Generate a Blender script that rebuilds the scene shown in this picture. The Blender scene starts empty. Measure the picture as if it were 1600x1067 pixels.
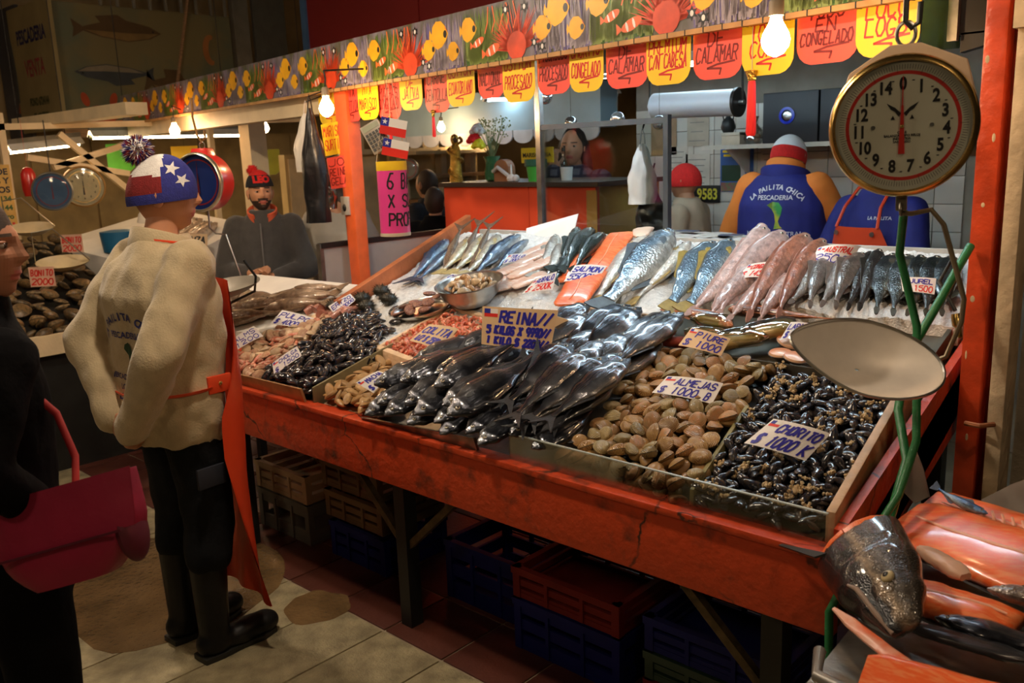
import bpy, bmesh, math, random
from mathutils import Vector, Matrix, Euler, noise
from mathutils.bvhtree import BVHTree
random.seed(7)
SC = bpy.context.scene
COL = SC.collection
PI = math.pi

# ---------------------------------------------------------------- camera, world, exposure
# World axes: X runs along the stall front (0 = its right end), Y goes into the stall, Z is up, floor at 0.
cd = bpy.data.cameras.new('camera')
cam = bpy.data.objects.new('camera', cd)
COL.objects.link(cam)
cam.matrix_world = Matrix(((0.73378, -0.11552, 0.66949, 0.7256), (0.67841, 0.17742, -0.71294, -1.7865),
                           (-0.03642, 0.97733, 0.20855, 1.68), (0, 0, 0, 1)))
cd.sensor_width = 36
cd.lens = 36 * 1380 / 1600
cd.clip_start = .05
cd.clip_end = 100
cd.dof.use_dof = True
cd.dof.focus_distance = 2.7
cd.dof.aperture_fstop = 5.0
SC.camera = cam
wd = bpy.data.worlds.new('hall_dusk')
SC.world = wd
wd.use_nodes = True
wd.node_tree.nodes['Background'].inputs[0].default_value = (1.0, .78, .55, 1)
wd.node_tree.nodes['Background'].inputs[1].default_value = .006
SC.view_settings.view_transform = 'Standard'
SC.view_settings.look = 'None'
SC.view_settings.exposure = 0.05
SC.view_settings.gamma = 1.0
SC.cycles.max_bounces = 6
SC.cycles.transparent_max_bounces = 8
SC.cycles.caustics_reflective = False
SC.cycles.caustics_refractive = False
SC.cycles.sample_clamp_indirect = 4.0
BULB_E = 130.0      # tungsten bulbs
TUBE_E = 60.0       # fluorescent tubes
ADDED_E = 500.0      # unseen lamps assumed over aisle and stall front, and added lamps
WARM = (1.0, .60, .30)
COOL = (.64, .86, 1.0)

# ---------------------------------------------------------------- helpers
def wm(o):
    m = o.matrix_basis.copy()
    return wm(o.parent) @ m if o.parent else m

def frame(o, xd, yd):
    x = Vector(xd).normalized(); z = x.cross(Vector(yd)).normalized(); y = z.cross(x)
    m = Matrix((x, y, z)).transposed().to_4x4(); m.translation = Vector(o)
    return m

def align(p, d, up=(0, 0, 1)):
    """matrix at p whose +z points along d"""
    z = Vector(d).normalized(); u = Vector(up)
    if abs(z.dot(u)) > .98: u = Vector((0, 1, 0))
    x = u.cross(z).normalized(); y = z.cross(x)
    m = Matrix((x, y, z)).transposed().to_4x4(); m.translation = Vector(p)
    return m

class MB:
    def __init__(s): s.v = []; s.f = []; s.m = []; s.k = 0
    def add(s, vs, fs, M=None):
        o = len(s.v)
        s.v += [(M @ Vector(p)) if M else Vector(p) for p in vs]
        s.f += [tuple(i + o for i in q) for q in fs]; s.m += [s.k] * len(fs)
        return s
    def box(s, c, d, M=None):
        x, y, z = [a / 2 for a in d]; cx, cy, cz = c
        vs = [(cx + a * x, cy + b * y, cz + e * z) for a in (-1, 1) for b in (-1, 1) for e in (-1, 1)]
        return s.add(vs, [(0, 1, 3, 2), (4, 6, 7, 5), (0, 4, 5, 1), (2, 3, 7, 6), (0, 2, 6, 4), (1, 5, 7, 3)], M)
    def bb(s, a, b, M=None):
        return s.box([(p + q) / 2 for p, q in zip(a, b)], [abs(q - p) for p, q in zip(a, b)], M)
    def bar(s, a, b, w, t=None, up=(0, 0, 1)):
        a = Vector(a); b = Vector(b); M = align(a, b - a, up)
        return s.box((0, 0, (b - a).length / 2), (w, t or w, (b - a).length), M)
    def hexa(s, p8):   # 4 bottom corners then 4 top corners, same order
        return s.add(p8, [(3, 2, 1, 0), (4, 5, 6, 7), (0, 1, 5, 4), (1, 2, 6, 5), (2, 3, 7, 6), (3, 0, 4, 7)])
    def loft(s, rings, cap=True, closed=True):
        n = len(rings[0]); vs = [p for r in rings for p in r]; fs = []
        for i in range(len(rings) - 1):
            for j in range(n if closed else n - 1):
                k = (j + 1) % n
                fs.append((i * n + j, i * n + k, (i + 1) * n + k, (i + 1) * n + j))
        if cap and closed:
            fs.append(tuple(range(n - 1, -1, -1))); fs.append(tuple((len(rings) - 1) * n + j for j in range(n)))
        return s.add(vs, fs)
    def tube(s, pts, r, n=8, cap=True, flat=1.0):
        pts = [Vector(p) for p in pts]; rr = r if isinstance(r, (list, tuple)) else [r] * len(pts)
        rings = []; px = None
        for i, p in enumerate(pts):
            d = (pts[min(i + 1, len(pts) - 1)] - pts[max(i - 1, 0)])
            d = d.normalized() if d.length > 1e-9 else Vector((0, 0, 1))
            if px is None: x = d.orthogonal().normalized()
            else:
                x = px - d * px.dot(d); x = x.normalized() if x.length > 1e-6 else d.orthogonal().normalized()
            px = x; y = d.cross(x)
            rings.append([p + (x * math.cos(a) + y * math.sin(a) * flat) * rr[i] for a in [2 * PI * j / n for j in range(n)]])
        return s.loft(rings, cap)
    def lathe(s, prof, n=24, M=None, cap=True):
        rings = [[(r * math.cos(2 * PI * j / n), r * math.sin(2 * PI * j / n), z) for j in range(n)] for r, z in prof]
        b = MB(); b.loft(rings, cap); return s.add(b.v, b.f, M)
    def prism(s, poly, z0, z1, M=None):
        n = len(poly); vs = [(x, y, z0) for x, y in poly] + [(x, y, z1) for x, y in poly]
        fs = [tuple(range(n - 1, -1, -1)), tuple(range(n, 2 * n))] + [(i, (i + 1) % n, n + (i + 1) % n, n + i) for i in range(n)]
        return s.add(vs, fs, M)
    def ell(s, c, r, nu=16, nv=10, M=None):
        vs = [(c[0], c[1], c[2] - r[2])]; fs = []
        for i in range(1, nv):
            a = -PI / 2 + PI * i / nv
            for j in range(nu):
                b = 2 * PI * j / nu
                vs.append((c[0] + r[0] * math.cos(a) * math.cos(b), c[1] + r[1] * math.cos(a) * math.sin(b), c[2] + r[2] * math.sin(a)))
        vs.append((c[0], c[1], c[2] + r[2])); t = len(vs) - 1
        for j in range(nu):
            k = (j + 1) % nu
            fs.append((0, 1 + k, 1 + j)); fs.append((t, t - nu + j, t - nu + k))
            for i in range(nv - 2):
                fs.append((1 + i * nu + j, 1 + i * nu + k, 1 + (i + 1) * nu + k, 1 + (i + 1) * nu + j))
        return s.add(vs, fs, M)
    def cap(s, a, b, ra, rb, n=12):
        """tapered capsule"""
        a = Vector(a); b = Vector(b); d = b - a; L = d.length; M = align(a, d if L > 1e-6 else (0, 0, 1))
        pr = [(ra * math.cos(t), ra * math.sin(t)) for t in (-1.45, -1.0, -.5)] + [(ra, 0), (rb, L)] + [(rb * math.cos(t), L + rb * math.sin(t)) for t in (.5, 1.0, 1.45)]
        return s.lathe(pr, n, M)
    def mesh(s, name, mats, smooth=False, ang=40, bevel=0):
        me = bpy.data.meshes.new(name)
        me.from_pydata([tuple(p) for p in s.v], [], s.f)
        for m in (mats if isinstance(mats, (list, tuple)) else [mats]): me.materials.append(m)
        if any(s.m): me.polygons.foreach_set('material_index', s.m)
        if bevel:
            bm = bmesh.new(); bm.from_mesh(me)
            es = [e for e in bm.edges if len(e.link_faces) == 2 and e.calc_face_angle(0) > .6]
            bmesh.ops.bevel(bm, geom=es, offset=bevel, segments=2, affect='EDGES', profile=.6)
            bm.to_mesh(me); bm.free(); smooth = True
        if smooth:
            me.shade_smooth(); me.set_sharp_from_angle(angle=math.radians(ang))
        me.update()
        return me
    def build(s, name, mats, parent=None, loc=None, smooth=False, local=False, ang=40, bevel=0):
        if parent is not None and not local:
            I = wm(parent).inverted(); s.v = [I @ p for p in s.v]
        if parent is None and loc is not None and not local:
            l = Vector(loc); s.v = [p - l for p in s.v]
        o = bpy.data.objects.new(name, s.mesh(name, mats, smooth, ang, bevel)); COL.objects.link(o)
        if parent is not None: o.parent = parent
        elif loc is not None: o.location = loc
        return o

def tag(o, label=None, cat=None, group=None, kind=None):
    if label: o['label'] = label
    if cat: o['category'] = cat
    if group: o['group'] = group
    if kind: o['kind'] = kind
    return o
def thing(name, label, cat, loc=(0, 0, 0), rz=0, group=None, M=None):
    o = bpy.data.objects.new(name, None); COL.objects.link(o); o.empty_display_size = .1
    if M is not None: o.matrix_basis = M
    else: o.location = loc; o.rotation_euler = (0, 0, rz)
    return tag(o, label, cat, group)
def child(name, me, parent, M=None):
    o = bpy.data.objects.new(name, me); COL.objects.link(o)
    if parent is not None: o.parent = parent
    if M is not None: o.matrix_basis = M
    return o
def struct(o): o['kind'] = 'structure'; return o

_mats = {}
def mat(name, col, rough=.5, metal=0, var=.15, scale=8, bump=0, bscale=60, spec=.5, coat=0, col2=None, c2lo=.45, c2hi=.6,
        emit=0, rnd=0, alpha=1, trans=0, sheen=0, stretch=None):
    if name in _mats: return _mats[name]
    m = bpy.data.materials.new(name); m.use_nodes = True; nt = m.node_tree; N = nt.nodes; Lk = nt.links
    b = N['Principled BSDF']; b.inputs['Roughness'].default_value = rough; b.inputs['Metallic'].default_value = metal
    b.inputs['Specular IOR Level'].default_value = spec; b.inputs['Coat Weight'].default_value = coat; b.inputs['Coat Roughness'].default_value = .12
    if sheen: b.inputs['Sheen Weight'].default_value = sheen
    if trans: b.inputs['Transmission Weight'].default_value = trans
    b.inputs['Alpha'].default_value = alpha
    tc = N.new('ShaderNodeTexCoord'); co = tc.outputs['Object']
    if stretch:
        mp = N.new('ShaderNodeMapping'); mp.inputs['Scale'].default_value = stretch; Lk.new(co, mp.inputs[0]); co = mp.outputs[0]
    nz = N.new('ShaderNodeTexNoise'); nz.inputs['Scale'].default_value = scale; nz.inputs['Detail'].default_value = 5; Lk.new(co, nz.inputs['Vector'])
    rp = N.new('ShaderNodeValToRGB'); Lk.new(nz.outputs['Fac'], rp.inputs[0])
    c = Vector(col)
    e = rp.color_ramp.elements
    e[0].position = .3; e[1].position = .7
    e[0].color = (*(c * (1 - var)), 1); e[1].color = (*[min(1, x) for x in c * (1 + var)], 1)
    if col2:
        e[0].position = c2lo; e[1].position = c2hi; e[0].color = (*c, 1); e[1].color = (*col2, 1)
    out = rp.outputs[0]
    if rnd:
        oi = N.new('ShaderNodeObjectInfo'); hs = N.new('ShaderNodeHueSaturation'); mr = N.new('ShaderNodeMapRange')
        mr.inputs[3].default_value = 1 - rnd; mr.inputs[4].default_value = 1 + rnd
        Lk.new(oi.outputs['Random'], mr.inputs[0]); Lk.new(mr.outputs[0], hs.inputs['Value']); Lk.new(out, hs.inputs['Color']); out = hs.outputs[0]
    Lk.new(out, b.inputs['Base Color'])
    if emit:
        b.inputs['Emission Strength'].default_value = emit; b.inputs['Emission Color'].default_value = (*col, 1)
    if bump:
        n2 = N.new('ShaderNodeTexNoise'); n2.inputs['Scale'].default_value = bscale; n2.inputs['Detail'].default_value = 4; Lk.new(co, n2.inputs['Vector'])
        bp = N.new('ShaderNodeBump'); bp.inputs['Strength'].default_value = bump; bp.inputs['Distance'].default_value = .01
        Lk.new(n2.outputs['Fac'], bp.inputs['Height']); Lk.new(bp.outputs[0], b.inputs['Normal'])
    _mats[name] = m
    return m

def emitter(name, col, strength):
    m = bpy.data.materials.new(name); m.use_nodes = True; nt = m.node_tree
    b = nt.nodes['Principled BSDF']; b.inputs['Base Color'].default_value = (*col, 1)
    b.inputs['Emission Color'].default_value = (*col, 1); b.inputs['Emission Strength'].default_value = strength
    _mats[name] = m
    return m

def clear(name, col, rough=.05, base=.12):
    """thin clear sheet: mostly see-through with a glossy skin"""
    m = bpy.data.materials.new(name); m.use_nodes = True; nt = m.node_tree; N = nt.nodes; Lk = nt.links
    N.remove(N['Principled BSDF']); out = N['Material Output']
    t = N.new('ShaderNodeBsdfTransparent'); t.inputs[0].default_value = (*col, 1)
    g = N.new('ShaderNodeBsdfGlossy'); g.inputs['Roughness'].default_value = rough; g.inputs['Color'].default_value = (.9, .9, .9, 1)
    fr = N.new('ShaderNodeLayerWeight'); fr.inputs[0].default_value = .35
    mr = N.new('ShaderNodeMapRange'); mr.inputs[3].default_value = base * .5; mr.inputs[4].default_value = .7
    Lk.new(fr.outputs['Fresnel'], mr.inputs[0])
    nz = N.new('ShaderNodeTexNoise'); nz.inputs['Scale'].default_value = 14; bp = N.new('ShaderNodeBump'); bp.inputs['Strength'].default_value = .15
    Lk.new(nz.outputs[0], bp.inputs['Height']); Lk.new(bp.outputs[0], g.inputs['Normal'])
    mx = N.new('ShaderNodeMixShader'); Lk.new(mr.outputs[0], mx.inputs[0]); Lk.new(t.outputs[0], mx.inputs[1]); Lk.new(g.outputs[0], mx.inputs[2])
    Lk.new(mx.outputs[0], out.inputs[0]); _mats[name] = m
    return m

def fishmat(name, back, mid, belly, metal=.25, rough=.28, pos=(.34, .5, .66), amp=.10, spots=0, streak=0):
    """flank colours run from belly (-y) to back (+y) of the fish, mottled by noise"""
    m = bpy.data.materials.new(name); m.use_nodes = True; nt = m.node_tree; N = nt.nodes; Lk = nt.links
    b = N['Principled BSDF']; b.inputs['Roughness'].default_value = rough; b.inputs['Metallic'].default_value = metal
    b.inputs['Specular IOR Level'].default_value = .7; b.inputs['Coat Weight'].default_value = .8; b.inputs['Coat Roughness'].default_value = .10
    tc = N.new('ShaderNodeTexCoord'); sp = N.new('ShaderNodeSeparateXYZ'); Lk.new(tc.outputs['Object'], sp.inputs[0])
    nz = N.new('ShaderNodeTexNoise'); nz.inputs['Scale'].default_value = 9; nz.inputs['Detail'].default_value = 6; Lk.new(tc.outputs['Object'], nz.inputs['Vector'])
    m1 = N.new('ShaderNodeMath'); m1.operation = 'MULTIPLY_ADD'; m1.inputs[1].default_value = amp; Lk.new(nz.outputs['Fac'], m1.inputs[0]); Lk.new(sp.outputs['Y'], m1.inputs[2])
    mr = N.new('ShaderNodeMapRange'); mr.inputs[1].default_value = -.2 + amp / 2; mr.inputs[2].default_value = .2 + amp / 2; Lk.new(m1.outputs[0], mr.inputs[0])
    rp = N.new('ShaderNodeValToRGB'); e = rp.color_ramp.elements
    e[0].position = pos[0]; e[0].color = (*belly, 1); e[1].position = pos[2]; e[1].color = (*back, 1)
    x = e.new(pos[1]); x.color = (*mid, 1); Lk.new(mr.outputs[0], rp.inputs[0])
    n2 = N.new('ShaderNodeTexNoise'); n2.inputs['Scale'].default_value = 26; n2.inputs['Detail'].default_value = 4; Lk.new(tc.outputs['Object'], n2.inputs['Vector'])
    hs = N.new('ShaderNodeHueSaturation'); mr2 = N.new('ShaderNodeMapRange'); mr2.inputs[1].default_value = .3; mr2.inputs[2].default_value = .7
    mr2.inputs[3].default_value = .65 - spots; mr2.inputs[4].default_value = 1.3; Lk.new(n2.outputs['Fac'], mr2.inputs[0]); Lk.new(mr2.outputs[0], hs.inputs['Value'])
    Lk.new(rp.outputs[0], hs.inputs['Color']); Lk.new(hs.outputs[0], b.inputs['Base Color'])
    vo = N.new('ShaderNodeTexVoronoi'); vo.inputs['Scale'].default_value = 70; Lk.new(tc.outputs['Object'], vo.inputs['Vector'])
    bp = N.new('ShaderNodeBump'); bp.inputs['Strength'].default_value = .25; bp.inputs['Distance'].default_value = .01
    Lk.new(vo.outputs['Distance'], bp.inputs['Height']); Lk.new(bp.outputs[0], b.inputs['Normal'])
    if streak:
        mp = N.new('ShaderNodeMapping'); mp.inputs['Scale'].default_value = (3, 26, 26); Lk.new(tc.outputs['Object'], mp.inputs[0]); n3 = N.new('ShaderNodeTexNoise'); n3.inputs['Scale'].default_value = 1.6; n3.inputs['Detail'].default_value = 4; Lk.new(mp.outputs[0], n3.inputs['Vector'])
        bp.inputs['Strength'].default_value = streak; bp.inputs['Distance'].default_value = .02; Lk.new(n3.outputs['Fac'], bp.inputs['Height'])
    _mats[name] = m
    return m

# ---- marker-pen lettering: each glyph is a few strokes on a 4 x 6 grid
GL = {'A': '00 26 40,12 32', 'B': '00 06 26 35 34 23 03,23 32 31 20 00', 'C': '45 36 16 04 02 10 30 41', 'D': '00 06 26 44 42 20 00', 'E': '40 00 06 46,03 33',
 'F': '00 06 46,03 33', 'G': '45 36 16 04 02 10 30 42 22', 'H': '00 06,40 46,03 43', 'I': '20 26', 'J': '46 41 30 10 01', 'K': '00 06,46 03 40', 'L': '06 00 40',
 'M': '00 06 23 46 40', 'N': '00 06 40 46', 'O': '16 04 02 10 30 42 44 36 16', 'P': '00 06 36 45 44 33 03', 'Q': '16 04 02 10 30 42 44 36 16,22 40',
 'R': '00 06 36 45 44 33 03,23 40', 'S': '45 36 16 05 04 13 33 42 41 30 10 01', 'T': '06 46,26 20', 'U': '06 02 10 30 42 46', 'V': '06 20 46', 'W': '06 10 23 30 46',
 'X': '00 46,06 40', 'Y': '06 23 46,23 20', 'Z': '06 46 00 40', '0': '16 04 02 10 30 42 44 36 16', '1': '15 26 20', '2': '05 16 36 45 44 00 40',
 '3': '05 16 36 45 34 23 33 42 41 30 10 01', '4': '30 36 02 42', '5': '46 06 04 34 43 41 30 10 01', '6': '46 26 03 01 10 30 41 42 33 03', '7': '06 46 10',
 '8': '23 14 15 26 36 45 44 33 13 02 01 10 30 41 42 33', '9': '43 13 04 05 16 36 45 43 30', '$': '45 36 16 05 04 13 33 42 41 30 10 01,26 20', '/': '00 46',
 '-': '13 33', '.': '20 21', ':': '21 22,24 25', '~': '46 25 04 34 43 20', '_': '00 20 40', ' ': ''}
def write(mb, text, M, h, w, sw, rnd, slant=.12, jit=.25, z=0.0):
    """strokes of `text` fitted into a w x h strip whose lower left corner is M's origin"""
    n = max(1, len(text)); cw = w / n; gx = cw * .74 / 4; gy = h / 6
    for i, ch in enumerate(text):
        dy = rnd.uniform(-.4, .4) * jit * gy * 2
        for st in GL.get(ch, '').split(','):
            ps = []
            for t in st.split():
                x = int(t[0]) + rnd.uniform(-jit, jit); y = int(t[1]) + rnd.uniform(-jit, jit)
                ps.append(Vector((i * cw + x * gx + y * gy * slant, y * gy + dy, z)))
            if ps: ribbon(mb, ps, sw, M)
def ribbon(mb, ps, sw, M):
    h = sw / 2
    for a, b in zip(ps, ps[1:]):
        d = (b - a)
        if d.length < 1e-6: continue
        d.normalize(); nn = Vector((-d.y, d.x, 0)) * h; a2 = a - d * h * .5; b2 = b + d * h * .5
        mb.add([a2 - nn, b2 - nn, b2 + nn, a2 + nn], [(0, 1, 2, 3)], M)

_fontc = [0]
def typeset(mb, text, M, size, bold=.0, align_x='CENTER', z=0.0, sx=1.0):
    """printed (not handwritten) lettering from the built-in font, as flat mesh"""
    cu = bpy.data.curves.new('t', 'FONT'); cu.body = text; cu.size = size; cu.offset = bold; cu.align_x = align_x; cu.align_y = 'CENTER'; cu.resolution_u = 3
    o = bpy.data.objects.new('t', cu); COL.objects.link(o)
    dg = bpy.context.evaluated_depsgraph_get(); me = bpy.data.meshes.new_from_object(o.evaluated_get(dg))
    mb.add([(v.co.x * sx, v.co.y, v.co.z + z) for v in me.vertices], [tuple(p.vertices) for p in me.polygons], M)
    bpy.data.objects.remove(o); bpy.data.curves.remove(cu); bpy.data.meshes.remove(me)

ORD = ['first', 'second', 'third', 'fourth', 'fifth', 'sixth', 'seventh', 'eighth', 'ninth', 'tenth', 'eleventh', 'twelfth', 'thirteenth', 'fourteenth',
       'fifteenth', 'sixteenth', 'seventeenth', 'eighteenth', 'nineteenth', 'twentieth', 'twenty-first', 'twenty-second', 'twenty-third', 'twenty-fourth', 'twenty-fifth', 'twenty-sixth']
def zs(y): return .80 + .38 * y          # top of the sloping display
SLN = Vector((0, -.38, 1)).normalized()

# ---------------------------------------------------------------- materials
RED = mat('stall_red_paint', (.58, .062, .015), .42, var=.25, scale=11, bump=.5, bscale=30, col2=(.10, .022, .012), c2lo=.55, c2hi=.72)
def cracked(m, sc=3.5):
    """hairline cracks and flaked edges in old paint"""
    nt = m.node_tree; N = nt.nodes; b = N['Principled BSDF']; src = b.inputs['Base Color'].links[0].from_socket; tc = N.new('ShaderNodeTexCoord')
    nz = N.new('ShaderNodeTexNoise'); nz.inputs['Scale'].default_value = 6; nz.inputs['Detail'].default_value = 6; nt.links.new(tc.outputs['Object'], nz.inputs['Vector'])
    mv = N.new('ShaderNodeMixRGB'); mv.inputs[0].default_value = .16; nt.links.new(tc.outputs['Object'], mv.inputs[1]); nt.links.new(nz.outputs['Color'], mv.inputs[2])
    vo = N.new('ShaderNodeTexVoronoi'); vo.feature = 'DISTANCE_TO_EDGE'; vo.inputs['Scale'].default_value = sc; nt.links.new(mv.outputs[0], vo.inputs['Vector'])
    mr = N.new('ShaderNodeMapRange'); mr.inputs[1].default_value = .004; mr.inputs[2].default_value = .016; mr.inputs[3].default_value = 1; mr.inputs[4].default_value = 0; nt.links.new(vo.outputs['Distance'], mr.inputs[0])
    n2 = N.new('ShaderNodeTexNoise'); n2.inputs['Scale'].default_value = 4; nt.links.new(tc.outputs['Object'], n2.inputs['Vector']); m2 = N.new('ShaderNodeMapRange'); m2.inputs[1].default_value = .45; m2.inputs[2].default_value = .6; nt.links.new(n2.outputs['Fac'], m2.inputs[0])
    mu_ = N.new('ShaderNodeMath'); mu_.operation = 'MULTIPLY'; nt.links.new(mr.outputs[0], mu_.inputs[0]); nt.links.new(m2.outputs[0], mu_.inputs[1])
    mx = N.new('ShaderNodeMixRGB'); mx.inputs[2].default_value = (.05, .02, .012, 1); nt.links.new(mu_.outputs[0], mx.inputs[0]); nt.links.new(src, mx.inputs[1]); nt.links.new(mx.outputs[0], b.inputs['Base Color'])
cracked(RED)
RED2 = mat('counter_red', (.78, .085, .03), .35, var=.08, scale=4)
ORANGE_POST = mat('post_orange_paint', (.85, .15, .04), .4, var=.15, scale=9, bump=.2, bscale=30)
COLRED = mat('column_red_paint', (.62, .07, .02), .35, var=.3, scale=12, bump=.5, bscale=22)
CREAM = mat('cream_paint', (.72, .58, .36), .5, var=.12, scale=6, bump=.12)
PLASTER = mat('old_plaster', (.60, .47, .30), .7, var=.25, scale=10, bump=.6, bscale=28)
GREYBOARD = mat('grey_board', (.42, .40, .36), .5, var=.12, scale=5)
STEEL = mat('steel', (.62, .62, .60), .28, 1, var=.15, scale=30, bump=.04)
DSTEEL = mat('dull_steel', (.30, .28, .24), .38, .85, var=.3, scale=14, bump=.1)
BLACK = mat('black_iron', (.02, .02, .018), .45, .3, var=.3)
BRASS = mat('brass', (.75, .50, .16), .25, 1, var=.15, scale=12)
WHITEP = mat('white_paint', (.80, .77, .70), .5, var=.06)
CARD = mat('white_card', (.92, .90, .88), .6, var=.05, scale=5)
TANCARD = mat('tan_card', (.80, .56, .32), .6, var=.08, scale=5)
YCARD = mat('yellow_card', (.93, .62, .02), .5, var=.05)
RCARD = mat('red_card', (.93, .10, .07), .5, var=.05)
INKB = mat('blue_marker', (.02, .018, .36), .5, var=.1)
INKK = mat('black_marker', (.012, .01, .012), .5, var=.1)
INKR = mat('red_marker', (.70, .03, .02), .5, var=.1)
INKD = mat('dark_red_marker', (.22, .012, .01), .5, var=.1)
FRED = mat('flag_red', (.75, .03, .02), .5, var=.05)
FBLUE = mat('flag_blue', (.02, .03, .32), .5, var=.05)
WHITE = mat('plain_white', (.85, .85, .83), .5, var=.03)
GREEN = mat('green_hose', (.02, .16, .05), .3, var=.2, bump=.2, bscale=200)
WOOD = mat('wet_wood', (.30, .17, .08), .5, var=.35, scale=6, stretch=(12, 1, 12), bump=.3)
FOAM = mat('foam_box', (.80, .56, .34), .7, var=.10, scale=25, bump=.3, bscale=80)
GLASS = clear('clear_glass', (.90, .92, .90), .05, .05)
DGLASS = clear('dial_glass', (.97, .98, .96), .05, .05)
FILM = clear('plastic_film', (.95, .96, .95), .08, .25)
BULBM = emitter('bulb_glow', WARM, BULB_E)
ADDED_M = emitter('added_lamp_glow', (1.0, .80, .60), ADDED_E)
ADDED_B = emitter('dim_added_lamp_glow', (1.0, .72, .46), ADDED_E * .30)
TUBEM = emitter('tube_glow', COOL, TUBE_E)
TUBEW = emitter('warm_tube_glow', (1.0, .70, .38), TUBE_E * 1.1)
TUBED = emitter('dim_tube_glow', COOL, TUBE_E * .35)
# ================================================================= SETTING
# floor: grout bed, pale concrete slabs on the walkway (Y < 0), dark red tiles under the stall (Y > 0)
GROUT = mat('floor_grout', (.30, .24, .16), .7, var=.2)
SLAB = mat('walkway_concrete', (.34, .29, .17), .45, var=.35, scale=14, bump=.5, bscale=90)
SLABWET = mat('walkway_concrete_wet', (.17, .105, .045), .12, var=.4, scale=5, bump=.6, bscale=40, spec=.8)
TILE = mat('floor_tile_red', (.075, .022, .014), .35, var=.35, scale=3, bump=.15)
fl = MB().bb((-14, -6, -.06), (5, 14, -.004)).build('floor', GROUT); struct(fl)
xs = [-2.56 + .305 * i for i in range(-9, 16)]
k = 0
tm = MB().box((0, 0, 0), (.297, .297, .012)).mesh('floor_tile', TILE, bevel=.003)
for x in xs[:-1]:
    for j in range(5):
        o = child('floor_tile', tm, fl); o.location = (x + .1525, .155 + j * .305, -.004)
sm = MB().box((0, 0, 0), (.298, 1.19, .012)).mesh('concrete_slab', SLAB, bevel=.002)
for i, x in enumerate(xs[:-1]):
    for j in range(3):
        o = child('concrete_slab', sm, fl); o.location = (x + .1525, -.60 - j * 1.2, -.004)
# puddles lying on the walkway
pud = SLABWET
for n, (cx, cy, rx, ry, lab) in enumerate([(-2.62, -.35, .55, .42, 'thin puddle of water on the walkway left of the black rubber boots'),
                                      (-1.98, -.05, .13, .12, 'small puddle on the walkway at the toe of the black boot')]):
    rnd = random.Random(n); p = []
    for i in range(40):
        a = 2 * PI * i / 40; q = 1 + .22 * noise.noise((math.cos(a) * 1.5, math.sin(a) * 1.5, n * 3.0))
        p.append((cx + rx * q * math.cos(a), cy + ry * q * math.sin(a)))
    mbp = MB().prism(p, .0015, .003); tag(mbp.build('puddle', pud, loc=(cx, cy, .002)), lab, 'puddle')

# tiled back wall of the stall
WALLT = mat('white_wall_tile', (.62, .58, .50), .25, var=.10, scale=3)
wb = struct(MB().bb((-2.85, 3.34, 0), (.9, 3.5, 3.0)).build('wall_back', mat('wall_grout', (.28, .25, .2), .8)))
wt = MB().box((0, 0, 0), (.146, .014, .146)).mesh('wall_tile', WALLT, bevel=.002)
for i in range(14):
    for j in range(8):
        child('wall_tile', wt, wb).location = (-2.77 + .15 * i, 3.335, .80 + .15 * j)
# stall roof with beam
DARKCEIL = mat('grey_ceiling_board', (.20, .21, .20), .5, var=.15, scale=3)
ce = struct(MB().bb((-3.0, 1.30, 2.235), (.9, 3.5, 2.275)).build('ceiling', DARKCEIL))
for i in range(6):
    MB().bb((-3.0 + i * .64, 1.32, 2.225), (-2.38 + i * .64, 3.45, 2.235)).build('ceiling_panel', DARKCEIL, ce)
# neighbouring blue-grey canopy beam with scalloped valance behind the stall (left)
SKYB = mat('pale_blue_paint', (.36, .52, .60), .45, var=.1, scale=4)
bm_ = struct(MB().bb((-5.6, 3.4, 1.84), (-3.2, 3.6, 2.16)).build('trim_1', SKYB))
for i in range(11):
    x = -5.5 + i * .21
    p = [(x, 1.85), (x, 1.80)] + [(x + .10 - .095 * math.cos(a), 1.80 - .05 * math.sin(a)) for a in [PI * q / 8 for q in range(9)]] + [(x + .2, 1.80), (x + .2, 1.85)]
    MB().prism(p, 0, .012, frame((0, 3.39, 0), (1, 0, 0), (0, 0, 1))).build('valance_scallop', mat('valance_white', (.62, .66, .72), .6), bm_)

# right hand columns
c1 = struct(MB().bb((.02, .74, 0), (.075, .86, 2.6)).build('trim_2', COLRED, bevel=.006))
MB().bb((.075, .80, 0), (.10, .88, 2.6)).build('column_shade_face', mat('column_red_shaded', (.35, .05, .02), .4, var=.4, scale=10), c1)  # darker red paints the shadow on the column's side face
rnd = random.Random(3)
for i in range(6):
    z = .9 + i * .19 + rnd.uniform(-.05, .05)
    MB().ell((.03 + rnd.uniform(0, .035), .741, z), (.003 + rnd.random() * .004, .002, .006 + rnd.random() * .010), 10, 6).build('paint_chip', PLASTER, c1)
c2 = struct(MB().bb((.105, .70, .55), (.145, .80, 2.6)).build('trim_3', PLASTER, bevel=.008))
MB().tube([(.06, .68, .93), (.10, .66, .935), (.125, .695, .935)], .007, 8).build('pipe_stub', mat('rust', (.35, .12, .04), .7, var=.4), c2)
c3 = struct(MB().bb((.15, .80, .2), (.24, .98, 2.6)).build('trim_4', mat('grey_plaster', (.30, .26, .19), .7, var=.3, scale=7, bump=.5)))
struct(MB().bb((.26, 1.2, 0), (.30, 2.4, 2.6)).build('wall_right', mat('grimy_wall', (.34, .30, .22), .7, var=.3, scale=5, bump=.4)))
struct(MB().bb((.10, .68, 1.93), (.7, .76, 2.02)).build('trim_5', PLASTER))

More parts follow.
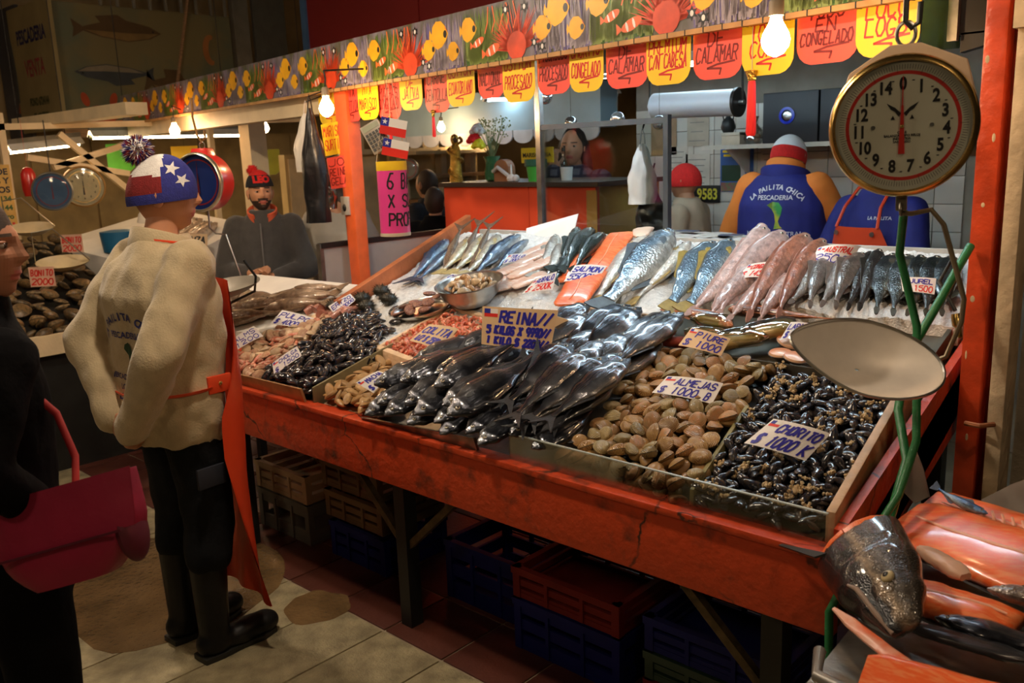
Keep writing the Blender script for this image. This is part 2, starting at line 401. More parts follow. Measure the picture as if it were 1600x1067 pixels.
# maroon hoarding above the banner, mural and old signboards at the far end
MAROON = mat('maroon_board', (.20, .012, .012), .6, var=.1, scale=2)
hb = struct(MB().bb((-6.9, 3.6, 2.35), (1.5, 3.7, 5.2)).build('wall_upper', MAROON))
for i in range(5):
    MB().bb((-6.9 + i * 1.65, 3.585, 2.36), (-5.28 + i * 1.65, 3.60, 5.19)).build('hoarding_panel', MAROON, hb)
MB().bb((-6.98, 3.56, 2.35), (-6.9, 3.72, 5.2)).build('edge_strip', mat('blue_white_strip', (.06, .14, .30), .5), hb)
wl = struct(MB().bb((-11.4, -3, 0), (-11.2, 10, 5.5)).build('wall_left', mat('far_wall_cream', (.34, .25, .13), .8, var=.4, scale=1.2, bump=.2)))
for i in range(14):
    MB().bb((-11.2, -2.9 + i * .75, .02), (-11.17, -2.18 + i * .75, 2.1)).build('wall_panel', mat('far_panel', (.45, .33, .16), .7, var=.25, scale=3), wl)
struct(MB().bb((-9.9, 8.6, 0), (2, 8.8, 5.5)).build('wall_far', mat('far_wall_brown', (.22, .15, .07), .8, var=.4, scale=1.5)))
struct(MB().bb((-14, -6, 5.5), (5, 14, 5.6)).build('ceiling_hall', mat('hall_roof', (.05, .045, .04), .8)))
# upper gallery: grey posts and grating right of the mural
gl = struct(MB().bb((-9.3, 4.15, 2.2), (-9.2, 4.35, 5.4)).build('trim_6', mat('gallery_grey', (.20, .19, .16), .6)))
MB().bb((-9.3, 4.45, 2.2), (-9.25, 4.9, 5.4)).build('gallery_panel', mat('gallery_panel', (.10, .10, .09), .7), gl)
for i in range(9):
    MB().bb((-9.06, 2.5 + i * .18, 3.35), (-9.04, 2.53 + i * .18, 3.9)).build('grating_bar', mat('gallery_grey', (.2, .19, .16)), gl)

# ================================================================= LAMPS
def light_bulb(p, label, cord=.12, r=.036, grp=None, arm=None):
    t = thing('light_bulb', label, 'light bulb', p, group=grp)
    MB().lathe([(.012, -.060)] and [(.004, -r * 1.12), (r * .55, -r * .92), (r * .9, -r * .45), (r, 0), (r * .9, r * .45), (r * .62, r * .95), (r * .42, r * 1.35), (r * .38, r * 1.6)], 16).build('glass_globe', BULBM, t, smooth=True, local=True)
    MB().lathe([(r * .40, r * 1.6), (r * .52, r * 1.65), (r * .52, r * 2.6), (r * .3, r * 2.8)], 14).build('socket', mat('bakelite', (.25, .20, .14), .4), t, smooth=True, local=True)
    MB().tube([(0, 0, r * 2.7), (.004, .004, r * 2.7 + cord * .5), (0, 0, r * 2.7 + cord)], .004, 6).build('cord', BLACK, t, local=True)
    if arm: MB().tube([Vector(p) + Vector((0, 0, r * 2.7 + cord)), arm], .005, 6).build('arm', BLACK, t)
    return t
light_bulb((-.372, .40, 1.935), 'large bare glowing bulb hanging right before the congelado cards', .06, arm=(-.372, .745, 2.12))
light_bulb((-2.95, .87, 1.925), 'bare glowing bulb under the reef banner beside the white plastic bag', .08, arm=(-2.95, 1.11, 2.12))
light_bulb((-5.55, 1.40, 1.925), 'bare glowing bulb above the pompom beanie of the seller', .08, arm=(-5.6, 1.49, 2.08))
light_bulb((-5.28, 1.98, 1.93), 'small glowing bulb hanging beside the cream post', .06, .030, arm=(-5.25, 1.92, 2.1))
light_bulb((-4.65, 3.2, 1.90), 'small glowing bulb behind, beside a red tassel and flower vase', .06, .030, arm=(-4.65, 3.4, 2.06))

def tube_lamp(a, b, label, m=None, r=.018, hood=True, grp=None, drop=.0):
    a = Vector(a); b = Vector(b); t = thing('fluorescent_lamp', label, 'lamp', (a + b) / 2, group=grp); d = (b - a).normalized()
    MB().tube([a, b], r, 10).build('tube', m or TUBEM, t, smooth=True)
    if hood:
        up = Vector((0, 0, 1)); s = d.cross(up).normalized(); h = MB()
        for q in (-1, 1):
            pa = a + up * .055 + s * .02 * q; pb = b + up * .055 + s * .02 * q; oa = a + up * .0 + s * .075 * q; ob = b + up * .0 + s * .075 * q
            h.hexa([pa, pb, ob, oa, pa + up * .004, pb + up * .004, ob + up * .004, oa + up * .004])
        h.build('reflector', mat('lamp_enamel', (.65, .66, .64), .35), t)
        for q in (.2, .8): MB().tube([a.lerp(b, q) + up * .09, a.lerp(b, q) + up * (drop or .12)], .004, 6).build('hanger', BLACK, t)
        MB().bar(a + up * .075, b + up * .075, .05, .035).build('ballast_box', mat('lamp_grey', (.16, .17, .17), .5), t)
    for e, s_ in ((a, 1), (b, -1)):
        MB().tube([e - d * .012 * s_, e + d * .016 * s_], r * 1.15, 10).build('end_cap', STEEL, t, smooth=True)
    return t
tube_lamp((-2.35, 1.26, 2.14), (-1.35, 1.13, 2.14), 'assumed cool fluorescent tube behind the hanging cards over the salmon')  # assumed tube pair hidden by the banner, added for cool light on fish
tube_lamp((-1.15, 1.10, 2.14), (-.15, .98, 2.14), 'assumed cool fluorescent tube behind the hanging cards over the pink eels')
tube_lamp((-2.95, 2.62, 2.10), (-1.35, 2.24, 2.10), 'long fluorescent tube seen as white band between the hanging cards', TUBED)
tube_lamp((-4.10, 3.15, 2.085), (-3.72, 4.3, 2.12), 'glowing fluorescent lamp above the vase and the cashier', TUBED)
tube_lamp((-6.9, .70, 1.83), (-6.95, 1.28, 1.885), 'slanted fluorescent lamp at the far left above the blue dial', TUBEW, drop=3.6)
tube_lamp((-7.4, 1.55, 1.95), (-7.3, 3.15, 1.955), 'long warm tube behind the pompom beanie', TUBEW, drop=3.54)
tube_lamp((-6.9, 4.75, 1.88), (-6.2, 5.5, 1.88), 'warm tube behind the pink sign and calculator', TUBEW, drop=3.62)
tube_lamp((-8.6, 4.4, 1.65), (-8.5, 5.4, 1.65), 'warm tube behind the white hanging bag', TUBEW, drop=3.85)
# unseen lamps assumed over the aisle and stall front; mural and bench lamps are added brighteners
def added_lamp(p, label, r=.06, m=None):
    t = thing('added_lamp', label, 'lamp', p)
    MB().ell((0, 0, 0), (r, r, r), 14, 10).build('globe', m or ADDED_M, t, smooth=True, local=True)
    MB().lathe([(.02, r * .9), (.16, r * .7), (.165, r * .72), (.03, r * 1.6), (.02, r * 2.4)], 20).build('shade', mat('enamel_shade', (.3, .3, .28), .4), t, smooth=True, local=True)
    MB().tube([(0, 0, r * 2.3), (0, 0, 5.5 - p[2])], .006, 6).build('stem', BLACK, t, local=True)
for p, l in [((-.6, -2.9, 2.7), 'assumed hall lamp over the aisle behind the photographer'), ((-3.2, -2.6, 2.7), 'assumed hall lamp over the aisle left of the photographer'),
             ((2.2, -2.6, 2.7), 'assumed hall lamp over the aisle right of the photographer'), ((-5.6, -1.8, 2.6), 'assumed hall lamp far down the aisle'), ((-6.4, -.3, 3.9), 'added high lamp brightening the far mural'), ((-1.35, -.55, 2.75), 'added lamp assumed above the stall front near the clams'), ((-3.0, -.3, 2.75), 'added lamp assumed above the stall front near the left bins'), ((.85, -.55, 2.7), 'added lamp brightening the scale pan and side bench')]: added_lamp(p, l, m=None if 'stall front' in l else ADDED_B)  # the stall front pair is added to light the cards and front bins

# ================================================================= THE STALL
st = thing('fish_stall', 'long sloping fish stall with battered red front board on steel legs', 'stall', (-1.35, .5, 0))
MB().bb((-2.78, 0, .585), (0, .035, .775)).build('front_board', RED, st, bevel=.006)
MB().bb((-2.78, -.012, .77), (0, .05, .79)).build('front_lip', RED, st, bevel=.005)
MB().hexa([(-2.78, .03, .60), (0, .03, .60), (0, 1.36, 1.12), (-2.78, 1.36, 1.12), (-2.78, .03, .735), (0, .03, .735), (0, 1.36, 1.24), (-2.78, 1.36, 1.24)]).build('display_deck', DSTEEL, st)
MB().hexa([(-.022, .04, .60), (.0, .04, .60), (.0, 1.36, 1.05), (-.022, 1.36, 1.05), (-.022, .04, .83), (0, .04, .83), (0, 1.36, 1.26), (-.022, 1.36, 1.26)]).build('side_board', RED, st)
for x, y in ((-1.60, .10), (-.18, .10), (-2.7, .1), (-1.6, 1.25), (-.18, 1.25), (-2.7, 1.25)):
    MB().bb((x - .028, y - .028, 0), (x + .028, y + .028, .62 + .35 * (y > 1))).build('leg', BLACK, st)
for x in (-1.6, -.18):
    for s in (-1, 1):
        if x == -.18 and s == 1: continue
        MB().bar((x, .1, .30), (x + .33 * s, .1, .60), .025).build('brace', mat('rusty_iron', (.10, .07, .03), .6, .4, var=.5, scale=30), st)
# divider boards and bin walls (each a thing that can be lifted out)
def board(name, a, b, z0, z1, th, m, label, cat='divider'):
    """upright board between plan points a and b; z0/z1 give lower/upper edge height above the display slope"""
    a = Vector((a[0], a[1], 0)); b = Vector((b[0], b[1], 0)); d = (b - a).normalized(); s = Vector((-d.y, d.x, 0)) * th / 2
    P = []
    for zz in (z0, z1):
        for q in (a - s, b - s, b + s, a + s): P.append((q.x, q.y, zs(q.y) + zz))
    o = MB().hexa(P).build(name, m, loc=((a + b) / 2).to_tuple()[:2] + (zs((a.y + b.y) / 2) + z0,), bevel=.003)
    return tag(o, label, cat)
board('bin_side_board', (-.035, .05), (-.06, .60), -.06, .045, .022, mat('side_board_grime', (.52, .33, .18), .5, var=.35, scale=9, bump=.2), 'grimy tan board closing the right end of the black mussel bin')
board('wooden_divider', (-.395, .05), (-.43, .40), -.06, .012, .012, mat('mossy_stick', (.20, .17, .06), .6, var=.3), 'thin mossy wooden divider between clams and black mussels')
board('metal_divider', (-2.02, .035), (-1.93, .36), -.06, .035, .010, mat('olive_metal', (.22, .18, .09), .45, .3, var=.3), 'dull metal divider between black mussels and small tan clams')
# bin fronts
o = tag(MB().bb((-1.00, .022, .775), (-.03, .028, .868)).build('glass_strip', GLASS, loc=(-.5, .025, .775)), 'clear glass strip along the front of clam and mussel bins', 'glass panel')
MB().bb((-1.00, .0215, .8675), (-.03, .0285, .8705)).build('bright_edge', mat('glass_edge', (.45, .50, .46), .2), o)  # pale strip paints the bright line along the glass top
o = tag(MB().hexa([(-1.69, .02, .775), (-1.13, .02, .775), (-1.13, .03, .775), (-1.69, .03, .775), (-1.69, .0, .80), (-1.13, .0, .835), (-1.13, .01, .835), (-1.69, .01, .80)]).build('tin_strip', DSTEEL, loc=(-1.4, .02, .775)), 'low dark metal strip in front of the pile of dark fish', 'metal strip')
o = tag(MB().hexa([(-2.74, .02, .775), (-2.05, .02, .775), (-2.05, .03, .775), (-2.74, .03, .775), (-2.74, .0, .835), (-2.05, .0, .845), (-2.05, .01, .845), (-2.74, .01, .835)]).build('tin_strip', mat('rusty_tin', (.42, .24, .11), .45, .5, var=.35, scale=10), loc=(-2.4, .02, .775)), 'tin strip in front of the pink shellfish and left mussels', 'metal strip')
# raised middle tray over the back of the clam bins
t = thing('steel_tray', 'long dark steel tray behind the clam and mussel bins', 'tray', (-.5, .75, 1.0))
DK = mat('dark_tray', (.10, .085, .06), .4, .6, var=.3)
MB().hexa([(-.95, .61, 1.00), (-.05, .61, 1.00), (-.05, .88, 1.10), (-.95, .88, 1.10), (-.95, .61, 1.015), (-.05, .61, 1.015), (-.05, .88, 1.115), (-.95, .88, 1.115)]).build('tray_floor', DK, t)
MB().hexa([(-.95, .595, .955), (-.05, .595, .955), (-.05, .612, .955), (-.95, .612, .955), (-.95, .590, 1.045), (-.05, .590, 1.045), (-.05, .60, 1.045), (-.95, .60, 1.045)]).build('tray_lip', DK, t)
for x in (-.95, -.06): MB().hexa([(x, .60, .96), (x + .012, .60, .96), (x + .012, .88, 1.07), (x, .88, 1.07), (x, .60, 1.045), (x + .012, .60, 1.045), (x + .012, .88, 1.14), (x, .88, 1.14)]).build('tray_side', DK, t)
# left wooden side board of the upper display, grey windbreak behind it
o = tag(MB().hexa([(-2.50, .52, .99), (-2.46, .52, .99), (-2.46, 1.34, 1.31), (-2.50, 1.34, 1.31), (-2.50, .50, 1.07), (-2.46, .50, 1.07), (-2.46, 1.34, 1.385), (-2.50, 1.34, 1.385)]).build('plank', mat('orange_wood', (.42, .12, .04), .5, var=.4, scale=7, bump=.4, bscale=25), loc=(-2.48, .9, 1.1), bevel=.004), 'worn reddish wooden plank along the left edge of the fish display', 'plank')
t = thing('windbreak_panel', 'grey metal panel with dark top rail behind the wooden plank', 'panel', (-3.35, 1.5, .5))
MB().bb((-3.37, 1.06, 0), (-3.35, 1.99, 1.21)).build('sheet', GREYBOARD, t)
MB().bb((-3.38, 1.05, 1.205), (-3.34, 1.995, 1.232)).build('top_rail', BLACK, t)
MB().bb((-3.38, 1.04, 0), (-3.345, 1.065, 1.23)).build('end_stile', DSTEEL, t)
# the orange corner post
t = thing('stall_post', 'bright orange painted post at the left corner of the fish display', 'post', (-3.24, 1.2, 0))
MB().hexa([(-3.25, 1.19, .0), (-3.19, 1.19, .0), (-3.19, 1.25, .0), (-3.25, 1.25, .0), (-3.33, 1.19, 2.25), (-3.22, 1.19, 2.25), (-3.22, 1.28, 2.25), (-3.33, 1.28, 2.25)]).build('post', ORANGE_POST, t, bevel=.005)
MB().bb((-3.315, 1.178, 1.38), (-3.245, 1.192, 1.48)).build('switch_plate', mat('switch_grey', (.5, .48, .42), .4), t, bevel=.004)
MB().ell((-3.28, 1.176, 1.42), (.014, .008, .02), 10, 8).build('switch', BLACK, t, smooth=True)
# left raised table carrying the hake
t = thing('side_table', 'orange painted side table with white cloth carrying rows of hake', 'table', (-3.1, .5, 0))
MB().hexa([(-3.55, .10, .62), (-2.77, .12, .62), (-2.77, .72, .85), (-3.55, .72, .85), (-3.55, .10, .84), (-2.77, .30, .905), (-2.77, .72, 1.055), (-3.55, .72, 1.055)]).build('body', RED, t)
MB().hexa([(-3.57, .14, .855), (-2.56, .33, .93), (-2.56, .74, 1.08), (-3.57, .74, 1.07), (-3.57, .14, .875), (-2.56, .33, .95), (-2.56, .74, 1.10), (-3.57, .74, 1.09)]).build('white_board', WHITEP, t)
for x, y in ((-3.5, .16), (-2.82, .18), (-3.5, .66), (-2.82, .66)): MB().bb((x - .02, y - .02, 0), (x + .02, y + .02, .68)).build('leg', BLACK, t)
# ================================================================= PEOPLE
def remesh(mb, name, voxel, smooth=4, wr=0, wsc=14, seed=0):
    """fuse overlapping closed shapes into one continuous surface"""
    me = mb.mesh(name, [])
    o = bpy.data.objects.new('tmp', me); COL.objects.link(o)
    r = o.modifiers.new('r', 'REMESH'); r.mode = 'VOXEL'; r.voxel_size = voxel; r.use_smooth_shade = True
    s = o.modifiers.new('s', 'SMOOTH'); s.iterations = smooth; s.factor = .5
    dg = bpy.context.evaluated_depsgraph_get(); n = bpy.data.meshes.new_from_object(o.evaluated_get(dg))
    bpy.data.objects.remove(o); bpy.data.meshes.remove(me); n.name = name
    if wr:
        nn = [v.normal.copy() for v in n.vertices]
        for v, d in zip(n.vertices, nn):
            p = v.co
            q = noise.noise((p.x * wsc + seed, p.y * wsc, p.z * wsc * .55)) + .5 * noise.noise((p.x * wsc * 2.3, p.y * wsc * 2.3 + seed, p.z * wsc * 1.6))
            v.co += d * (wr * q)
    return n
def ring(c, rx, ry, n=20, rz=0):
    return [Vector((c[0] + rx * math.cos(a) * math.cos(rz) - ry * math.sin(a) * math.sin(rz), c[1] + rx * math.cos(a) * math.sin(rz) + ry * math.sin(a) * math.cos(rz), c[2])) for a in [2 * PI * j / n for j in range(n)]]
def g(x, z, cx, cz, sx, sz): return math.exp(-((x - cx) / sx) ** 2 - ((z - cz) / sz) ** 2)
def head_mesh(mb, M, beard=False, female=False):
    """face looks along +y; material slots: 0 skin, 1 lips, 2 brows/beard, 3 eye white, 4 iris"""
    nu, nv = 64, 48; rx, ry, rz = (.073, .094, .116) if female else (.076, .097, .118)
    P = []
    for i in range(nv + 1):
        a = -PI / 2 + PI * i / nv
        for j in range(nu):
            b = 2 * PI * j / nu; x, y, z = math.cos(a) * math.cos(b), math.cos(a) * math.sin(b), math.sin(a)
            X, Y, Z = x * rx, y * ry, z * rz
            if z < 0:
                X *= 1 - .30 * abs(z) ** 1.6
                if y < 0: Y *= 1 - .35 * abs(z)
                else: Y *= 1 - .05 * abs(z); Y += .012 * abs(z)
            if y > 0.05:
                f = min(1, y * 2.2)
                Y += f * (.018 * g(X, Z, 0, -.018, .012, .013) + .013 * g(X, Z, 0, .005, .009, .022) + .005 * g(X, Z, 0, .033, .045, .011)
                     - .010 * g(X, Z, .031, .012, .016, .011) - .010 * g(X, Z, -.031, .012, .016, .011)
                     + .007 * g(X, Z, 0, -.050, .020, .006) + .007 * g(X, Z, 0, -.062, .017, .006) - .004 * g(X, Z, 0, -.056, .02, .003)
                     + .010 * g(X, Z, 0, -.092, .020, .014) + .005 * g(X, Z, .045, -.012, .02, .02) + .005 * g(X, Z, -.045, -.012, .02, .02))
            P.append(Vector((X, Y, Z)))
    for i in range(nv):
        for j in range(nu):
            q = (i * nu + j, i * nu + (j + 1) % nu, (i + 1) * nu + (j + 1) % nu, (i + 1) * nu + j)
            c = sum((P[t] for t in q), Vector()) / 4; k = 0
            if c.y > .03:
                if abs(c.x) < .024 - abs(c.z + .056) * .8 and abs(c.z + .056) < .011: k = 1
                if .014 < abs(c.x) < .050 and abs(c.z - .034 + (abs(c.x) - .03) * .12) < (.0028 if female else .004): k = 2
            if beard and k != 1 and (c.y > -.02 and c.z < -.062 and not (abs(c.x) < .014 and c.z > -.072) or (c.y > .02 and abs(c.x) < .034 and -.049 < c.z < -.033) or (c.y > .0 and abs(c.x) > .028 and c.z < -.045) or (-.01 < c.y < .03 and abs(c.x) > .055 and c.z < .0)): k = 2
            mb.k = k; mb.add([P[t] for t in q], [(0, 1, 2, 3)], M)
    for s in (-1, 1):
        mb.k = 3; mb.ell((s * .031, ry * .80, .012), (.014, .010, .0075), 12, 8, M)
        mb.k = 4; mb.ell((s * .031, ry * .80 + .006, .012), (.0075, .006, .0068), 10, 8, M)
        mb.k = 0; mb.ell((s * .031, ry * .80 - .001, .019), (.016, .0105, .0045), 12, 6, M)
        mb.ell((s * (rx + .001), -.006, -.004), (.010, .020, .032), 10, 8, M); mb.ell((s * (rx + .006), -.008, .004), (.009, .014, .022), 10, 8, M)
    mb.k = 0
def hand_shapes(mb, M, curl=.9, side=1, s=1.0):
    """hand along +z from the wrist at the origin, palm facing +y; thumb on the side*x edge"""
    mb.ell((0, .0, .048 * s), (.040 * s, .014 * s, .050 * s), 12, 8, M)
    for i, (x, L) in enumerate(((-.029, .062), (-.010, .075), (.010, .080), (.029, .072))):
        x *= -side; a = 0; p = Vector((x * s, 0, .085 * s)); r = .0090 * s
        for sg in (.45, .32, .26):
            q = p + Vector((0, math.sin(a), math.cos(a))) * L * sg * s
            mb.cap(M @ p, M @ q, r, r * .92, 8); p = q; r *= .93; a += curl
        # knuckle
    p = Vector((side * -.0, 0, 0)); a = Vector((side * .030, .004, .030)) * s; b = Vector((side * .050, .014, .060)) * s; c = Vector((side * .046, .032, .082)) * s
    mb.cap(M @ a, M @ b, .0125 * s, .0105 * s, 8); mb.cap(M @ b, M @ c, .0105 * s, .009 * s, 8)

SKIN = lambda n, c: mat('skin_' + n, c, .45, var=.08, scale=12, bump=.05, spec=.4)
LIPS = mat('lips', (.45, .12, .09), .4); BROW = mat('brow_hair', (.045, .026, .017), .6); EYEW = mat('eye_white', (.36, .30, .26), .3); IRIS = mat('iris', (.03, .015, .01), .1)
def person(label, loc, yaw, H=1.70, skin=(.55, .27, .15), head=(0, 0, 0), headpos=(0, .02, 0), arms=None, beard=False, female=False, hands=(), stoop=0, legs=True, vox=.010, girth=1.0, curl=.9):
    """arms: [(side, elbow, wrist)] in metres for a 1.70 m figure, facing +y, right = +x. Returns (object, helpers)."""
    k = H / 1.70; m = MB(); S = lambda p: Vector(p) * k
    m.loft([ring(S((0, 0, z)), rx * k * girth, ry * k * girth) for z, rx, ry in ((.84, .12, .10), (.92, .155, .115), (1.03, .135, .10), (1.20, .15, .105), (1.33, .16, .10), (1.42, .10, .07), (1.46, .055, .055))])
    m.cap(S((0, .0, 1.42)), S((headpos[0] * .8, headpos[1], 1.55)), .056 * k, .052 * k)
    for sd, el, wr in arms:
        sh = S((sd * .175 * girth, 0, 1.375)); m.cap(sh, S(el), .050 * k, .042 * k); m.cap(S(el), S(wr), .042 * k, .028 * k)
    if legs:
        for sd in (-1, 1):
            m.cap(S((sd * .085, 0, .88)), S((sd * .095, .015, .48)), .082 * k, .055 * k); m.cap(S((sd * .095, .015, .48)), S((sd * .10, -.01, .09)), .052 * k, .036 * k)
            m.cap(S((sd * .10, -.03, .045)), S((sd * .115, .15, .03)), .035 * k, .028 * k)
    body = remesh(m, 'person', vox, 3)
    mb = MB(); mb.v = [v.co.copy() for v in body.vertices]; mb.f = [tuple(p.vertices) for p in body.polygons]; mb.m = [0] * len(mb.f)
    bpy.data.meshes.remove(body)
    for (pos, zd, pd, sd) in hands:     # wrist, direction of the fingers, palm direction, side
        z = Vector(zd).normalized(); y = Vector(pd); y = (y - z * y.dot(z)).normalized(); x = y.cross(z)
        HM = Matrix((x, y, z)).transposed().to_4x4(); HM.translation = S(pos)
        hb = MB(); hand_shapes(hb, HM, curl, sd, k); hm = remesh(hb, 'h', .0042, 2)
        mb.k = 0; mb.add([v.co for v in hm.vertices], [tuple(p.vertices) for p in hm.polygons]); bpy.data.meshes.remove(hm)
    HM = Matrix.Translation(S((headpos[0], headpos[1], 1.585 + headpos[2]))) @ Euler(head, 'XYZ').to_matrix().to_4x4() @ Matrix.Scale(k, 4)
    head_mesh(mb, HM, beard, female)
    o = mb.build('person', [SKIN(('%.2f%.2f' % (skin[0], skin[1])), skin), LIPS, BROW, EYEW, IRIS], smooth=True, ang=80)
    o.location = loc; o.rotation_euler = (0, 0, yaw); tag(o, label, 'person')
    return o, HM, k
def cloth(o, mb, name, m, vox=.010, wr=.006, wsc=14, seed=0, sm=4):
    me = remesh(mb, name, vox, sm, wr, wsc, seed)
    for q in (m if isinstance(m, (list, tuple)) else [m]): me.materials.append(q)
    return child(name, me, o)
def torso(m, k, rings, girth=1.0):
    m.loft([ring(Vector((x, y, z)) * k, rx * k * girth, ry * k * girth) for z, rx, ry, x, y in rings])
def sleeve(m, k, sd, el, wr, r=(.074, .062, .050), sh=(.175, 0, 1.37)):
    a = Vector((sd * sh[0], sh[1], sh[2])) * k; e = Vector(el) * k; w = Vector(wr) * k
    m.cap(a, e, r[0] * k, r[1] * k, 14); m.cap(e, w, r[1] * k, r[2] * k, 14)
def trousers(m, k, r=(.10, .078, .066), hem=.08, xs_=.095):
    torso(m, k, ((.80, .17, .13, 0, 0), (.92, .185, .135, 0, 0), (1.02, .165, .125, 0, 0)))
    for sd in (-1, 1):
        m.cap(Vector((sd * .09, 0, .86)) * k, Vector((sd * xs_, .015, .48)) * k, r[0] * k, r[1] * k, 14); m.cap(Vector((sd * xs_, .015, .48)) * k, Vector((sd * (xs_ + .005), -.01, hem + r[2])) * k, r[1] * k, r[2] * k, 14)
def boots(o, m, k, name='boot', shaft=.36, xs_=.10):
    for sd in (-1, 1):
        b = MB(); x = sd * xs_
        b.cap(Vector((x, -.015, shaft)) * k, Vector((x, -.02, .08)) * k, .066 * k, .052 * k, 14)
        b.ell(Vector((x, -.02, .055)) * k, (.052 * k, .072 * k, .055 * k)); b.ell(Vector((x + sd * .008, .10, .045)) * k, (.052 * k, .12 * k, .045 * k)); b.ell(Vector((x + sd * .012, .165, .045)) * k, (.050 * k, .062 * k, .042 * k))
        me = remesh(b, name, .008, 4); me.materials.append(m); bo = child(name, me, o)
        sl = MB(); pts = [(x + q[0] * .056 + sd * max(0, q[1]) * .012, q[1]) for q in []]
        out = [(x - .040, -.085), (x + .040, -.085), (x + .050, -.02), (x + .050, .06), (x + .052 + sd * .01, .14), (x + .036 + sd * .012, .20), (x + sd * .012, .217), (x - .036 + sd * .012, .20), (x - .052 + sd * .01, .14), (x - .050, .06), (x - .050, -.02)]
        MB().prism([(p[0] * k, p[1] * k) for p in out], 0, .022 * k).build('sole', BLACK, bo, local=True, bevel=.005)
def project(mb, target, d, off=.002, lo=-9):
    """lay flat artwork onto the surface of a mesh object along direction d (both local to the target)"""
    bv = BVHTree.FromPolygons([v.co for v in target.data.vertices], [tuple(p.vertices) for p in target.data.polygons]); d = Vector(d).normalized(); keep = {}
    for i, p in enumerate(mb.v):
        h = bv.ray_cast(p - d * .5, d)
        if h[0] is not None and h[0].dot(d) > lo: mb.v[i] = h[0] - d * off; keep[i] = 1
    dp = lambda f: [mb.v[i].dot(d) for i in f]
    mb.f, mb.m = zip(*[(f, q) for f, q in zip(mb.f, mb.m) if all(i in keep for i in f) and max(dp(f)) - min(dp(f)) < .02])
    mb.f = list(mb.f); mb.m = list(mb.m)
    return mb
def subdiv(mb, L):
    """cut long artwork faces so they can follow a curved surface"""
    bm = bmesh.new(); me = mb.mesh('x', []); bm.from_mesh(me)
    bmesh.ops.triangulate(bm, faces=bm.faces[:])
    for _ in range(4):
        es = [e for e in bm.edges if e.calc_length() > L]
        if not es: break
        bmesh.ops.subdivide_edges(bm, edges=es, cuts=1, use_grid_fill=False); bmesh.ops.triangulate(bm, faces=bm.faces[:])
    mb.v = [v.co.copy() for v in bm.verts]; mb.f = [tuple(v.index for v in f.verts) for f in bm.faces]; bm.verts.index_update()
    mb.f = [tuple(v.index for v in f.verts) for f in bm.faces]; mb.m = [0] * len(mb.f); bm.free(); bpy.data.meshes.remove(me)
    return mb
def star(cx, cy, r, n=5, q=.42, rot=0):
    return [(cx + (r if i % 2 == 0 else r * q) * math.sin(rot + PI * i / n), cy + (r if i % 2 == 0 else r * q) * math.cos(rot + PI * i / n)) for i in range(2 * n)]
def beanie(o, HM, k, fn, mats, name='beanie', lift=1.0, thick=.012, zo=.012, a0=-.28, tilt=0):
    """knitted cap: dome over the skull; fn(dir, z) picks the material slot"""
    mb = MB(); nu, nv = 48, 26
    P = []
    for i in range(nv + 1):
        a = math.asin(a0) + (PI / 2 - math.asin(a0)) * i / nv
        for j in range(nu):
            b = 2 * PI * j / nu; x, y, z = math.cos(a) * math.cos(b), math.cos(a) * math.sin(b), math.sin(a)
            zz = z * .128 * lift + zo if z > 0 else z * .11 + zo
            zz += tilt * y
            rib = 1 + .008 * math.cos(b * 40)
            P.append(Vector((x * (.078 + thick) * rib, y * (.099 + thick) * rib - .004, zz)))
    for i in range(nv):
        for j in range(nu):
            q = (i * nu + j, i * nu + (j + 1) % nu, (i + 1) * nu + (j + 1) % nu, (i + 1) * nu + j); c = sum((P[t] for t in q), Vector()) / 4
            mb.k = fn(c, i); mb.add([P[t] for t in q], [(0, 1, 2, 3)])
    # rolled inside edge
    mb.k = fn(P[0], 0)
    lo = [P[j] for j in range(nu)]; li = [p * .9 for p in lo]
    for p in li: p.z += .004
    mb.add(lo + li, [(j, nu + j, nu + (j + 1) % nu, (j + 1) % nu) for j in range(nu)])
    mb.v = [HM @ p for p in mb.v]
    return mb.build(name, mats, o, smooth=True, local=True, ang=60)
def pompom(o, p, r, mats, n=420, name='pompom'):
    rnd = random.Random(5); mb = MB(); p = Vector(p); mb.ell(p, (r * .7, r * .7, r * .7), 12, 8)
    for i in range(n):
        d = Vector((rnd.gauss(0, 1), rnd.gauss(0, 1), rnd.gauss(0, 1))).normalized(); e = d * r * rnd.uniform(.85, 1.12); s = d.orthogonal().normalized() * .0035; u = d.cross(s).normalized() * .0035
        mb.k = rnd.randrange(len(mats)); a = p + d * r * .5; b = p + e + Vector((0, 0, -.004))
        mb.add([a - s, a + s, a + u, b], [(0, 1, 3), (1, 2, 3), (2, 0, 3)])
    return mb.build(name, mats, o, local=True)

FLEECE = mat('beige_fleece', (.50, .40, .24), .85, var=.08, scale=30, bump=.25, bscale=160, sheen=.3)
DKTR = mat('dark_trousers', (.008, .009, .011), .8, var=.3, scale=8, bump=.2, bscale=80, spec=.12)
RUBBER = mat('black_rubber', (.007, .007, .007), .4, var=.3, scale=20, spec=.25)
APRON = mat('orange_apron', (.80, .075, .022), .35, var=.06, scale=3)
KW = mat('knit_white', (.75, .72, .68), .9, var=.1, scale=90, bump=.4, bscale=260); KR = mat('knit_red', (.20, .012, .012), .9, var=.15, scale=90, bump=.4, bscale=260)
KB = mat('knit_blue', (.025, .03, .22), .9, var=.15, scale=90, bump=.4, bscale=260); KK = mat('knit_black', (.01, .01, .012), .9, var=.2, scale=90, bump=.4, bscale=260)
KRED = mat('knit_bright_red', (.62, .015, .012), .9, var=.12, scale=90, bump=.4, bscale=260)

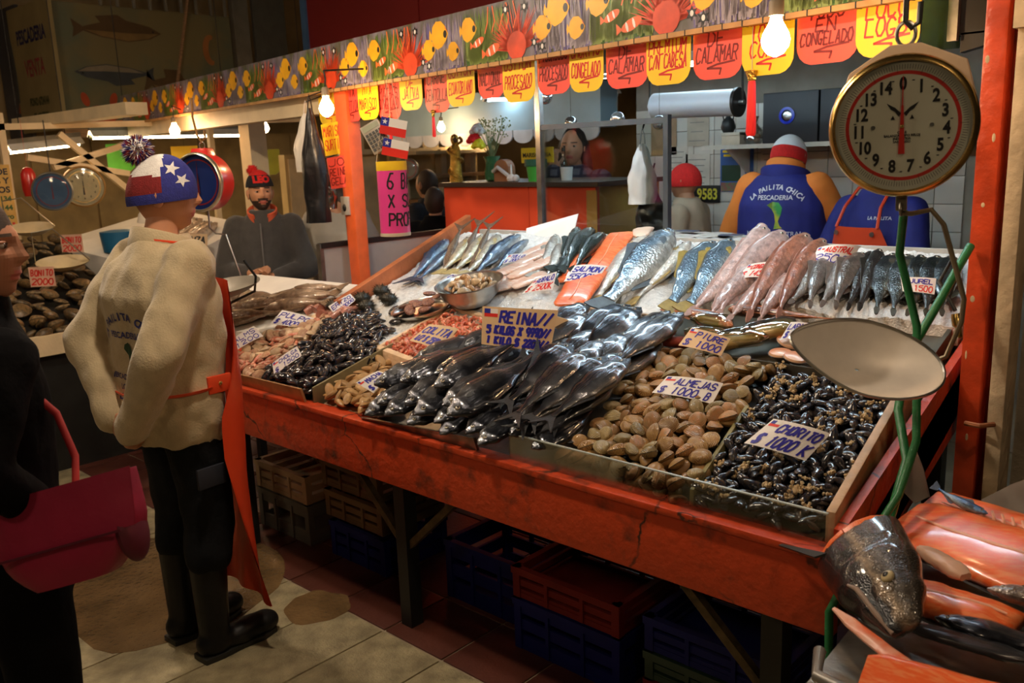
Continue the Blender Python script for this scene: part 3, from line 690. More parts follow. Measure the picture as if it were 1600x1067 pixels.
# --- the seller in front of the stall: seen from his right and behind, hands behind his back
AR = [(1, (.238, -.165, 1.12), (.07, -.20, .87)), (-1, (-.238, -.165, 1.12), (-.07, -.19, .88))]
sel, HM, k = person('standing seller in beige fleece, orange apron and star beanie, hands behind his back', (-2.08, -.46, 0), math.radians(3), 1.70, (.52, .24, .13), (-.04, 0, -.66), (.0, .035, .0),
    AR, hands=[((.085, -.19, .87), (-.8, .05, -.4), (0, 1, 0), 1), ((-.07, -.20, .88), (.8, .0, -.4), (0, 1, 0), -1)])
m = MB(); torso(m, k, ((.79, .20, .145, 0, -.01), (.86, .21, .15, 0, -.01), (1.0, .21, .155, 0, -.01), (1.15, .222, .162, 0, -.01), (1.28, .225, .165, 0, -.015), (1.37, .195, .13, 0, -.01), (1.43, .12, .10, 0, 0), (1.46, .09, .09, 0, .01)))
for a in AR: sleeve(m, k, a[0], a[1], a[2], (.084, .070, .056))
jk = cloth(sel, m, 'fleece_jacket', FLEECE, .010, .015, 9, 1)
m = MB()
def collar(o, k, mtl, z0=1.415, z1=1.53, r0=.098, r1=.090, y=.015, name='collar', open_a=.35):
    b = MB(); rr = []
    for z, r in ((z0, r0), ((z0 + z1) / 2, r0 * 1.0), (z1, r1), (z1 + .006, r1 - .006), (z1, r1 - .014), (z0, r0 - .016)):
        rr.append([Vector((r * math.sin(a), y + r * 1.0 * math.cos(a) + (z - z0) * .12, z - .035 * (1 + math.cos(a)))) * k for a in [open_a + (2 * PI - 2 * open_a) * j / 30 for j in range(31)]])
    b.loft(rr, False, False); return b.build(name, mtl, o, smooth=True, local=True)
collar(sel, k, FLEECE, 1.40, 1.49, .112, .104)
b = MB().tube([Vector((.105 * math.sin(a), .02 + .10 * math.cos(a), 1.435 - .02 * math.cos(a))) * k for a in [PI * .35 + 1.3 * PI * j / 20 for j in range(21)]], .008, 6, flat=.5).build('apron_neck_strap', APRON, sel, smooth=True, local=True)
m = MB(); trousers(m, k, (.108, .085, .082), .30); cloth(sel, m, 'trousers', DKTR, .011, .009, 10, 2)
MB().box((.195, -.02, .68), (.012, .10, .07)).build('cargo_pocket', mat('navy_patch', (.015, .018, .03), .8), sel, local=True, bevel=.004)
boots(sel, RUBBER, k, 'rubber_boot', .40)
# apron: sheet wrapped round the front, flaring forward towards the hem
b = MB(); rows = []
for i in range(25):
    t_ = i / 24; z = 1.30 - t_ * 1.12; hw = .12 + .20 * min(1, t_ * 2.6) ** 1.2 if t_ < .42 else .32 + .02 * (t_ - .42)
    row = []
    for j in range(21):
        s_ = -1 + 2 * j / 20; ang = s_ * (hw / .21); bulge = 1 + .10 * math.exp(-((t_ - .30) / .2) ** 2)
        fl_ = max(0, t_ - .5) / .5
        X = (1 - fl_) * .238 * math.sin(min(1.5, max(-1.5, ang))) + fl_ * s_ * .27
        Y = (1 - fl_) * (.176 * bulge * math.cos(min(1.6, max(-1.6, ang)))) + fl_ * (.13 - .04 * abs(s_) + .012 * math.sin(s_ * 9 + t_ * 3))
        Y += .02 * fl_
        row.append(Vector((X, Y + .006, z)))
    rows.append(row)
for off, rv in ((0, 1),):
    b.loft(rows, False, False); b.loft([[p + Vector((0, -.004, 0)) for p in r_][::-1] for r_ in rows], False, False)
b.build('apron', APRON, sel, smooth=True, local=True)
w = MB().box((.212, .035, .985), (.012, .085, .058)); w.build('apron_tab', APRON, sel, local=True, bevel=.004)
MB().ell((.220, .035, .988), (.004, .007, .007), 10, 6).build('apron_button', BRASS, sel, local=True)
MB().tube([Vector((.216 * math.cos(a), .168 * math.sin(a) - .01, .975 + .012 * math.sin(a))) for a in [.1 - 3.3 * j / 24 for j in range(25)]], .009, 6, flat=.4).build('apron_belt', APRON, sel, smooth=True, local=True)
def hatpat(c, i):
    if i < 4: return 2
    if c.y > .012: return 2
    return 0 if c.z > .064 else 1
bn = beanie(sel, HM, k, hatpat, [KW, KR, KB], lift=1.02, zo=.002, a0=-.20, tilt=.014)
for (yy, zz, r, rot) in ((.040, .088, .024, .2), (.070, .052, .022, .5)):
    art = MB().prism(star(yy, zz, r, rot=rot), 0, .001, frame((.15, 0, 0), (0, 1, 0), (0, 0, 1))); art.f = art.f[1:2]; art.m = [0]
    art = subdiv(art, .012); art.v = [HM @ p for p in art.v]
    project(art, bn, HM.to_3x3() @ Vector((-1, 0, 0)), .002).build('knitted_star', KW, bn, local=True)
pompom(sel, HM @ Vector((0, -.068, .146)), .052, [KW, KR, KB, KR, KB], 1000)
# back print of the fleece
art = MB(); rr_ = random.Random(2)
BM = frame((-.095, -.4, 1.235), (1, 0, 0), (0, 0, 1))
for i, ch in enumerate('LA PAILITA CHICA'):
    a = -1.05 + 2.1 * i / 15; typeset(art, ch, BM @ Matrix.Translation((.12 + .145 * math.sin(a), .145 * math.cos(a) - .16, 0)) @ Matrix.Rotation(-a, 4, 'Z'), .034, .0012)
typeset(art, 'PESCADERIA', BM @ Matrix.Translation((.12, -.075, 0)), .028, .0008)
for i, ln in enumerate(('MERCADO CENTRAL', 'LOCAL 108', 'FONO 6724378')): typeset(art, ln, BM @ Matrix.Translation((.12, -.215 - .034 * i, 0)), .026, .0006)
project(art, jk, (0, 1, 0), .003, -.20).build('back_print', mat('print_navy', (.03, .035, .16), .7), jk, local=True)
art = MB().prism([(.12 + x * .9, -.15 + y) for x, y in ((-.012, .045), (.006, .052), (.020, .035), (.018, .005), (.006, -.030), (.018, -.05), (-.006, -.048), (-.002, -.02), (-.006, .01), (-.02, .03))], 0, .001, BM)
project(art, jk, (0, 1, 0), .003).build('back_fish_emblem', mat('print_green', (.02, .06, .03), .7), jk, local=True)
# short dark hair at the nape

# --- the passer-by at the left edge: black clothes, magenta shoulder bag
AW = [(1, (.25, -.09, 1.17), (.20, .03, 1.02)), (-1, (-.27, 0, 1.10), (-.27, .08, .86))]
wo, HM, k = person('person in black clothes with magenta shoulder bag at the left edge', (-1.362, -1.23, 0), math.radians(0), 1.63, (.42, .19, .11), (.0, 0, -.72), (.0, .03, .0), AW, female=True,
    hands=[((.20, .03, 1.02), (-.1, .6, -.8), (-1, 0, 0), 1), ((-.27, .08, .86), (0, .2, -1), (1, 0, 0), -1)], curl=.4)
BLK = mat('black_knit', (.004, .004, .005), .9, var=.3, scale=12, bump=.2, spec=.08)
m = MB(); torso(m, k, ((.86, .185, .135, 0, 0), (1.0, .17, .125, 0, 0), (1.15, .175, .13, 0, 0), (1.28, .19, .13, 0, 0), (1.37, .18, .11, 0, 0), (1.43, .11, .09, 0, 0), (1.49, .075, .075, 0, .01)))
for a in AW: sleeve(m, k, a[0], a[1], a[2], (.075, .060, .046))
cloth(wo, m, 'black_sweater', BLK, .010, .007, 10, 3)
m = MB(); trousers(m, k, (.098, .075, .075), .04, .085); cloth(wo, m, 'black_trousers', BLK, .011, .006, 9, 4)
hr = MB(); hr.ell((0, -.012, .022), (.084, .100, .118), 28, 18, HM); hr.ell((0, -.085, -.03), (.05, .05, .06), 16, 10, HM); hr.build('hair', mat('dark_brown_hair', (.03, .017, .010), .6, var=.3, scale=30, stretch=(1, 1, 6), bump=.3), wo, smooth=True, local=True)
boots(wo, BLK, k, 'shoe', .12)
BAGM = mat('magenta_nylon', (.30, .008, .045), .55, var=.12, scale=7, bump=.3, bscale=18); BAGD = mat('dark_magenta', (.10, .004, .02), .6, var=.1)
bg_ = thing('shoulder_bag', 'magenta nylon shoulder bag at the hip of the person in black', 'bag', (-1.095, -1.175, .955), math.radians(43))
b = MB(); rr = []
for i in range(11):
    q = -1 + 2 * i / 10; w_ = .185 * (1 - .45 * max(0, -q) ** 2 - .06 * max(0, q)); th = .055 + .022 * (1 - q * q)
    rr.append([Vector((math.copysign(abs(math.cos(a)) ** .5, math.cos(a)) * w_ + .02 * q, math.copysign(abs(math.sin(a)) ** .6, math.sin(a)) * th, .12 * q)) for a in [2 * PI * j / 28 for j in range(28)]])
b.loft(rr); bd = b.build('bag_body', BAGM, bg_, smooth=True, local=True)
fp = MB(); fr_ = []
for i in range(7):
    q = -.15 + i * .2; fr_.append([Vector((x * (.19 - .02 * max(0, -q)) + .02 * q, -.082 + .03 * abs(x) ** 4, .12 * q)) for x in [-1 + 2 * j / 14 for j in range(15)]])
fp.loft(fr_, False, False); fp.loft([[p + Vector((0, .004, 0)) for p in r_][::-1] for r_ in fr_], False, False); fp.build('flap', BAGM, bg_, smooth=True, local=True)
MB().box((0, -.084, -.02), (.33, .006, .006)).build('zip', BAGD, bg_, local=True)
MB().ell((.150, -.005, -.03), (.030, .066, .085), 16, 12).build('end_pocket', BAGD, bg_, smooth=True, local=True)
bg_.rotation_euler = (math.radians(-12), math.radians(-14), math.radians(43)); bg_.scale = (.80, .80, .80)
MB().tube([(-1.10, -1.16, 1.03), (-1.13, -1.14, 1.10), (-1.20, -1.14, 1.18), (-1.30, -1.20, 1.28)], .008, 8, flat=.4).build('strap', mat('strap_red', (.45, .03, .03), .6), bg_, smooth=True)

# --- man in grey fleece and red-black beanie behind the hake, hands clasped
AF = [(1, (.27, .06, 1.09), (.07, .25, 1.09)), (-1, (-.27, .06, 1.09), (-.05, .25, 1.06))]
fm, HM, k = person('bearded person in charcoal fleece and red-black beanie clasping his hands', (-4.18, 1.22, 0), math.radians(-130), 1.60, (.58, .28, .15), (.04, 0, .30), (0, .03, 0), AF, beard=True,
    hands=[((.075, .25, 1.09), (-.85, .30, .25), (-.1, -.4, -1), -1), ((-.055, .26, 1.06), (.9, .2, .1), (0, -.6, 1), 1)], curl=1.15)
CHAR = mat('charcoal_fleece', (.055, .050, .045), .9, var=.12, scale=30, bump=.25, bscale=160, sheen=.3)
m = MB(); torso(m, k, ((.82, .20, .15, 0, 0), (1.0, .20, .155, 0, 0), (1.15, .205, .155, 0, 0), (1.28, .21, .145, 0, 0), (1.37, .19, .12, 0, 0), (1.43, .12, .10, 0, 0), (1.48, .085, .085, 0, .012)))
for a in AF: sleeve(m, k, a[0], a[1], Vector(a[2]) + Vector((a[0] * .045, -.03, 0)), (.085, .074, .052))
jf = cloth(fm, m, 'charcoal_fleece', CHAR, .010, .008, 9, 6)
MB().tube([Vector((0, .160 - .02 * abs(z - 1.2), z)) * k for z in (1.0, 1.1, 1.2, 1.3, 1.40)], .005, 6).build('zip', mat('zip_grey', (.16, .15, .14), .5), fm, local=True)
collar(fm, k, mat('orange_hood', (.75, .13, .05), .7), 1.43, 1.515, .095, .098, name='orange_collar', open_a=.5)
m = MB(); trousers(m, k); cloth(fm, m, 'trousers', DKTR, .014, .005)
def hat2(c, i):
    return 0 if i < 12 else 1
bn = beanie(fm, HM, k, hat2, [KK, KRED], lift=1.0, zo=.026, a0=.14)
pompom(fm, HM @ Vector((.03, -.05, .155)), .040, [KRED], 260)
art = MB(); typeset(art, 'LEO', frame((0, .4, .088), (-1, 0, 0), (0, 0, 1)), .058, .004)
art = subdiv(art, .015); art.v = [HM @ p for p in art.v]
project(art, bn, HM.to_3x3() @ Vector((0, -1, 0)), .002).build('knitted_letters', KRED, bn, local=True)
MB().lathe([(.0085, -.002), (.0115, -.002), (.0115, .002), (.0085, .002)], 14, align(Vector((.02, .315, 1.062)) * k, (1, .2, 0))).build('ring', BRASS, fm, local=True)

# --- worker in light grey T-shirt bending away behind the orange post
AG = [(1, (.26, .08, 1.10), (.22, .28, 1.0)), (-1, (-.26, .08, 1.10), (-.22, .28, 1.0))]
gw, HM, k = person('worker in light grey T-shirt seen from behind beside the orange post', (-3.98, 1.62, 0), math.radians(20), 1.62, (.50, .25, .14), (-.5, 0, 0), (0, .10, -.10), AG, hands=[((.22, .28, 1.0), (0, 1, -.2), (-1, 0, 0), 1), ((-.22, .28, 1.0), (0, 1, -.2), (1, 0, 0), -1)], curl=.5, vox=.012)
m = MB(); torso(m, k, ((.84, .20, .15, 0, 0), (1.0, .20, .15, 0, 0), (1.15, .21, .15, 0, 0), (1.28, .21, .145, 0, 0), (1.37, .18, .12, 0, .01), (1.43, .10, .09, 0, .02)))
for a in AG: m.cap(Vector((a[0] * .175, 0, 1.37)) * k, Vector((a[0] * .25, .06, 1.15)) * k, .085 * k, .082 * k)
cloth(gw, m, 't_shirt', mat('grey_cotton', (.50, .45, .36), .85, var=.06, bump=.1), .012, .008, 8, 9)
for a in AG:
    m = MB(); m.cap(Vector(a[1]) * k, Vector((a[0] * .24, .2, 1.05)) * k, .058 * k, .05 * k); cloth(gw, m, 'dark_sleeve', BLK, .012, .004)
m = MB(); trousers(m, k); cloth(gw, m, 'trousers', DKTR, .014, .005)
hb_ = MB(); hb_.ell((0, -.012, .01), (.082, .10, .115), 24, 16, HM); hb_.build('hair', BROW, gw, smooth=True, local=True)

# --- customers far behind
def simple(label, loc, yaw, H, top, skin=(.5, .25, .14), hair=True, head=(0, 0, 0), female=False, arms=None, hands=(), low=DKTR, name='dark_jacket', r=(.08, .068, .054), seed=0, girth=1.0, curl=.7, hp=(0, .025, 0)):
    A = arms or [(1, (.25, .0, 1.10), (.22, .10, .88)), (-1, (-.25, 0, 1.10), (-.22, .10, .88))]
    hs = hands or [((.22, .10, .88), (0, .3, -1), (-1, 0, 0), 1), ((-.22, .10, .88), (0, .3, -1), (1, 0, 0), -1)]
    o, HM, k = person(label, loc, yaw, H, skin, head, hp, A, female=female, hands=hs, vox=.013, curl=curl, girth=girth)
    m = MB(); torso(m, k, ((.82, .195, .15, 0, 0), (1.0, .19, .145, 0, 0), (1.15, .20, .15, 0, 0), (1.28, .205, .14, 0, 0), (1.37, .185, .12, 0, 0), (1.43, .115, .10, 0, 0), (1.48, .08, .08, 0, .012)), girth)
    for a in A: sleeve(m, k, a[0], a[1], a[2], r)
    j = cloth(o, m, name, top, .012, .007, 9, seed)
    m = MB(); trousers(m, k); cloth(o, m, 'trousers', low, .015, .005)
    if hair:
        hb = MB(); hb.ell((0, -.016, .012), (.082, .098, .116), 24, 16, HM); hb.build('hair', BROW, o, smooth=True, local=True)
    return o, HM, k, j
simple('dark-haired person in black jacket behind the pink cylinder sign', (-3.92, 2.42, 0), math.radians(30), 1.46, BLK, seed=11)
simple('person in dark jacket looking left beside the red cash counter', (-4.46, 2.86, 0), math.radians(95), 1.57, mat('navy_jacket', (.012, .014, .022), .8, var=.2), seed=12)
# cashier leaning on the counter, cheek on the right hand
PLAID = mat('plaid_dark', (.09, .085, .11), .85, var=.2, scale=20)
nt = PLAID.node_tree; N = nt.nodes; tcn = N.new('ShaderNodeTexCoord'); prev = None
for ax in ('X', 'Z'):
    wv = N.new('ShaderNodeTexWave'); wv.bands_direction = ax; wv.inputs['Scale'].default_value = 5.5; nt.links.new(tcn.outputs['Object'], wv.inputs['Vector'])
    rpn = N.new('ShaderNodeValToRGB'); rpn.color_ramp.elements[0].position = .72; rpn.color_ramp.elements[1].position = .9; rpn.color_ramp.elements[0].color = (.085, .08, .10, 1); rpn.color_ramp.elements[1].color = (.012, .012, .03, 1); nt.links.new(wv.outputs[0], rpn.inputs[0])
    if prev is None: prev = rpn.outputs[0]
    else:
        mxn = N.new('ShaderNodeMixRGB'); mxn.blend_type = 'DARKEN'; mxn.inputs[0].default_value = 1; nt.links.new(prev, mxn.inputs[1]); nt.links.new(rpn.outputs[0], mxn.inputs[2]); nt.links.new(mxn.outputs[0], N['Principled BSDF'].inputs['Base Color'])
AC = [(1, (.24, .20, 1.12), (.075, .16, 1.44)), (-1, (-.27, .12, 1.10), (-.10, .28, 1.08))]
ca, HM, k, j = simple('cashier with long dark hair and plaid shirt resting cheek on hand', (-3.14, 3.02, 0), math.radians(-165), 1.82, PLAID, (.52, .25, .15), False, (.0, 0, .15), True, AC,
    [((.075, .16, 1.445), (0, -.15, 1), (-.4, -1, 0), 1), ((-.10, .28, 1.08), (1, .2, 0), (0, 0, -1), -1)], name='plaid_shirt', r=(.085, .075, .058), seed=13, girth=1.1, curl=.8)
hr = MB(); hr.ell((0, -.03, .015), (.088, .098, .120), 28, 18, HM)
for s_ in (-1, 1): hr.cap(HM @ Vector((s_ * .07, -.03, .02)), HM @ Vector((s_ * .09, -.04, -.20)), .035, .045)
hr.cap(HM @ Vector((0, -.08, .0)), HM @ Vector((0, -.10, -.25)), .07, .08)
cloth(ca, hr, 'long_hair', mat('black_hair', (.012, .008, .007), .5, var=.3, scale=40, bump=.3), .010, .006, 20)
# --- fishmonger in blue vest, seen from behind
ORS = mat('orange_shirt', (.80, .22, .03), .8, var=.08, bump=.15); NAVY = mat('royal_blue_vest', (.012, .016, .17), .75, var=.12, scale=14, bump=.15)
AV = [(1, (.29, .10, 1.14), (.20, .30, 1.08)), (-1, (-.29, .0, 1.12), (-.24, .22, 1.02))]
vp, HM, k, j = simple('fishmonger in blue vest and orange sleeves seen from behind', (-1.52, 2.82, 0), math.radians(3), 1.79, ORS, head=(-.35, 0, 0), hp=(0, .06, -.065), hair=False, arms=AV, hands=[((.20, .30, 1.08), (0, 1, 0), (-1, 0, 0), 1), ((-.24, .22, 1.02), (0, 1, -.2), (1, 0, 0), -1)], name='orange_shirt', seed=14, girth=1.0)
m = MB(); torso(m, k, ((.80, .235, .18, 0, 0), (1.0, .235, .18, 0, 0), (1.15, .24, .18, 0, 0), (1.28, .235, .17, 0, 0), (1.37, .21, .14, 0, 0), (1.425, .15, .115, 0, 0), (1.45, .10, .10, 0, .01)))
vs_ = cloth(vp, m, 'blue_vest', NAVY, .011, .006, 8, 15)
collar(vp, k, NAVY, 1.42, 1.485, .125, .125, name='vest_collar', open_a=.5); collar(vp, k, ORS, 1.44, 1.52, .100, .098, name='shirt_collar', open_a=.5)
beanie(vp, HM, k, lambda c, i: 0 if i > 7 else 1, [WHITE, KRED], 'white_cap', .92, zo=.0)
art = MB(); BM = frame((0, -.4, 1.42), (1, 0, 0), (0, 0, 1))
for i, ch in enumerate('LA PAILITA CHICA'):
    a = -.80 + 1.6 * i / 15; typeset(art, ch, BM @ Matrix.Translation((.02 + .19 * math.sin(a), .19 * math.cos(a) - .16, 0)) @ Matrix.Rotation(-a, 4, 'Z'), .036, .001)
typeset(art, 'PESCADERIA', BM @ Matrix.Translation((.02, -.025, 0)), .034, .0006)
for i, ln in enumerate(('MERCADO CENTRAL', 'LOCAL 108', 'FONO 6724378')): typeset(art, ln, BM @ Matrix.Translation((.02, -.215 - .036 * i, 0)), .032, .0003)
project(art, vs_, (0, 1, 0), .003).build('back_print', mat('print_white', (.75, .75, .8), .7), vs_, local=True)
art = MB().prism([(.03 + x * 1.5, -.11 + y * 1.35) for x, y in ((-.03, .035), (-.01, .048), (.012, .045), (.026, .025), (.024, .0), (.014, -.028), (.02, -.045), (.03, -.055), (.0, -.058), (.004, -.03), (.0, .0), (-.01, .02))], 0, .001, BM)
project(art, vs_, (0, 1, 0), .003).build('fish_emblem', mat('print_fish_green', (.03, .30, .06), .6, col2=(.5, .5, .03)), vs_, local=True)
# --- second fishmonger facing us, orange bib apron
AP = [(1, (.27, .10, 1.10), (.12, .30, 1.12)), (-1, (-.27, .10, 1.12), (-.30, .36, 1.10))]
ap, HM, k, j = simple('fishmonger in blue jacket and orange bib apron facing the aisle', (-.93, 2.66, 0), math.radians(165), 1.66, NAVY, arms=AP, hands=[((.12, .30, 1.12), (-.5, 1, 0), (0, 0, -1), 1), ((-.30, .36, 1.10), (-.2, 1, 0), (0, 0, -1), -1)], name='blue_jacket', seed=16, girth=1.05)
b = MB(); rows = []
for i in range(19):
    t_ = i / 18; z = 1.27 - .75 * t_; a1 = .55 + .85 * min(1, t_ * 1.8)
    rows.append([Vector((.235 * math.sin(s_ * a1), .190 * math.cos(s_ * a1) + .01, z)) for s_ in [-1 + j / 8 for j in range(17)]])
b.loft(rows, False, False); b.loft([[p * .985 for p in r_][::-1] for r_ in rows], False, False); b.build('bib_apron', APRON, ap, smooth=True, local=True)
for s_ in (-1, 1):
    MB().tube([Vector((s_ * .115, .18, 1.265)), Vector((s_ * .10, .14, 1.36)), Vector((s_ * .09, .05, 1.45)), Vector((s_ * .06, -.08, 1.44))], .008, 6).build('apron_strap', APRON, ap, local=True)
    MB().lathe([(.005, 0), (.012, 0), (.012, .004), (.005, .004)], 12, align(Vector((s_ * .10, .196, 1.24)), (0, 1, 0))).build('eyelet', STEEL, ap, local=True)
art = MB(); typeset(art, 'LA PAILITA', frame((-.08, .4, 1.31), (-1, 0, 0), (0, 0, 1)), .022, .0006)
project(art, j, (0, -1, 0), .003).build('chest_print', mat('print_white', (.75, .75, .8)), j, local=True)
gv = MB()
hand_shapes(gv, align(Vector((-.30, .36, 1.10)) * k, (-.2, 1, 0)), .6, -1, 1.25); cloth(ap, gv, 'orange_glove', ORS, .006, .002)
# --- third worker half hidden behind the glass, red cap and orange apron
rw, HM, k, j = simple('worker in red cap behind the glass beside the white bag', (-2.20, 2.95, 0), math.radians(100), 1.58, mat('beige_shirt', (.40, .30, .2), .8), seed=18, name='beige_shirt', hair=False)
beanie(rw, HM, k, lambda c, i: 0, [KRED], 'red_cap', .92, zo=.0)
# ================================================================= SEAFOOD
def interp(tab, t):
    for (a, *va), (b, *vb) in zip(tab, tab[1:]):
        if t <= b:
            f = (t - a) / (b - a); f = f * f * (3 - 2 * f)
            return [p + (q - p) * f for p, q in zip(va, vb)]
    return list(tab[-1][1:])
# body tables: position from snout (0) to tail root (1): back height, belly depth, half thickness, in body lengths
BODY = {
 'deep':   [(0, .012, .012, .010), (.05, .075, .060, .030), (.16, .165, .130, .062), (.34, .205, .185, .075), (.55, .165, .160, .062), (.78, .070, .068, .028), (.92, .030, .030, .013), (1, .034, .034, .010)],
 'salmon': [(0, .008, .008, .008), (.05, .040, .038, .030), (.16, .085, .080, .055), (.38, .118, .112, .070), (.60, .100, .092, .058), (.80, .058, .052, .034), (.93, .036, .034, .018), (1, .044, .042, .012)],
 'slim':   [(0, .008, .010, .008), (.05, .034, .036, .030), (.16, .064, .066, .052), (.35, .080, .086, .062), (.60, .062, .066, .048), (.82, .032, .034, .024), (.95, .018, .018, .011), (1, .022, .022, .008)],
 'eel':    [(0, .012, .014, .012), (.05, .052, .050, .046), (.16, .072, .070, .064), (.30, .078, .080, .066), (.55, .062, .062, .050), (.80, .038, .038, .028), (.95, .016, .016, .010), (1, .008, .008, .006)],
 'jack':   [(0, .008, .010, .008), (.05, .045, .045, .030), (.18, .090, .085, .055), (.38, .108, .108, .064), (.62, .078, .078, .046), (.84, .030, .030, .020), (.95, .014, .014, .012), (1, .016, .016, .008)]}
TAILS = {'fork': [(0, .034), (-.05, .07), (-.16, .165), (-.155, .145), (-.075, .02), (-.075, -.02), (-.155, -.145), (-.16, -.165), (-.05, -.07), (0, -.034)],
         'fan': [(0, .034), (-.06, .062), (-.13, .085), (-.135, .04), (-.125, 0), (-.135, -.04), (-.13, -.085), (-.06, -.062), (0, -.034)],
         'point': [(0, .012), (-.04, .022), (-.10, .012), (-.115, 0), (-.10, -.012), (-.04, -.022), (0, -.012)]}
def bend(p, c):  # gentle curve of the whole fish in its own plane
    return Vector((p[0], p[1] + c * (p[0] * p[0] * 4 - .5) * .5, p[2]))
_fm = {}
def fish_parts(shape, tail, c):
    """meshes of one fish of length 1: snout at +x .5, tail root at -x .36, back towards +y, flanks +-z"""
    key = (shape, tail, c)
    if key in _fm: return _fm[key]
    T = BODY[shape]; nr, nc = 30, 18; x0, x1 = .5, -.36; rings = []
    for i in range(nr + 1):
        t = i / nr; t = t ** 1.15; up, dn, th = interp(T, t); x = x0 + (x1 - x0) * t; rr = []
        for j in range(nc):
            a = 2 * PI * j / nc; cy, cz = math.sin(a), math.cos(a)
            y = (up if cy > 0 else dn) * math.copysign(abs(cy) ** .9, cy); z = th * math.copysign(abs(cz) ** .85, cz)
            gill = .93 if .19 < t < .215 and abs(cy) < .75 else 1
            mouth = .55 if t < .07 and -.35 < cy < -.12 else 1
            rr.append(bend((x, y, z * gill * mouth), c))
        rings.append(rr)
    out = {}
    out['body'] = MB().loft(rings)
    def fin(pts, th=.004):
        b = MB(); n = len(pts); top = [bend((x, y, th), c) for x, y in pts]; bot = [bend((x, y, -th), c) for x, y in pts]
        b.add(top + bot, [tuple(range(n)), tuple(range(2 * n - 1, n - 1, -1))] + [(i, n + i, n + (i + 1) % n, (i + 1) % n) for i in range(n)]); return b
    out['tail_fin'] = fin([(-.345 + x, y) for x, y in TAILS[tail]])
    up = lambda t: interp(T, t)[0]; dn = lambda t: interp(T, t)[1]; X = lambda t: x0 + (x1 - x0) * t
    if shape in ('eel',):
        out['dorsal_fin'] = fin([(X(t), up(t) * .9) for t in (.22, .4, .6, .8, .97)] + [(X(t), up(t) + .014) for t in (.95, .8, .6, .4, .25)])
    else:
        out['dorsal_fin'] = fin([(X(t), up(t) * .92) for t in (.30, .45, .6, .72)] + [(X(.70), up(.7) + .012), (X(.5), up(.5) + .025), (X(.38), up(.38) + .05), (X(.33), up(.33) + .03)])
    out['anal_fin'] = fin([(X(t), -dn(t) * .92) for t in (.58, .7, .82)] + [(X(.82), -dn(.82) - .008), (X(.68), -dn(.68) - .035), (X(.62), -dn(.6) - .03)])
    pf = MB()
    th = interp(T, .26)[2]
    for s in (1,):
        P = [(X(.21), -.01), (X(.25), .012), (X(.40), -.012), (X(.44), -.03), (X(.36), -.038), (X(.24), -.030)]
        pf.add([bend((x, y, s * (th * .97 + .006 * i * 0 + .004)), c) for i, (x, y) in enumerate(P)] + [bend((x, y, s * (th * .97 - .002)), c) for x, y in P], [(0, 1, 2, 3, 4, 5), (11, 10, 9, 8, 7, 6)] + [(i, 6 + i, 6 + (i + 1) % 6, (i + 1) % 6) for i in range(6)])
    out['pectoral_fin'] = pf
    e = MB(); u_, d_, th = interp(T, .085)
    r = .018 if shape != 'eel' else .012
    if shape == 'deep': r = .024
    ey = MB(); pu = MB()
    for s in (1, -1):
        p = bend((X(.10), u_ * .22, s * th * 1.05), c); ey.ell(p, (r, r, r * .5), 12, 8)
    out['eye'] = ey
    for s in (1, -1): pu.ell(bend((X(.10), u_ * .22, s * (th * 1.05 + r * .36)), c), (r * .55, r * .55, r * .25), 10, 6)
    out['pupil'] = pu
    _fm[key] = out
    return out
def fmats(n, back, mid, belly, fin, **kw): return fishmat(n, back, mid, belly, **kw), mat(n + '_fin', fin, .4, var=.25, scale=18, bump=.2)
EYE = mat('fish_eye', (.02, .02, .025), .08, spec=1.0, var=.1)
EYER = mat('fish_eye_ring', (.38, .34, .26), .2, .3, spec=1.0, var=.2)
_me = {}
def fish(shape, tail, c, look, H, T, roll, label, group=None, cat='fish', name='fish', scale=1.0, stretch=1.0):
    """H, T: snout and tail tip in the world; roll 0 = lying flat on its flank on the display"""
    H = Vector(H); T = Vector(T); x = (H - T).normalized(); n = SLN; z = (n - x * n.dot(x)).normalized(); y = z.cross(x)
    M = Matrix((x, y, z)).transposed().to_4x4() @ Matrix.Rotation(roll, 4, 'X'); L = (H - T).length * scale
    M = Matrix.Translation((H + T) / 2) @ M @ Matrix.Diagonal((L, L * stretch, L * stretch, 1))
    t = thing(name, label, cat, M=M, group=group); P = fish_parts(shape, tail, c)
    for k_, mb in P.items():
        key = (shape, tail, c, look, k_)
        if key not in _me:
            mt = EYE if k_ == 'pupil' else EYER if k_ == 'eye' else LOOK[look][0 if k_ == 'body' else 1]
            _me[key] = mb.mesh(k_, mt, smooth=True, ang=50)
        child(k_, _me[key], t)
    return t
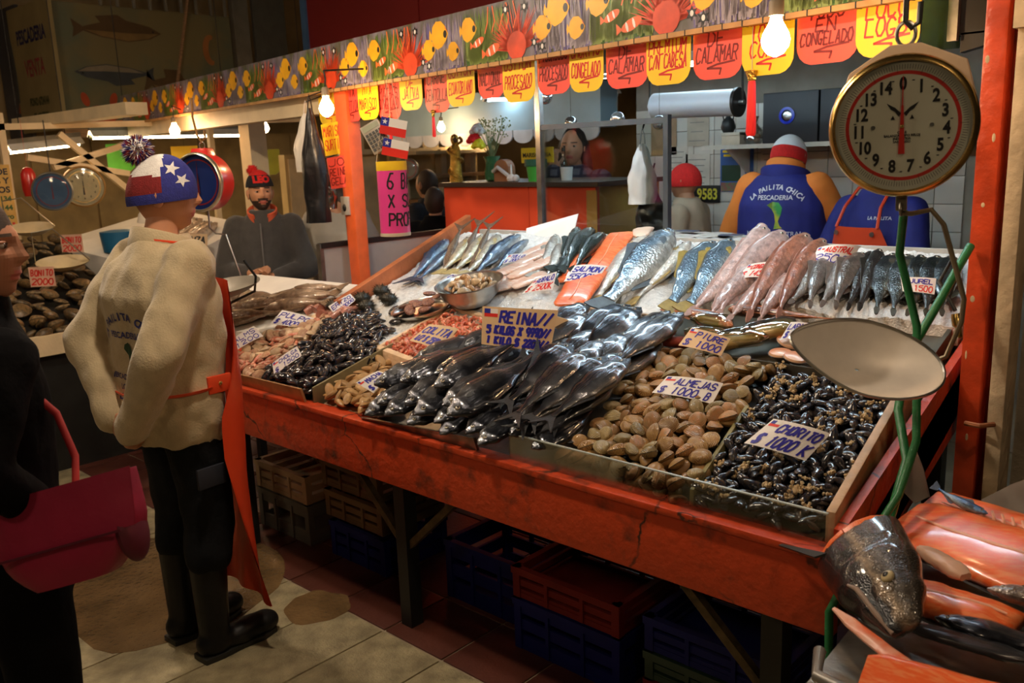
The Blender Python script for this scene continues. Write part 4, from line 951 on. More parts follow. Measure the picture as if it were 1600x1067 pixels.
LOOK = {
 'reineta': fmats('reineta', (.020, .023, .032), (.075, .079, .092), (.16, .16, .17), (.018, .019, .023), metal=.75, rough=.22, amp=.22, streak=.22),
 'salmon': fmats('salmon', (.035, .055, .085), (.20, .30, .40), (.62, .62, .58), (.08, .10, .12), metal=.45, rough=.26, pos=(.40, .55, .72)),
 'pale': fmats('paleside', (.16, .22, .28), (.58, .58, .55), (.80, .74, .64), (.45, .33, .12), metal=.3, pos=(.35, .62, .80)),
 'bluegrey': fmats('bluegrey', (.045, .075, .11), (.18, .26, .33), (.50, .52, .48), (.36, .26, .06), metal=.4, pos=(.36, .5, .7)),
 'corvina': fmats('corvina', (.22, .25, .24), (.52, .50, .42), (.66, .58, .38), (.42, .33, .14), metal=.35, pos=(.3, .55, .8)),
 'blue': fmats('bluefish', (.012, .022, .045), (.05, .09, .16), (.35, .38, .40), (.03, .04, .06), metal=.4),
 'sierra': fmats('sierra', (.02, .06, .16), (.06, .16, .34), (.30, .36, .40), (.03, .05, .09), metal=.5),
 'brown': fmats('browntail', (.10, .065, .04), (.17, .12, .08), (.30, .24, .18), (.12, .07, .045)),
 'robalo': fmats('robalo', (.20, .20, .19), (.42, .41, .38), (.60, .57, .50), (.3, .28, .24)),
 'dark': fmats('darkfish', (.010, .018, .014), (.025, .038, .030), (.14, .15, .11), (.02, .025, .02), metal=.2, pos=(.2, .35, .5)),
 'pink': fmats('congrio_pink', (.48, .34, .31), (.66, .46, .42), (.78, .60, .54), (.55, .38, .34), metal=.0, rough=.33, spots=.12),
 'redeel': fmats('congrio_red', (.36, .13, .07), (.48, .26, .19), (.66, .48, .42), (.34, .15, .1), metal=.0, rough=.33, spots=.2),
 'colorado': fmats('congrio_colorado', (.10, .035, .02), (.62, .20, .07), (.72, .34, .18), (.45, .15, .06), metal=.0, spots=.25),
 'paleel': fmats('congrio_pale', (.50, .34, .20), (.66, .52, .38), (.74, .64, .52), (.5, .35, .2), metal=.0),
 'merluza': fmats('merluza', (.12, .095, .08), (.28, .24, .21), (.46, .43, .40), (.14, .11, .09), metal=.35),
 'mdark': fmats('merluza_dark', (.02, .018, .016), (.055, .045, .04), (.12, .10, .09), (.03, .025, .02), metal=.2),
 'jurel': fmats('jurel', (.012, .016, .018), (.05, .055, .052), (.30, .30, .24), (.05, .045, .03), metal=.35, amp=.16),
 'hake': fmats('hake', (.17, .10, .06), (.38, .27, .18), (.60, .47, .34), (.22, .14, .08), metal=.15, amp=.16)}
KIND = {'sierra': ('slim', 'fork', 'sierra', 0, 'slender bright blue fish beside the wooden plank'), 'corvina': ('slim', 'fan', 'corvina', .2, 'pale yellowish silver fish in the upper display'),
 'bluefish': ('slim', 'fork', 'blue', .3, 'dark blue backed fish beside the pink fillets'), 'browntail': ('slim', 'fork', 'brown', 0, 'brown fish with its tail standing up before the red counter'),
 'robalo': ('slim', 'fan', 'robalo', .3, 'thin grey white fish right of the pink fillets'), 'darkfish': ('slim', 'fan', 'dark', .9, 'greenish black slippery fish left of the salmon fillets'),
 'paleside': ('salmon', 'fan', 'pale', -.3, 'silver fish showing its white belly among the big salmon'), 'salmon': ('salmon', 'fan', 'salmon', .5, 'biggest steel blue salmon in the upper display'),
 'bluegrey': ('salmon', 'fan', 'bluegrey', .5, 'blue grey fish with yellowish tail right of the big salmon'), 'congrio_pink': ('eel', 'point', 'pink', .9, 'skinned pink eel-like fish in the upper display'),
 'congrio_red': ('eel', 'point', 'redeel', 1.0, 'reddish brown eel-like fish beside the pink ones'), 'merluza': ('slim', 'point', 'merluza', .7, 'grey brown hake with silvery flank under the 2500 card'),
 'merluza_dark': ('slim', 'point', 'mdark', .9, 'nearly black hake right of the 2500 card'), 'jurel': ('jack', 'point', 'jurel', .4, 'dark mackerel with pale belly at the right end of the display'),
 'congrio_pale': ('eel', 'point', 'paleel', .5, 'pale tan eel-like fish lying sideways on the ice'), 'congrio_colorado': ('eel', 'point', 'colorado', .6, 'orange and black eel-like fish lying sideways'),
 'reineta': ('deep', 'fork', 'reineta', .15, 'dark steel grey deep-bodied fish in the big pile'), 'hake': ('slim', 'fan', 'hake', .3, 'tan brown hake on the white board of the side table')}
FISH = [
 ('sierra', (-2.45, 1.152, 1.268), (-2.312, 0.789, 1.13)), ('sierra', (-2.344, 1.097, 1.247), (-2.274, 0.794, 1.132)),
 ('corvina', (-2.278, 1.15, 1.287), (-2.169, 0.848, 1.172)), ('corvina', (-2.208, 1.175, 1.296), (-2.098, 0.851, 1.174)), ('corvina', (-2.118, 1.182, 1.299), (-2.012, 0.846, 1.171)),
 ('bluefish', (-2.007, 1.175, 1.307), (-1.94, 0.814, 1.169)), ('bluefish', (-1.921, 1.14, 1.293), (-1.865, 0.878, 1.193)),
 ('browntail', (-2.20, 0.91, 1.15), (-2.374, 1.193, 1.353)), ('browntail', (-2.13, 0.93, 1.16), (-2.299, 1.25, 1.375)), ('browntail', (-2.06, 0.93, 1.16), (-2.204, 1.222, 1.364)),
 ('robalo', (-1.788, 1.207, 1.309), (-1.64, 0.884, 1.186)), ('robalo', (-1.712, 1.137, 1.282), (-1.566, 0.853, 1.174)),
 ('darkfish', (-1.703, 1.252, 1.336), (-1.564, 0.915, 1.208)), ('darkfish', (-1.652, 1.267, 1.341), (-1.515, 0.921, 1.21)), ('darkfish', (-1.563, 1.232, 1.328), (-1.47, 0.922, 1.21)), ('darkfish', (-1.583, 1.051, 1.259), (-1.503, 0.842, 1.18)),
 ('paleside', (-1.379, 1.264, 1.31), (-1.265, 0.774, 1.124)), ('paleside', (-1.144, 1.241, 1.301), (-1.111, 0.8, 1.134)), ('paleside', (-1.335, 1.279, 1.316), (-1.212, 0.801, 1.135)),
 ('salmon', (-1.211, 1.215, 1.342), (-1.145, 0.674, 1.136)), ('bluegrey', (-1.009, 1.19, 1.312), (-0.911, 0.743, 1.142)), ('bluegrey', (-0.937, 1.206, 1.318), (-0.84, 0.739, 1.141)),
 ('congrio_pink', (-0.848, 1.304, 1.356), (-0.816, 0.70, 1.125)), ('congrio_pink', (-0.783, 1.289, 1.35), (-0.718, 0.70, 1.125)), ('congrio_pink', (-0.73, 1.05, 1.26), (-0.744, 0.70, 1.13)), ('congrio_pink', (-0.638, 1.02, 1.25), (-0.67, 0.70, 1.13)), ('congrio_pink', (-0.573, 1.02, 1.25), (-0.567, 0.70, 1.13)),
 ('congrio_red', (-0.664, 1.235, 1.349), (-0.601, 0.69, 1.14)), ('congrio_red', (-0.588, 1.204, 1.337), (-0.513, 0.72, 1.155)),
 ('merluza', (-0.561, 1.144, 1.305), (-0.505, 0.79, 1.17)), ('merluza', (-0.522, 1.148, 1.306), (-0.445, 0.79, 1.17)), ('merluza', (-0.429, 1.175, 1.317), (-0.37, 0.80, 1.172)), ('merluza', (-0.459, 1.154, 1.309), (-0.41, 0.80, 1.172)),
 ('merluza_dark', (-0.393, 1.238, 1.32), (-0.30, 0.82, 1.165)), ('merluza_dark', (-0.415, 1.218, 1.313), (-0.335, 0.82, 1.163)),
 ('jurel', (-0.339, 1.216, 1.312), (-0.25, 0.82, 1.16)), ('jurel', (-0.292, 1.212, 1.311), (-0.20, 0.82, 1.16)), ('jurel', (-0.243, 1.209, 1.309), (-0.155, 0.82, 1.163)), ('jurel', (-0.201, 1.213, 1.311), (-0.11, 0.83, 1.166)), ('jurel', (-0.162, 1.217, 1.312), (-0.07, 0.84, 1.17)),
 ('congrio_pale', (-1.227, 0.72, 1.115), (-0.874, 0.72, 1.115)), ('congrio_colorado', (-0.66, 0.715, 1.122), (-0.96, 0.765, 1.135)), ('congrio_colorado', (-0.70, 0.795, 1.150), (-0.36, 0.80, 1.152)),
 ('reineta', (-1.249, 0.704, 1.117), (-1.332, 0.50, 1.045)), ('reineta', (-1.13, 0.672, 1.106), (-1.148, 0.42, 1.015)), ('reineta', (-0.996, 0.655, 1.127), (-1.04, 0.37, 1.02)), ('reineta', (-0.835, 0.655, 1.127), (-0.875, 0.37, 1.02)), ('reineta', (-0.911, 0.608, 1.081), (-0.93, 0.33, 0.975)),
 ('reineta', (-0.968, 0.322, 1.043), (-0.975, 0.03, 0.93)), ('reineta', (-0.820, 0.332, 1.036), (-0.87, 0.06, 0.93)), ('reineta', (-0.997, 0.46, 1.055), (-1.016, 0.18, 0.948)), ('reineta', (-0.915, 0.282, 0.997), (-0.95, 0.03, 0.90)), ('reineta', (-0.85, 0.319, 0.981), (-0.88, 0.09, 0.895)), ('reineta', (-1.109, 0.381, 1.045), (-1.122, 0.11, 0.94)),
 ('reineta', (-1.60, 0.0, 0.845), (-1.55, 0.26, 0.94)), ('reineta', (-1.50, 0.0, 0.865), (-1.46, 0.26, 0.96)), ('reineta', (-1.355, 0.01, 0.89), (-1.34, 0.29, 0.995)), ('reineta', (-1.18, 0.0, 0.924), (-1.119, 0.30, 1.04)), ('reineta', (-1.61, 0.06, 0.93), (-1.471, 0.29, 1.01)), ('reineta', (-1.50, 0.083, 0.955), (-1.387, 0.32, 1.045)), ('reineta', (-1.335, 0.085, 0.968), (-1.24, 0.35, 1.065)),
 ('reineta', (-1.40, 0.01, 0.845), (-1.36, 0.25, 0.93)), ('reineta', (-1.25, 0.01, 0.845), (-1.23, 0.26, 0.935)), ('reineta', (-1.06, -0.01, 0.855), (-1.04, 0.25, 0.95)), ('reineta', (-0.975, 0.045, 0.885), (-0.90, 0.29, 0.97)), ('reineta', (-0.885, 0.04, 0.86), (-0.84, 0.27, 0.945)), ('reineta', (-1.28, 0.02, 0.87), (-1.25, 0.26, 0.955)),
 ('reineta', (-1.273, 0.30, 0.988), (-1.28, 0.55, 1.075)), ('reineta', (-0.85, 0.57, 1.057), (-0.88, 0.32, 0.965)), ('reineta', (-1.623, 0.242, 0.972), (-1.455, 0.45, 1.05)), ('reineta', (-1.527, 0.343, 1.0), (-1.392, 0.56, 1.085)),
 ('reineta', (-1.15, 0.10, 0.90), (-1.13, 0.36, 1.00)), ('reineta', (-1.02, 0.20, 0.93), (-1.04, 0.46, 1.02)), ('reineta', (-1.10, 0.32, 0.98), (-1.12, 0.58, 1.07)),
 ('reineta', (-1.555, .02, .885), (-1.50, .27, .97)), ('reineta', (-1.43, .03, .905), (-1.38, .28, 1.0)), ('reineta', (-1.26, .05, .925), (-1.20, .32, 1.02)), ('reineta', (-1.12, .0, .875), (-1.09, .25, .97)), ('reineta', (-1.42, .15, .975), (-1.31, .38, 1.06)), ('reineta', (-1.60, .15, .94), (-1.46, .36, 1.02)),
 ('reineta', (-.90, .33, 1.03), (-.93, .05, .925)), ('reineta', (-1.045, .35, 1.05), (-1.05, .08, .945)), ('reineta', (-.885, .42, 1.03), (-.90, .16, .93)), ('reineta', (-1.06, .52, 1.07), (-1.08, .26, .97)), ('reineta', (-.95, .53, 1.07), (-.97, .27, .97)), ('reineta', (-1.19, .62, 1.10), (-1.22, .40, 1.02)), ('reineta', (-.90, .68, 1.125), (-.94, .42, 1.03)), ('reineta', (-1.07, .69, 1.13), (-1.11, .43, 1.04)),
 ('hake', (-3.117, 0.23, 0.955), (-2.762, 0.398, 1.015)), ('hake', (-3.208, 0.292, 0.975), (-2.876, 0.446, 1.03)), ('hake', (-3.287, 0.388, 1.01), (-2.845, 0.509, 1.05)), ('hake', (-3.07, 0.366, 1.0), (-2.726, 0.517, 1.055)), ('hake', (-2.928, 0.437, 1.03), (-2.60, 0.60, 1.09)), ('hake', (-2.86, 0.391, 1.01), (-2.56, 0.522, 1.06)), ('hake', (-2.881, 0.515, 1.06), (-2.60, 0.64, 1.11)), ('hake', (-3.311, 0.348, 1.0), (-3.014, 0.493, 1.045)), ('hake', (-2.80, 0.47, 1.04), (-2.57, 0.58, 1.085))]
cnt = {}
tot = {}
for f in FISH: tot[f[0]] = tot.get(f[0], 0) + 1
order = {}
for kd in tot:
    for i, f in enumerate(sorted([f for f in FISH if f[0] == kd], key=lambda f: f[1][0])): order[id(f)] = i
rf = random.Random(11)
for f in FISH:
    shp, tl, look, roll, lab = KIND[f[0]]; i = order[id(f)]
    if tot[f[0]] > 1:
        back_heads = f[0] == 'reineta'
        if back_heads:
            same = sorted([g_ for g_ in FISH if g_[0] == 'reineta' and (g_[1][1] > g_[2][1]) == (f[1][1] > f[2][1])], key=lambda g_: g_[1][0]); i = same.index(f)
            lab = 'dark deep-bodied fish, head %s, %s from the left in the pile' % ('to the back' if f[1][1] > f[2][1] else 'to the front', ORD[min(i, 25)])
        else: lab = lab + ', ' + ('leftmost' if i == 0 else 'rightmost' if i == tot[f[0]] - 1 else ORD[i] + ' from the left')
    c = rf.choice((-.10, 0, .10)) if shp in ('eel', 'slim') else rf.choice((-.05, .05))
    roll2 = roll + rf.uniform(-.2, .2)
    if f[0] == 'reineta' and f[1][1] < f[2][1]: roll2 = PI * 0 - .25 + rf.uniform(-.25, .2)
    s = {'deep': 1.30, 'salmon': 1.12, 'eel': 1.08, 'slim': 1.12, 'jack': .95}[shp]
    if 'merluza' in f[0]: s = .95
    stv = {'reineta': .80, 'salmon': 1.0, 'hake': 1.6, 'congrio_colorado': .85, 'congrio_pale': .6, 'congrio_pink': 1.15 if (Vector(f[1]) - Vector(f[2])).length < .45 else .85, 'congrio_red': .85, 'paleside': .85, 'bluegrey': .9, 'merluza': 1.15, 'merluza_dark': 1.0, 'corvina': 1.1, 'browntail': .8, 'darkfish': 1.05, 'robalo': 1.0}.get(f[0], 1.0)
    fish(shp, tl, c, look, f[1], f[2], roll2, lab, lab.split(',')[0] if tot[f[0]] > 1 else None, scale=s, stretch=stv, name=shp == 'eel' and 'eel' or 'fish')

# ---- shells
SEAM = mat('shell_seam', (.06, .04, .02), .6)
def clam_mesh(name, m, w=.5, h=.42, th=.24, elong=1.0, ridges=0):
    """closed bivalve of width ~1: hinge towards +y, seam in the xy plane, valves +-z"""
    mb = MB(); nr, na = 7, 22
    for s in (1, -1):
        rings = []
        for i in range(nr):
            r = 1 - (i / (nr - 1)) ; rr = []
            for j in range(na):
                a = 2 * PI * j / na; x = math.cos(a) * w * elong; y = math.sin(a) * h; y *= 1.0 if y < 0 else .92
                cx, cy = 0, h * .55 * (1 - r)          # rings crowd towards the umbo
                z = th * max(0, 1 - r * r) ** .72
                rg = 1 + .015 * ((i % 2) * 2 - 1) * ridges
                rr.append(Vector((x * r * rg + cx, y * r * rg + cy, s * (z + .018))))
            rings.append(rr if s > 0 else rr[::-1])
        mb.loft(rings, True)
    mb.k = 1; mb.loft([[Vector((math.cos(a) * w * elong * .985, math.sin(a) * h * (.985 if math.sin(a) < 0 else .91), zz)) for a in [2 * PI * j / na for j in range(na)]] for zz in (-.02, .02)], False)
    return mb.mesh(name, [m, SEAM], smooth=True, ang=60)
def shellmat(name, col, col2, rough=.35, rnd=.25):
    m = mat(name, col, rough, var=.25, scale=5, col2=col2, c2lo=.3, c2hi=.7, rnd=rnd, coat=.2)
    nt = m.node_tree; N = nt.nodes; tc = N.new('ShaderNodeTexCoord'); mp = N.new('ShaderNodeMapping'); mp.inputs['Location'].default_value = (0, -.25, 0); nt.links.new(tc.outputs['Object'], mp.inputs[0])
    wv = N.new('ShaderNodeTexWave'); wv.wave_type = 'RINGS'; wv.rings_direction = 'Z'; wv.inputs['Scale'].default_value = 6; wv.inputs['Distortion'].default_value = .6; nt.links.new(mp.outputs[0], wv.inputs['Vector'])
    bp = N.new('ShaderNodeBump'); bp.inputs['Strength'].default_value = .35; bp.inputs['Distance'].default_value = .03; nt.links.new(wv.outputs[0], bp.inputs['Height']); nt.links.new(bp.outputs[0], N['Principled BSDF'].inputs['Normal'])
    return m
CL = [clam_mesh('clam', shellmat('clam_tan', (.42, .26, .09), (.28, .15, .06))), clam_mesh('clam', shellmat('clam_grey', (.36, .27, .12), (.24, .18, .08)), .5, .40, .26), clam_mesh('clam', shellmat('clam_rust', (.44, .20, .075), (.30, .19, .08)), .5, .44, .25)]
def mussel_mesh(name, m, open_=0):
    mb = MB(); T = [(0, .02, .02), (.10, .11, .10), (.35, .21, .17), (.65, .25, .17), (.88, .18, .11), (1, .02, .015)]; rings = []
    for i in range(13):
        t = i / 12; w_, th = interp(T, t); rings.append([Vector((t - .5, w_ * math.cos(a) - .05 * math.sin(PI * t), th * math.copysign(abs(math.sin(a)) ** 1.25, math.sin(a)))) for a in [2 * PI * j / 14 for j in range(14)]])
    mb.loft(rings); return mb.mesh(name, m, smooth=True, ang=70)
MUS = [mussel_mesh('mussel', mat('mussel_black', (.012, .013, .018), .22, var=.4, scale=6, col2=(.035, .028, .028), rnd=.3, coat=.5)), mussel_mesh('mussel', mat('mussel_blue', (.016, .022, .040), .2, var=.4, scale=6, col2=(.05, .035, .022), rnd=.3, coat=.5))]
bmb = MB(); rb = random.Random(4)
for i in range(16):
    p = Vector((rb.gauss(0, .12), rb.gauss(0, .08), rb.uniform(0, .08))); bmb.lathe([(.055, 0), (.05, .05), (.03, .085), (.022, .07), (.012, .04)], 7, Matrix.Translation(p) @ Euler((rb.uniform(-.7, .7), rb.uniform(-.7, .7), 0)).to_matrix().to_4x4())
BARN = bmb.mesh('barnacle_cluster', mat('barnacles', (.62, .46, .25), .7, var=.35, scale=25, bump=.4), smooth=True)
def inside(p, poly):
    c = False
    for (x1, y1), (x2, y2) in zip(poly, poly[1:] + poly[:1]):
        if (y1 > p[1]) != (y2 > p[1]) and p[0] < (x2 - x1) * (p[1] - y1) / (y2 - y1) + x1: c = not c
    return c
def scatter(poly, gap, seed, zoff, layers=2, lz=.014, zf=None):
    """jittered layers of resting places on the display slope"""
    r = random.Random(seed); out = []; xs_ = [p[0] for p in poly]; ys_ = [p[1] for p in poly]
    for l in range(layers):
        y = min(ys_) + gap * .5 * (l % 2); row = 0
        while y < max(ys_):
            x = min(xs_) + (gap / 2 if (row + l) % 2 else 0)
            while x < max(xs_):
                q = (x + r.uniform(-.28, .28) * gap, y + r.uniform(-.28, .28) * gap)
                if inside(q, poly): out.append((q[0], q[1], (zf(*q) if zf else zs(q[1])) + zoff + l * lz, l))
                x += gap
            y += gap * .86; row += 1
    return out, r
def lay(name, me, p, size, r, tilt, label, cat, group, yaw=None, flat=True):
    o = child(name, me, None); o.location = p[:3]
    q = SLN.to_track_quat('Z', 'Y').to_matrix() if flat else Matrix.Identity(3)
    o.rotation_euler = (q @ Euler((r.uniform(-tilt, tilt), r.uniform(-tilt, tilt), r.uniform(0, 2 * PI) if yaw is None else yaw + r.uniform(-.5, .5)), 'ZYX').to_matrix()).to_euler()
    s = size * r.uniform(.85, 1.15); o.scale = (s, s, s)
    return tag(o, label, cat, group)
def bed(name, poly, dz, m, label, cat='bin bottom'):
    """sunken floor of a bin, just under its contents"""
    mb = MB(); mb.add([(x, y, zs(y) + dz) for x, y in poly] + [(x, y, zs(y) + dz - .01) for x, y in poly], [tuple(range(len(poly))), tuple(range(2 * len(poly) - 1, len(poly) - 1, -1))] + [(i, len(poly) + i, len(poly) + (i + 1) % len(poly), (i + 1) % len(poly)) for i in range(len(poly))])
    mb.f[0] = mb.f[0]; o = mb.build(name, m, st); return o
def flatten_start(y): return zs(y)
def heap(name, meshes, pts, size, r, tilt, label, cat, group, under, keep=None):
    """upper layer as single things, the layer underneath as one heap"""
    out = []; low = MB()
    for p in pts:
        if p[3] == 1: out.append(lay(name, r.choice(meshes), p, size, r, tilt, label, cat, group))
        else:
            me = r.choice(meshes); M_ = Matrix.Translation(p[:3]) @ Euler((r.uniform(-tilt, tilt), r.uniform(-tilt, tilt), r.uniform(0, 6))).to_matrix().to_4x4() @ Matrix.Scale(size, 4); low.add([v_.co for v_ in me.vertices], [tuple(q_.vertices) for q_ in me.polygons], M_)
    tag(low.build(name + '_heap', list(meshes[0].materials), loc=pts[0][:3], smooth=True, ang=70), under, cat, kind='stuff')
    return out
PC = [(-.83, .045), (-.405, .045), (-.44, .40), (-.45, .585), (-.90, .585), (-.86, .40), (-.80, .20)]
bed('clam_bin_floor', PC, -.035, BLACK, '')
pts, r = scatter(PC, .048, 1, -.012, 2, .022, lambda x, y: zs(y) + .02 * math.exp(-((x + .62) / .2) ** 2) - (.02 if y < .08 else 0))
heap('clam', CL, pts, .058, r, .75, 'tan ribbed clam in the front bin with the almejas card', 'clam', 'clams in the front bin', 'lower layer of tan clams filling the front bin')
rg_ = random.Random(91)
for i in range(18): lay('clam', rg_.choice(CL), (-.82 + (i // 2) * .047 + rg_.uniform(-.008, .008), .058, .80 + .032 * (i % 2)), .056, rg_, .9, 'tan ribbed clam in the front bin with the almejas card', 'clam', 'clams in the front bin')
PM = [(-.385, .045), (-.055, .045), (-.085, .585), (-.44, .585), (-.42, .40)]
bed('mussel_bin_floor', PM, -.035, BLACK, '')
pts, r = scatter(PM, .0335, 2, -.014, 2, .018); n = 0
for o in heap('mussel', MUS, pts, .056, r, .7, 'small black mussel in the right front bin with the chorito card', 'mussel', 'mussels in the right front bin', 'lower layer of black mussels filling the right front bin'):
    if r.random() < .26:
        c = child('barnacle_cluster', BARN, o); c.location = (r.uniform(-.3, .3), r.uniform(-.1, .1), .14); c.rotation_euler = (r.uniform(-.4, .4), r.uniform(-.4, .4), r.uniform(0, 6)); s = r.uniform(.9, 1.6); c.scale = (s, s, s)
PL = [(-2.36, .035), (-2.04, .035), (-1.96, .28), (-2.08, .46), (-2.34, .56), (-2.46, .45)]
bed('left_mussel_floor', PL, -.03, BLACK, '')
pts, r = scatter(PL, .042, 3, .0, 2, .022, lambda x, y: zs(y) + .035 * math.exp(-((x + 2.2) / .16) ** 2 - ((y - .3) / .2) ** 2))
heap('mussel', MUS, pts, .075, r, .7, 'large black mussel in the left bin beside the pink shellfish', 'mussel', 'mussels in the left bin', 'lower layer of black mussels filling the left bin')
PS = [(-1.98, .04), (-1.66, .04), (-1.68, .16), (-1.90, .30), (-1.94, .24)]
bed('small_clam_floor', PS, -.03, WOOD, '')
SCL = [clam_mesh('razor_clam', shellmat('small_tan_clam', (.50, .28, .09), (.40, .24, .10)), .55, .30, .17), clam_mesh('razor_clam', shellmat('small_tan_clam_b', (.55, .36, .15), (.38, .22, .09)), .55, .32, .16)]
pts, r = scatter(PS, .036, 4, -.004, 2, .018)
heap('small_clam', SCL, pts, .058, r, .6, 'small tan clam in the narrow bin left of the dark fish', 'clam', 'small clams in the narrow bin', 'lower layer of small tan clams in the narrow bin')
# pink and white mixed shellfish in the far left bin: pale clams, claws and octopus pieces
PX = [(-2.72, .035), (-2.38, .035), (-2.48, .45), (-2.52, .56), (-2.74, .36)]
bed('left_shellfish_floor', PX, -.03, WOOD, '')
PCL = [clam_mesh('pale_clam', shellmat('pale_clam', (.62, .44, .26), (.42, .16, .10)), .5, .36, .22), clam_mesh('pale_clam', shellmat('pale_clam_b', (.55, .38, .20), (.66, .50, .34)), .5, .34, .20)]
pts, r = scatter(PX, .042, 5, .0, 2, .018)
for p in pts:
    if p[3] == 0 and r.random() < .5: continue
    if r.random() < .72: lay('pale_clam', r.choice(PCL), p, .062, r, .7, 'pale pinkish clam in the leftmost bin', 'clam', 'pale clams in the leftmost bin')
    else:
        key = 'claw'
        if key not in _me:
            cb = MB(); cb.tube([(-.5, 0, 0), (-.2, .05, .02), (.1, .08, .03), (.3, .10, .02), (.5, .02, 0)], [.05, .12, .16, .12, .02], 10); cb.tube([(.15, .12, .02), (.32, .2, .03), (.48, .14, .0)], [.06, .06, .01], 8)
            _me[key] = cb.mesh('crab_claw', mat('claw_pink', (.52, .15, .09), .35, var=.3, scale=6, col2=(.62, .40, .28), rnd=.2), smooth=True)
        lay('crab_claw', _me[key], p, .07, r, .6, 'reddish crab claw among the pale clams', 'crab claw', 'crab claws in the leftmost bin')
# octopus tentacles behind the PULPO card
for i in range(8):
    rnd = random.Random(i); x = -2.66 + i * .035; y = .46 + .012 * (i % 3); P = [(x + .02 * math.sin(q * 1.3 + i), y + q * .025, zs(y + q * .025) + .03 + .012 * math.sin(q * 1.1 + i)) for q in range(6)]
    t = thing('octopus_tentacle', 'purplish pink octopus tentacle behind the pulpo card, %s from the left' % ORD[i], 'octopus', P[0], group='octopus tentacles')
    MB().tube(P, [.020, .019, .017, .014, .010, .004], 10).build('arm', mat('octopus', (.42, .17, .12), .3, var=.35, scale=14, bump=.3, coat=.4), t, smooth=True)
    sk = MB()
    for q in range(1, 5): sk.ell((P[q][0] + .008, P[q][1] - .008, P[q][2] + .012), (.006, .006, .004), 8, 5)
    sk.build('suckers', mat('suckers', (.62, .40, .33), .4), t, smooth=True)
# sea urchins (dark round balls) behind the ERIZO card
rnd = random.Random(9)
ub = MB(); ub.ell((0, 0, 0), (.036, .036, .026), 16, 10)
for i in range(150):
    d = Vector((rnd.gauss(0, 1), rnd.gauss(0, 1), rnd.gauss(0, 1) * .8)).normalized(); a = Vector((d.x * .034, d.y * .034, d.z * .024)); s = d.orthogonal().normalized() * .0016
    ub.add([a - s, a + s, a + d.cross(s).normalized() * .0016, a + d * .014], [(0, 1, 3), (1, 2, 3), (2, 0, 3)])
ume = ub.mesh('sea_urchin', mat('urchin', (.02, .018, .010), .5, var=.4))
for i, (x, y) in enumerate([(-2.42, .60), (-2.33, .55), (-2.52, .52), (-2.37, .67), (-2.26, .62)]):
    o = child('sea_urchin', ume, None); o.location = (x, y, zs(y) + .045); tag(o, 'dark round sea urchin beside the 10000 card, %s from the left' % ORD[sorted([-2.42, -2.33, -2.52, -2.37, -2.26]).index(x)], 'sea urchin', 'sea urchins')

# ---- crushed ice
def ice_h(x, y): return zs(y) + .012 + .022 * noise.noise((x * 7, y * 7, 0)) + .006 * noise.noise((x * 40, y * 40, 2)) + .006 * noise.noise((x * 90, y * 90, 5))
mb = MB(); nx, ny = 300, 130; idx = {}
def icemask(x, y): return (y > .62 or (x < -1.98 and y > .36 + .3 * max(0, -2.25 - x))) and not (x > -.97 and y < .88) and not (x < -2.33 and y < .62)
V = []; F = []
for i in range(nx + 1):
    for j in range(ny + 1):
        x = -2.45 + 2.42 * i / nx; y = .36 + .94 * j / ny
        if icemask(x, y): idx[i, j] = len(V); V.append((x, y, ice_h(x, y)))
for (i, j) in list(idx):
    q = [(i, j), (i + 1, j), (i + 1, j + 1), (i, j + 1)]
    if all(t in idx for t in q): F.append(tuple(idx[t] for t in q))
# skirt
edge = {}
for f in F:
    for a, b in zip(f, f[1:] + f[:1]): edge[(a, b)] = 1
for (a, b) in list(edge):
    if (b, a) not in edge:
        n0 = len(V); V += [(V[a][0], V[a][1], V[a][2] - .05), (V[b][0], V[b][1], V[b][2] - .05)]; F.append((b, a, n0, n0 + 1))
mb.add(V, F); ICE = mat('crushed_ice', (.78, .78, .76), .22, var=.12, scale=60, bump=.6, bscale=160, spec=.6)
ICE.node_tree.nodes['Principled BSDF'].inputs['Subsurface Weight'].default_value = .25; ICE.node_tree.nodes['Principled BSDF'].inputs['Subsurface Radius'].default_value = (.02, .02, .02)
tag(mb.build('crushed_ice', ICE, loc=(-1.3, .8, 1.1), smooth=True, ang=30), 'bed of crushed white ice under the upper fish display', 'ice', kind='stuff')
# mussels and scallops lying on the ice
rnd = random.Random(21)
for i, (x, y) in enumerate([(-2.20, .50), (-2.13, .44), (-2.08, .50), (-2.18, .58), (-2.12, .40), (-2.05, .44)]):
    o = lay('mussel', MUS[i % 2], (x, y, ice_h(x, y) + .012), .08, rnd, .3, 'black mussel lying on the white ice left of the shrimp box', 'mussel', 'mussels on the ice')
t = thing('oval_tray', 'shallow metal tray of scallops and crab pieces set in the ice', 'tray', (-2.02, .60, zs(.6) + .02))
TM = frame((-2.02, .60, zs(.6) + .025), (1, 0, 0), (0, 1, .38)) @ Matrix.Rotation(.5, 4, 'Z') @ Matrix.Diagonal((1.25, .85, 1, 1))
MB().lathe([(.005, 0), (.085, .0), (.10, .018), (.108, .020), (.108, .016), (.088, -.006), (.005, -.006)], 32, TM).build('dish', STEEL, t, smooth=True)
SCAL = clam_mesh('scallop', mat('scallop_purple', (.16, .06, .05), .4, var=.3, scale=10, col2=(.34, .17, .11), rnd=.2), .5, .46, .12, ridges=1)
for i in range(13):
    a = i * 2.4; q = .02 + .006 * i; p = TM @ Vector((q * math.cos(a) * .9, q * math.sin(a) * .9, .02 + .012 * (i % 3)))
    lay('scallop', SCAL, p, .055, rnd, .5, 'purple brown scallop in the shallow tray on the ice', 'scallop', 'scallops in the shallow tray')
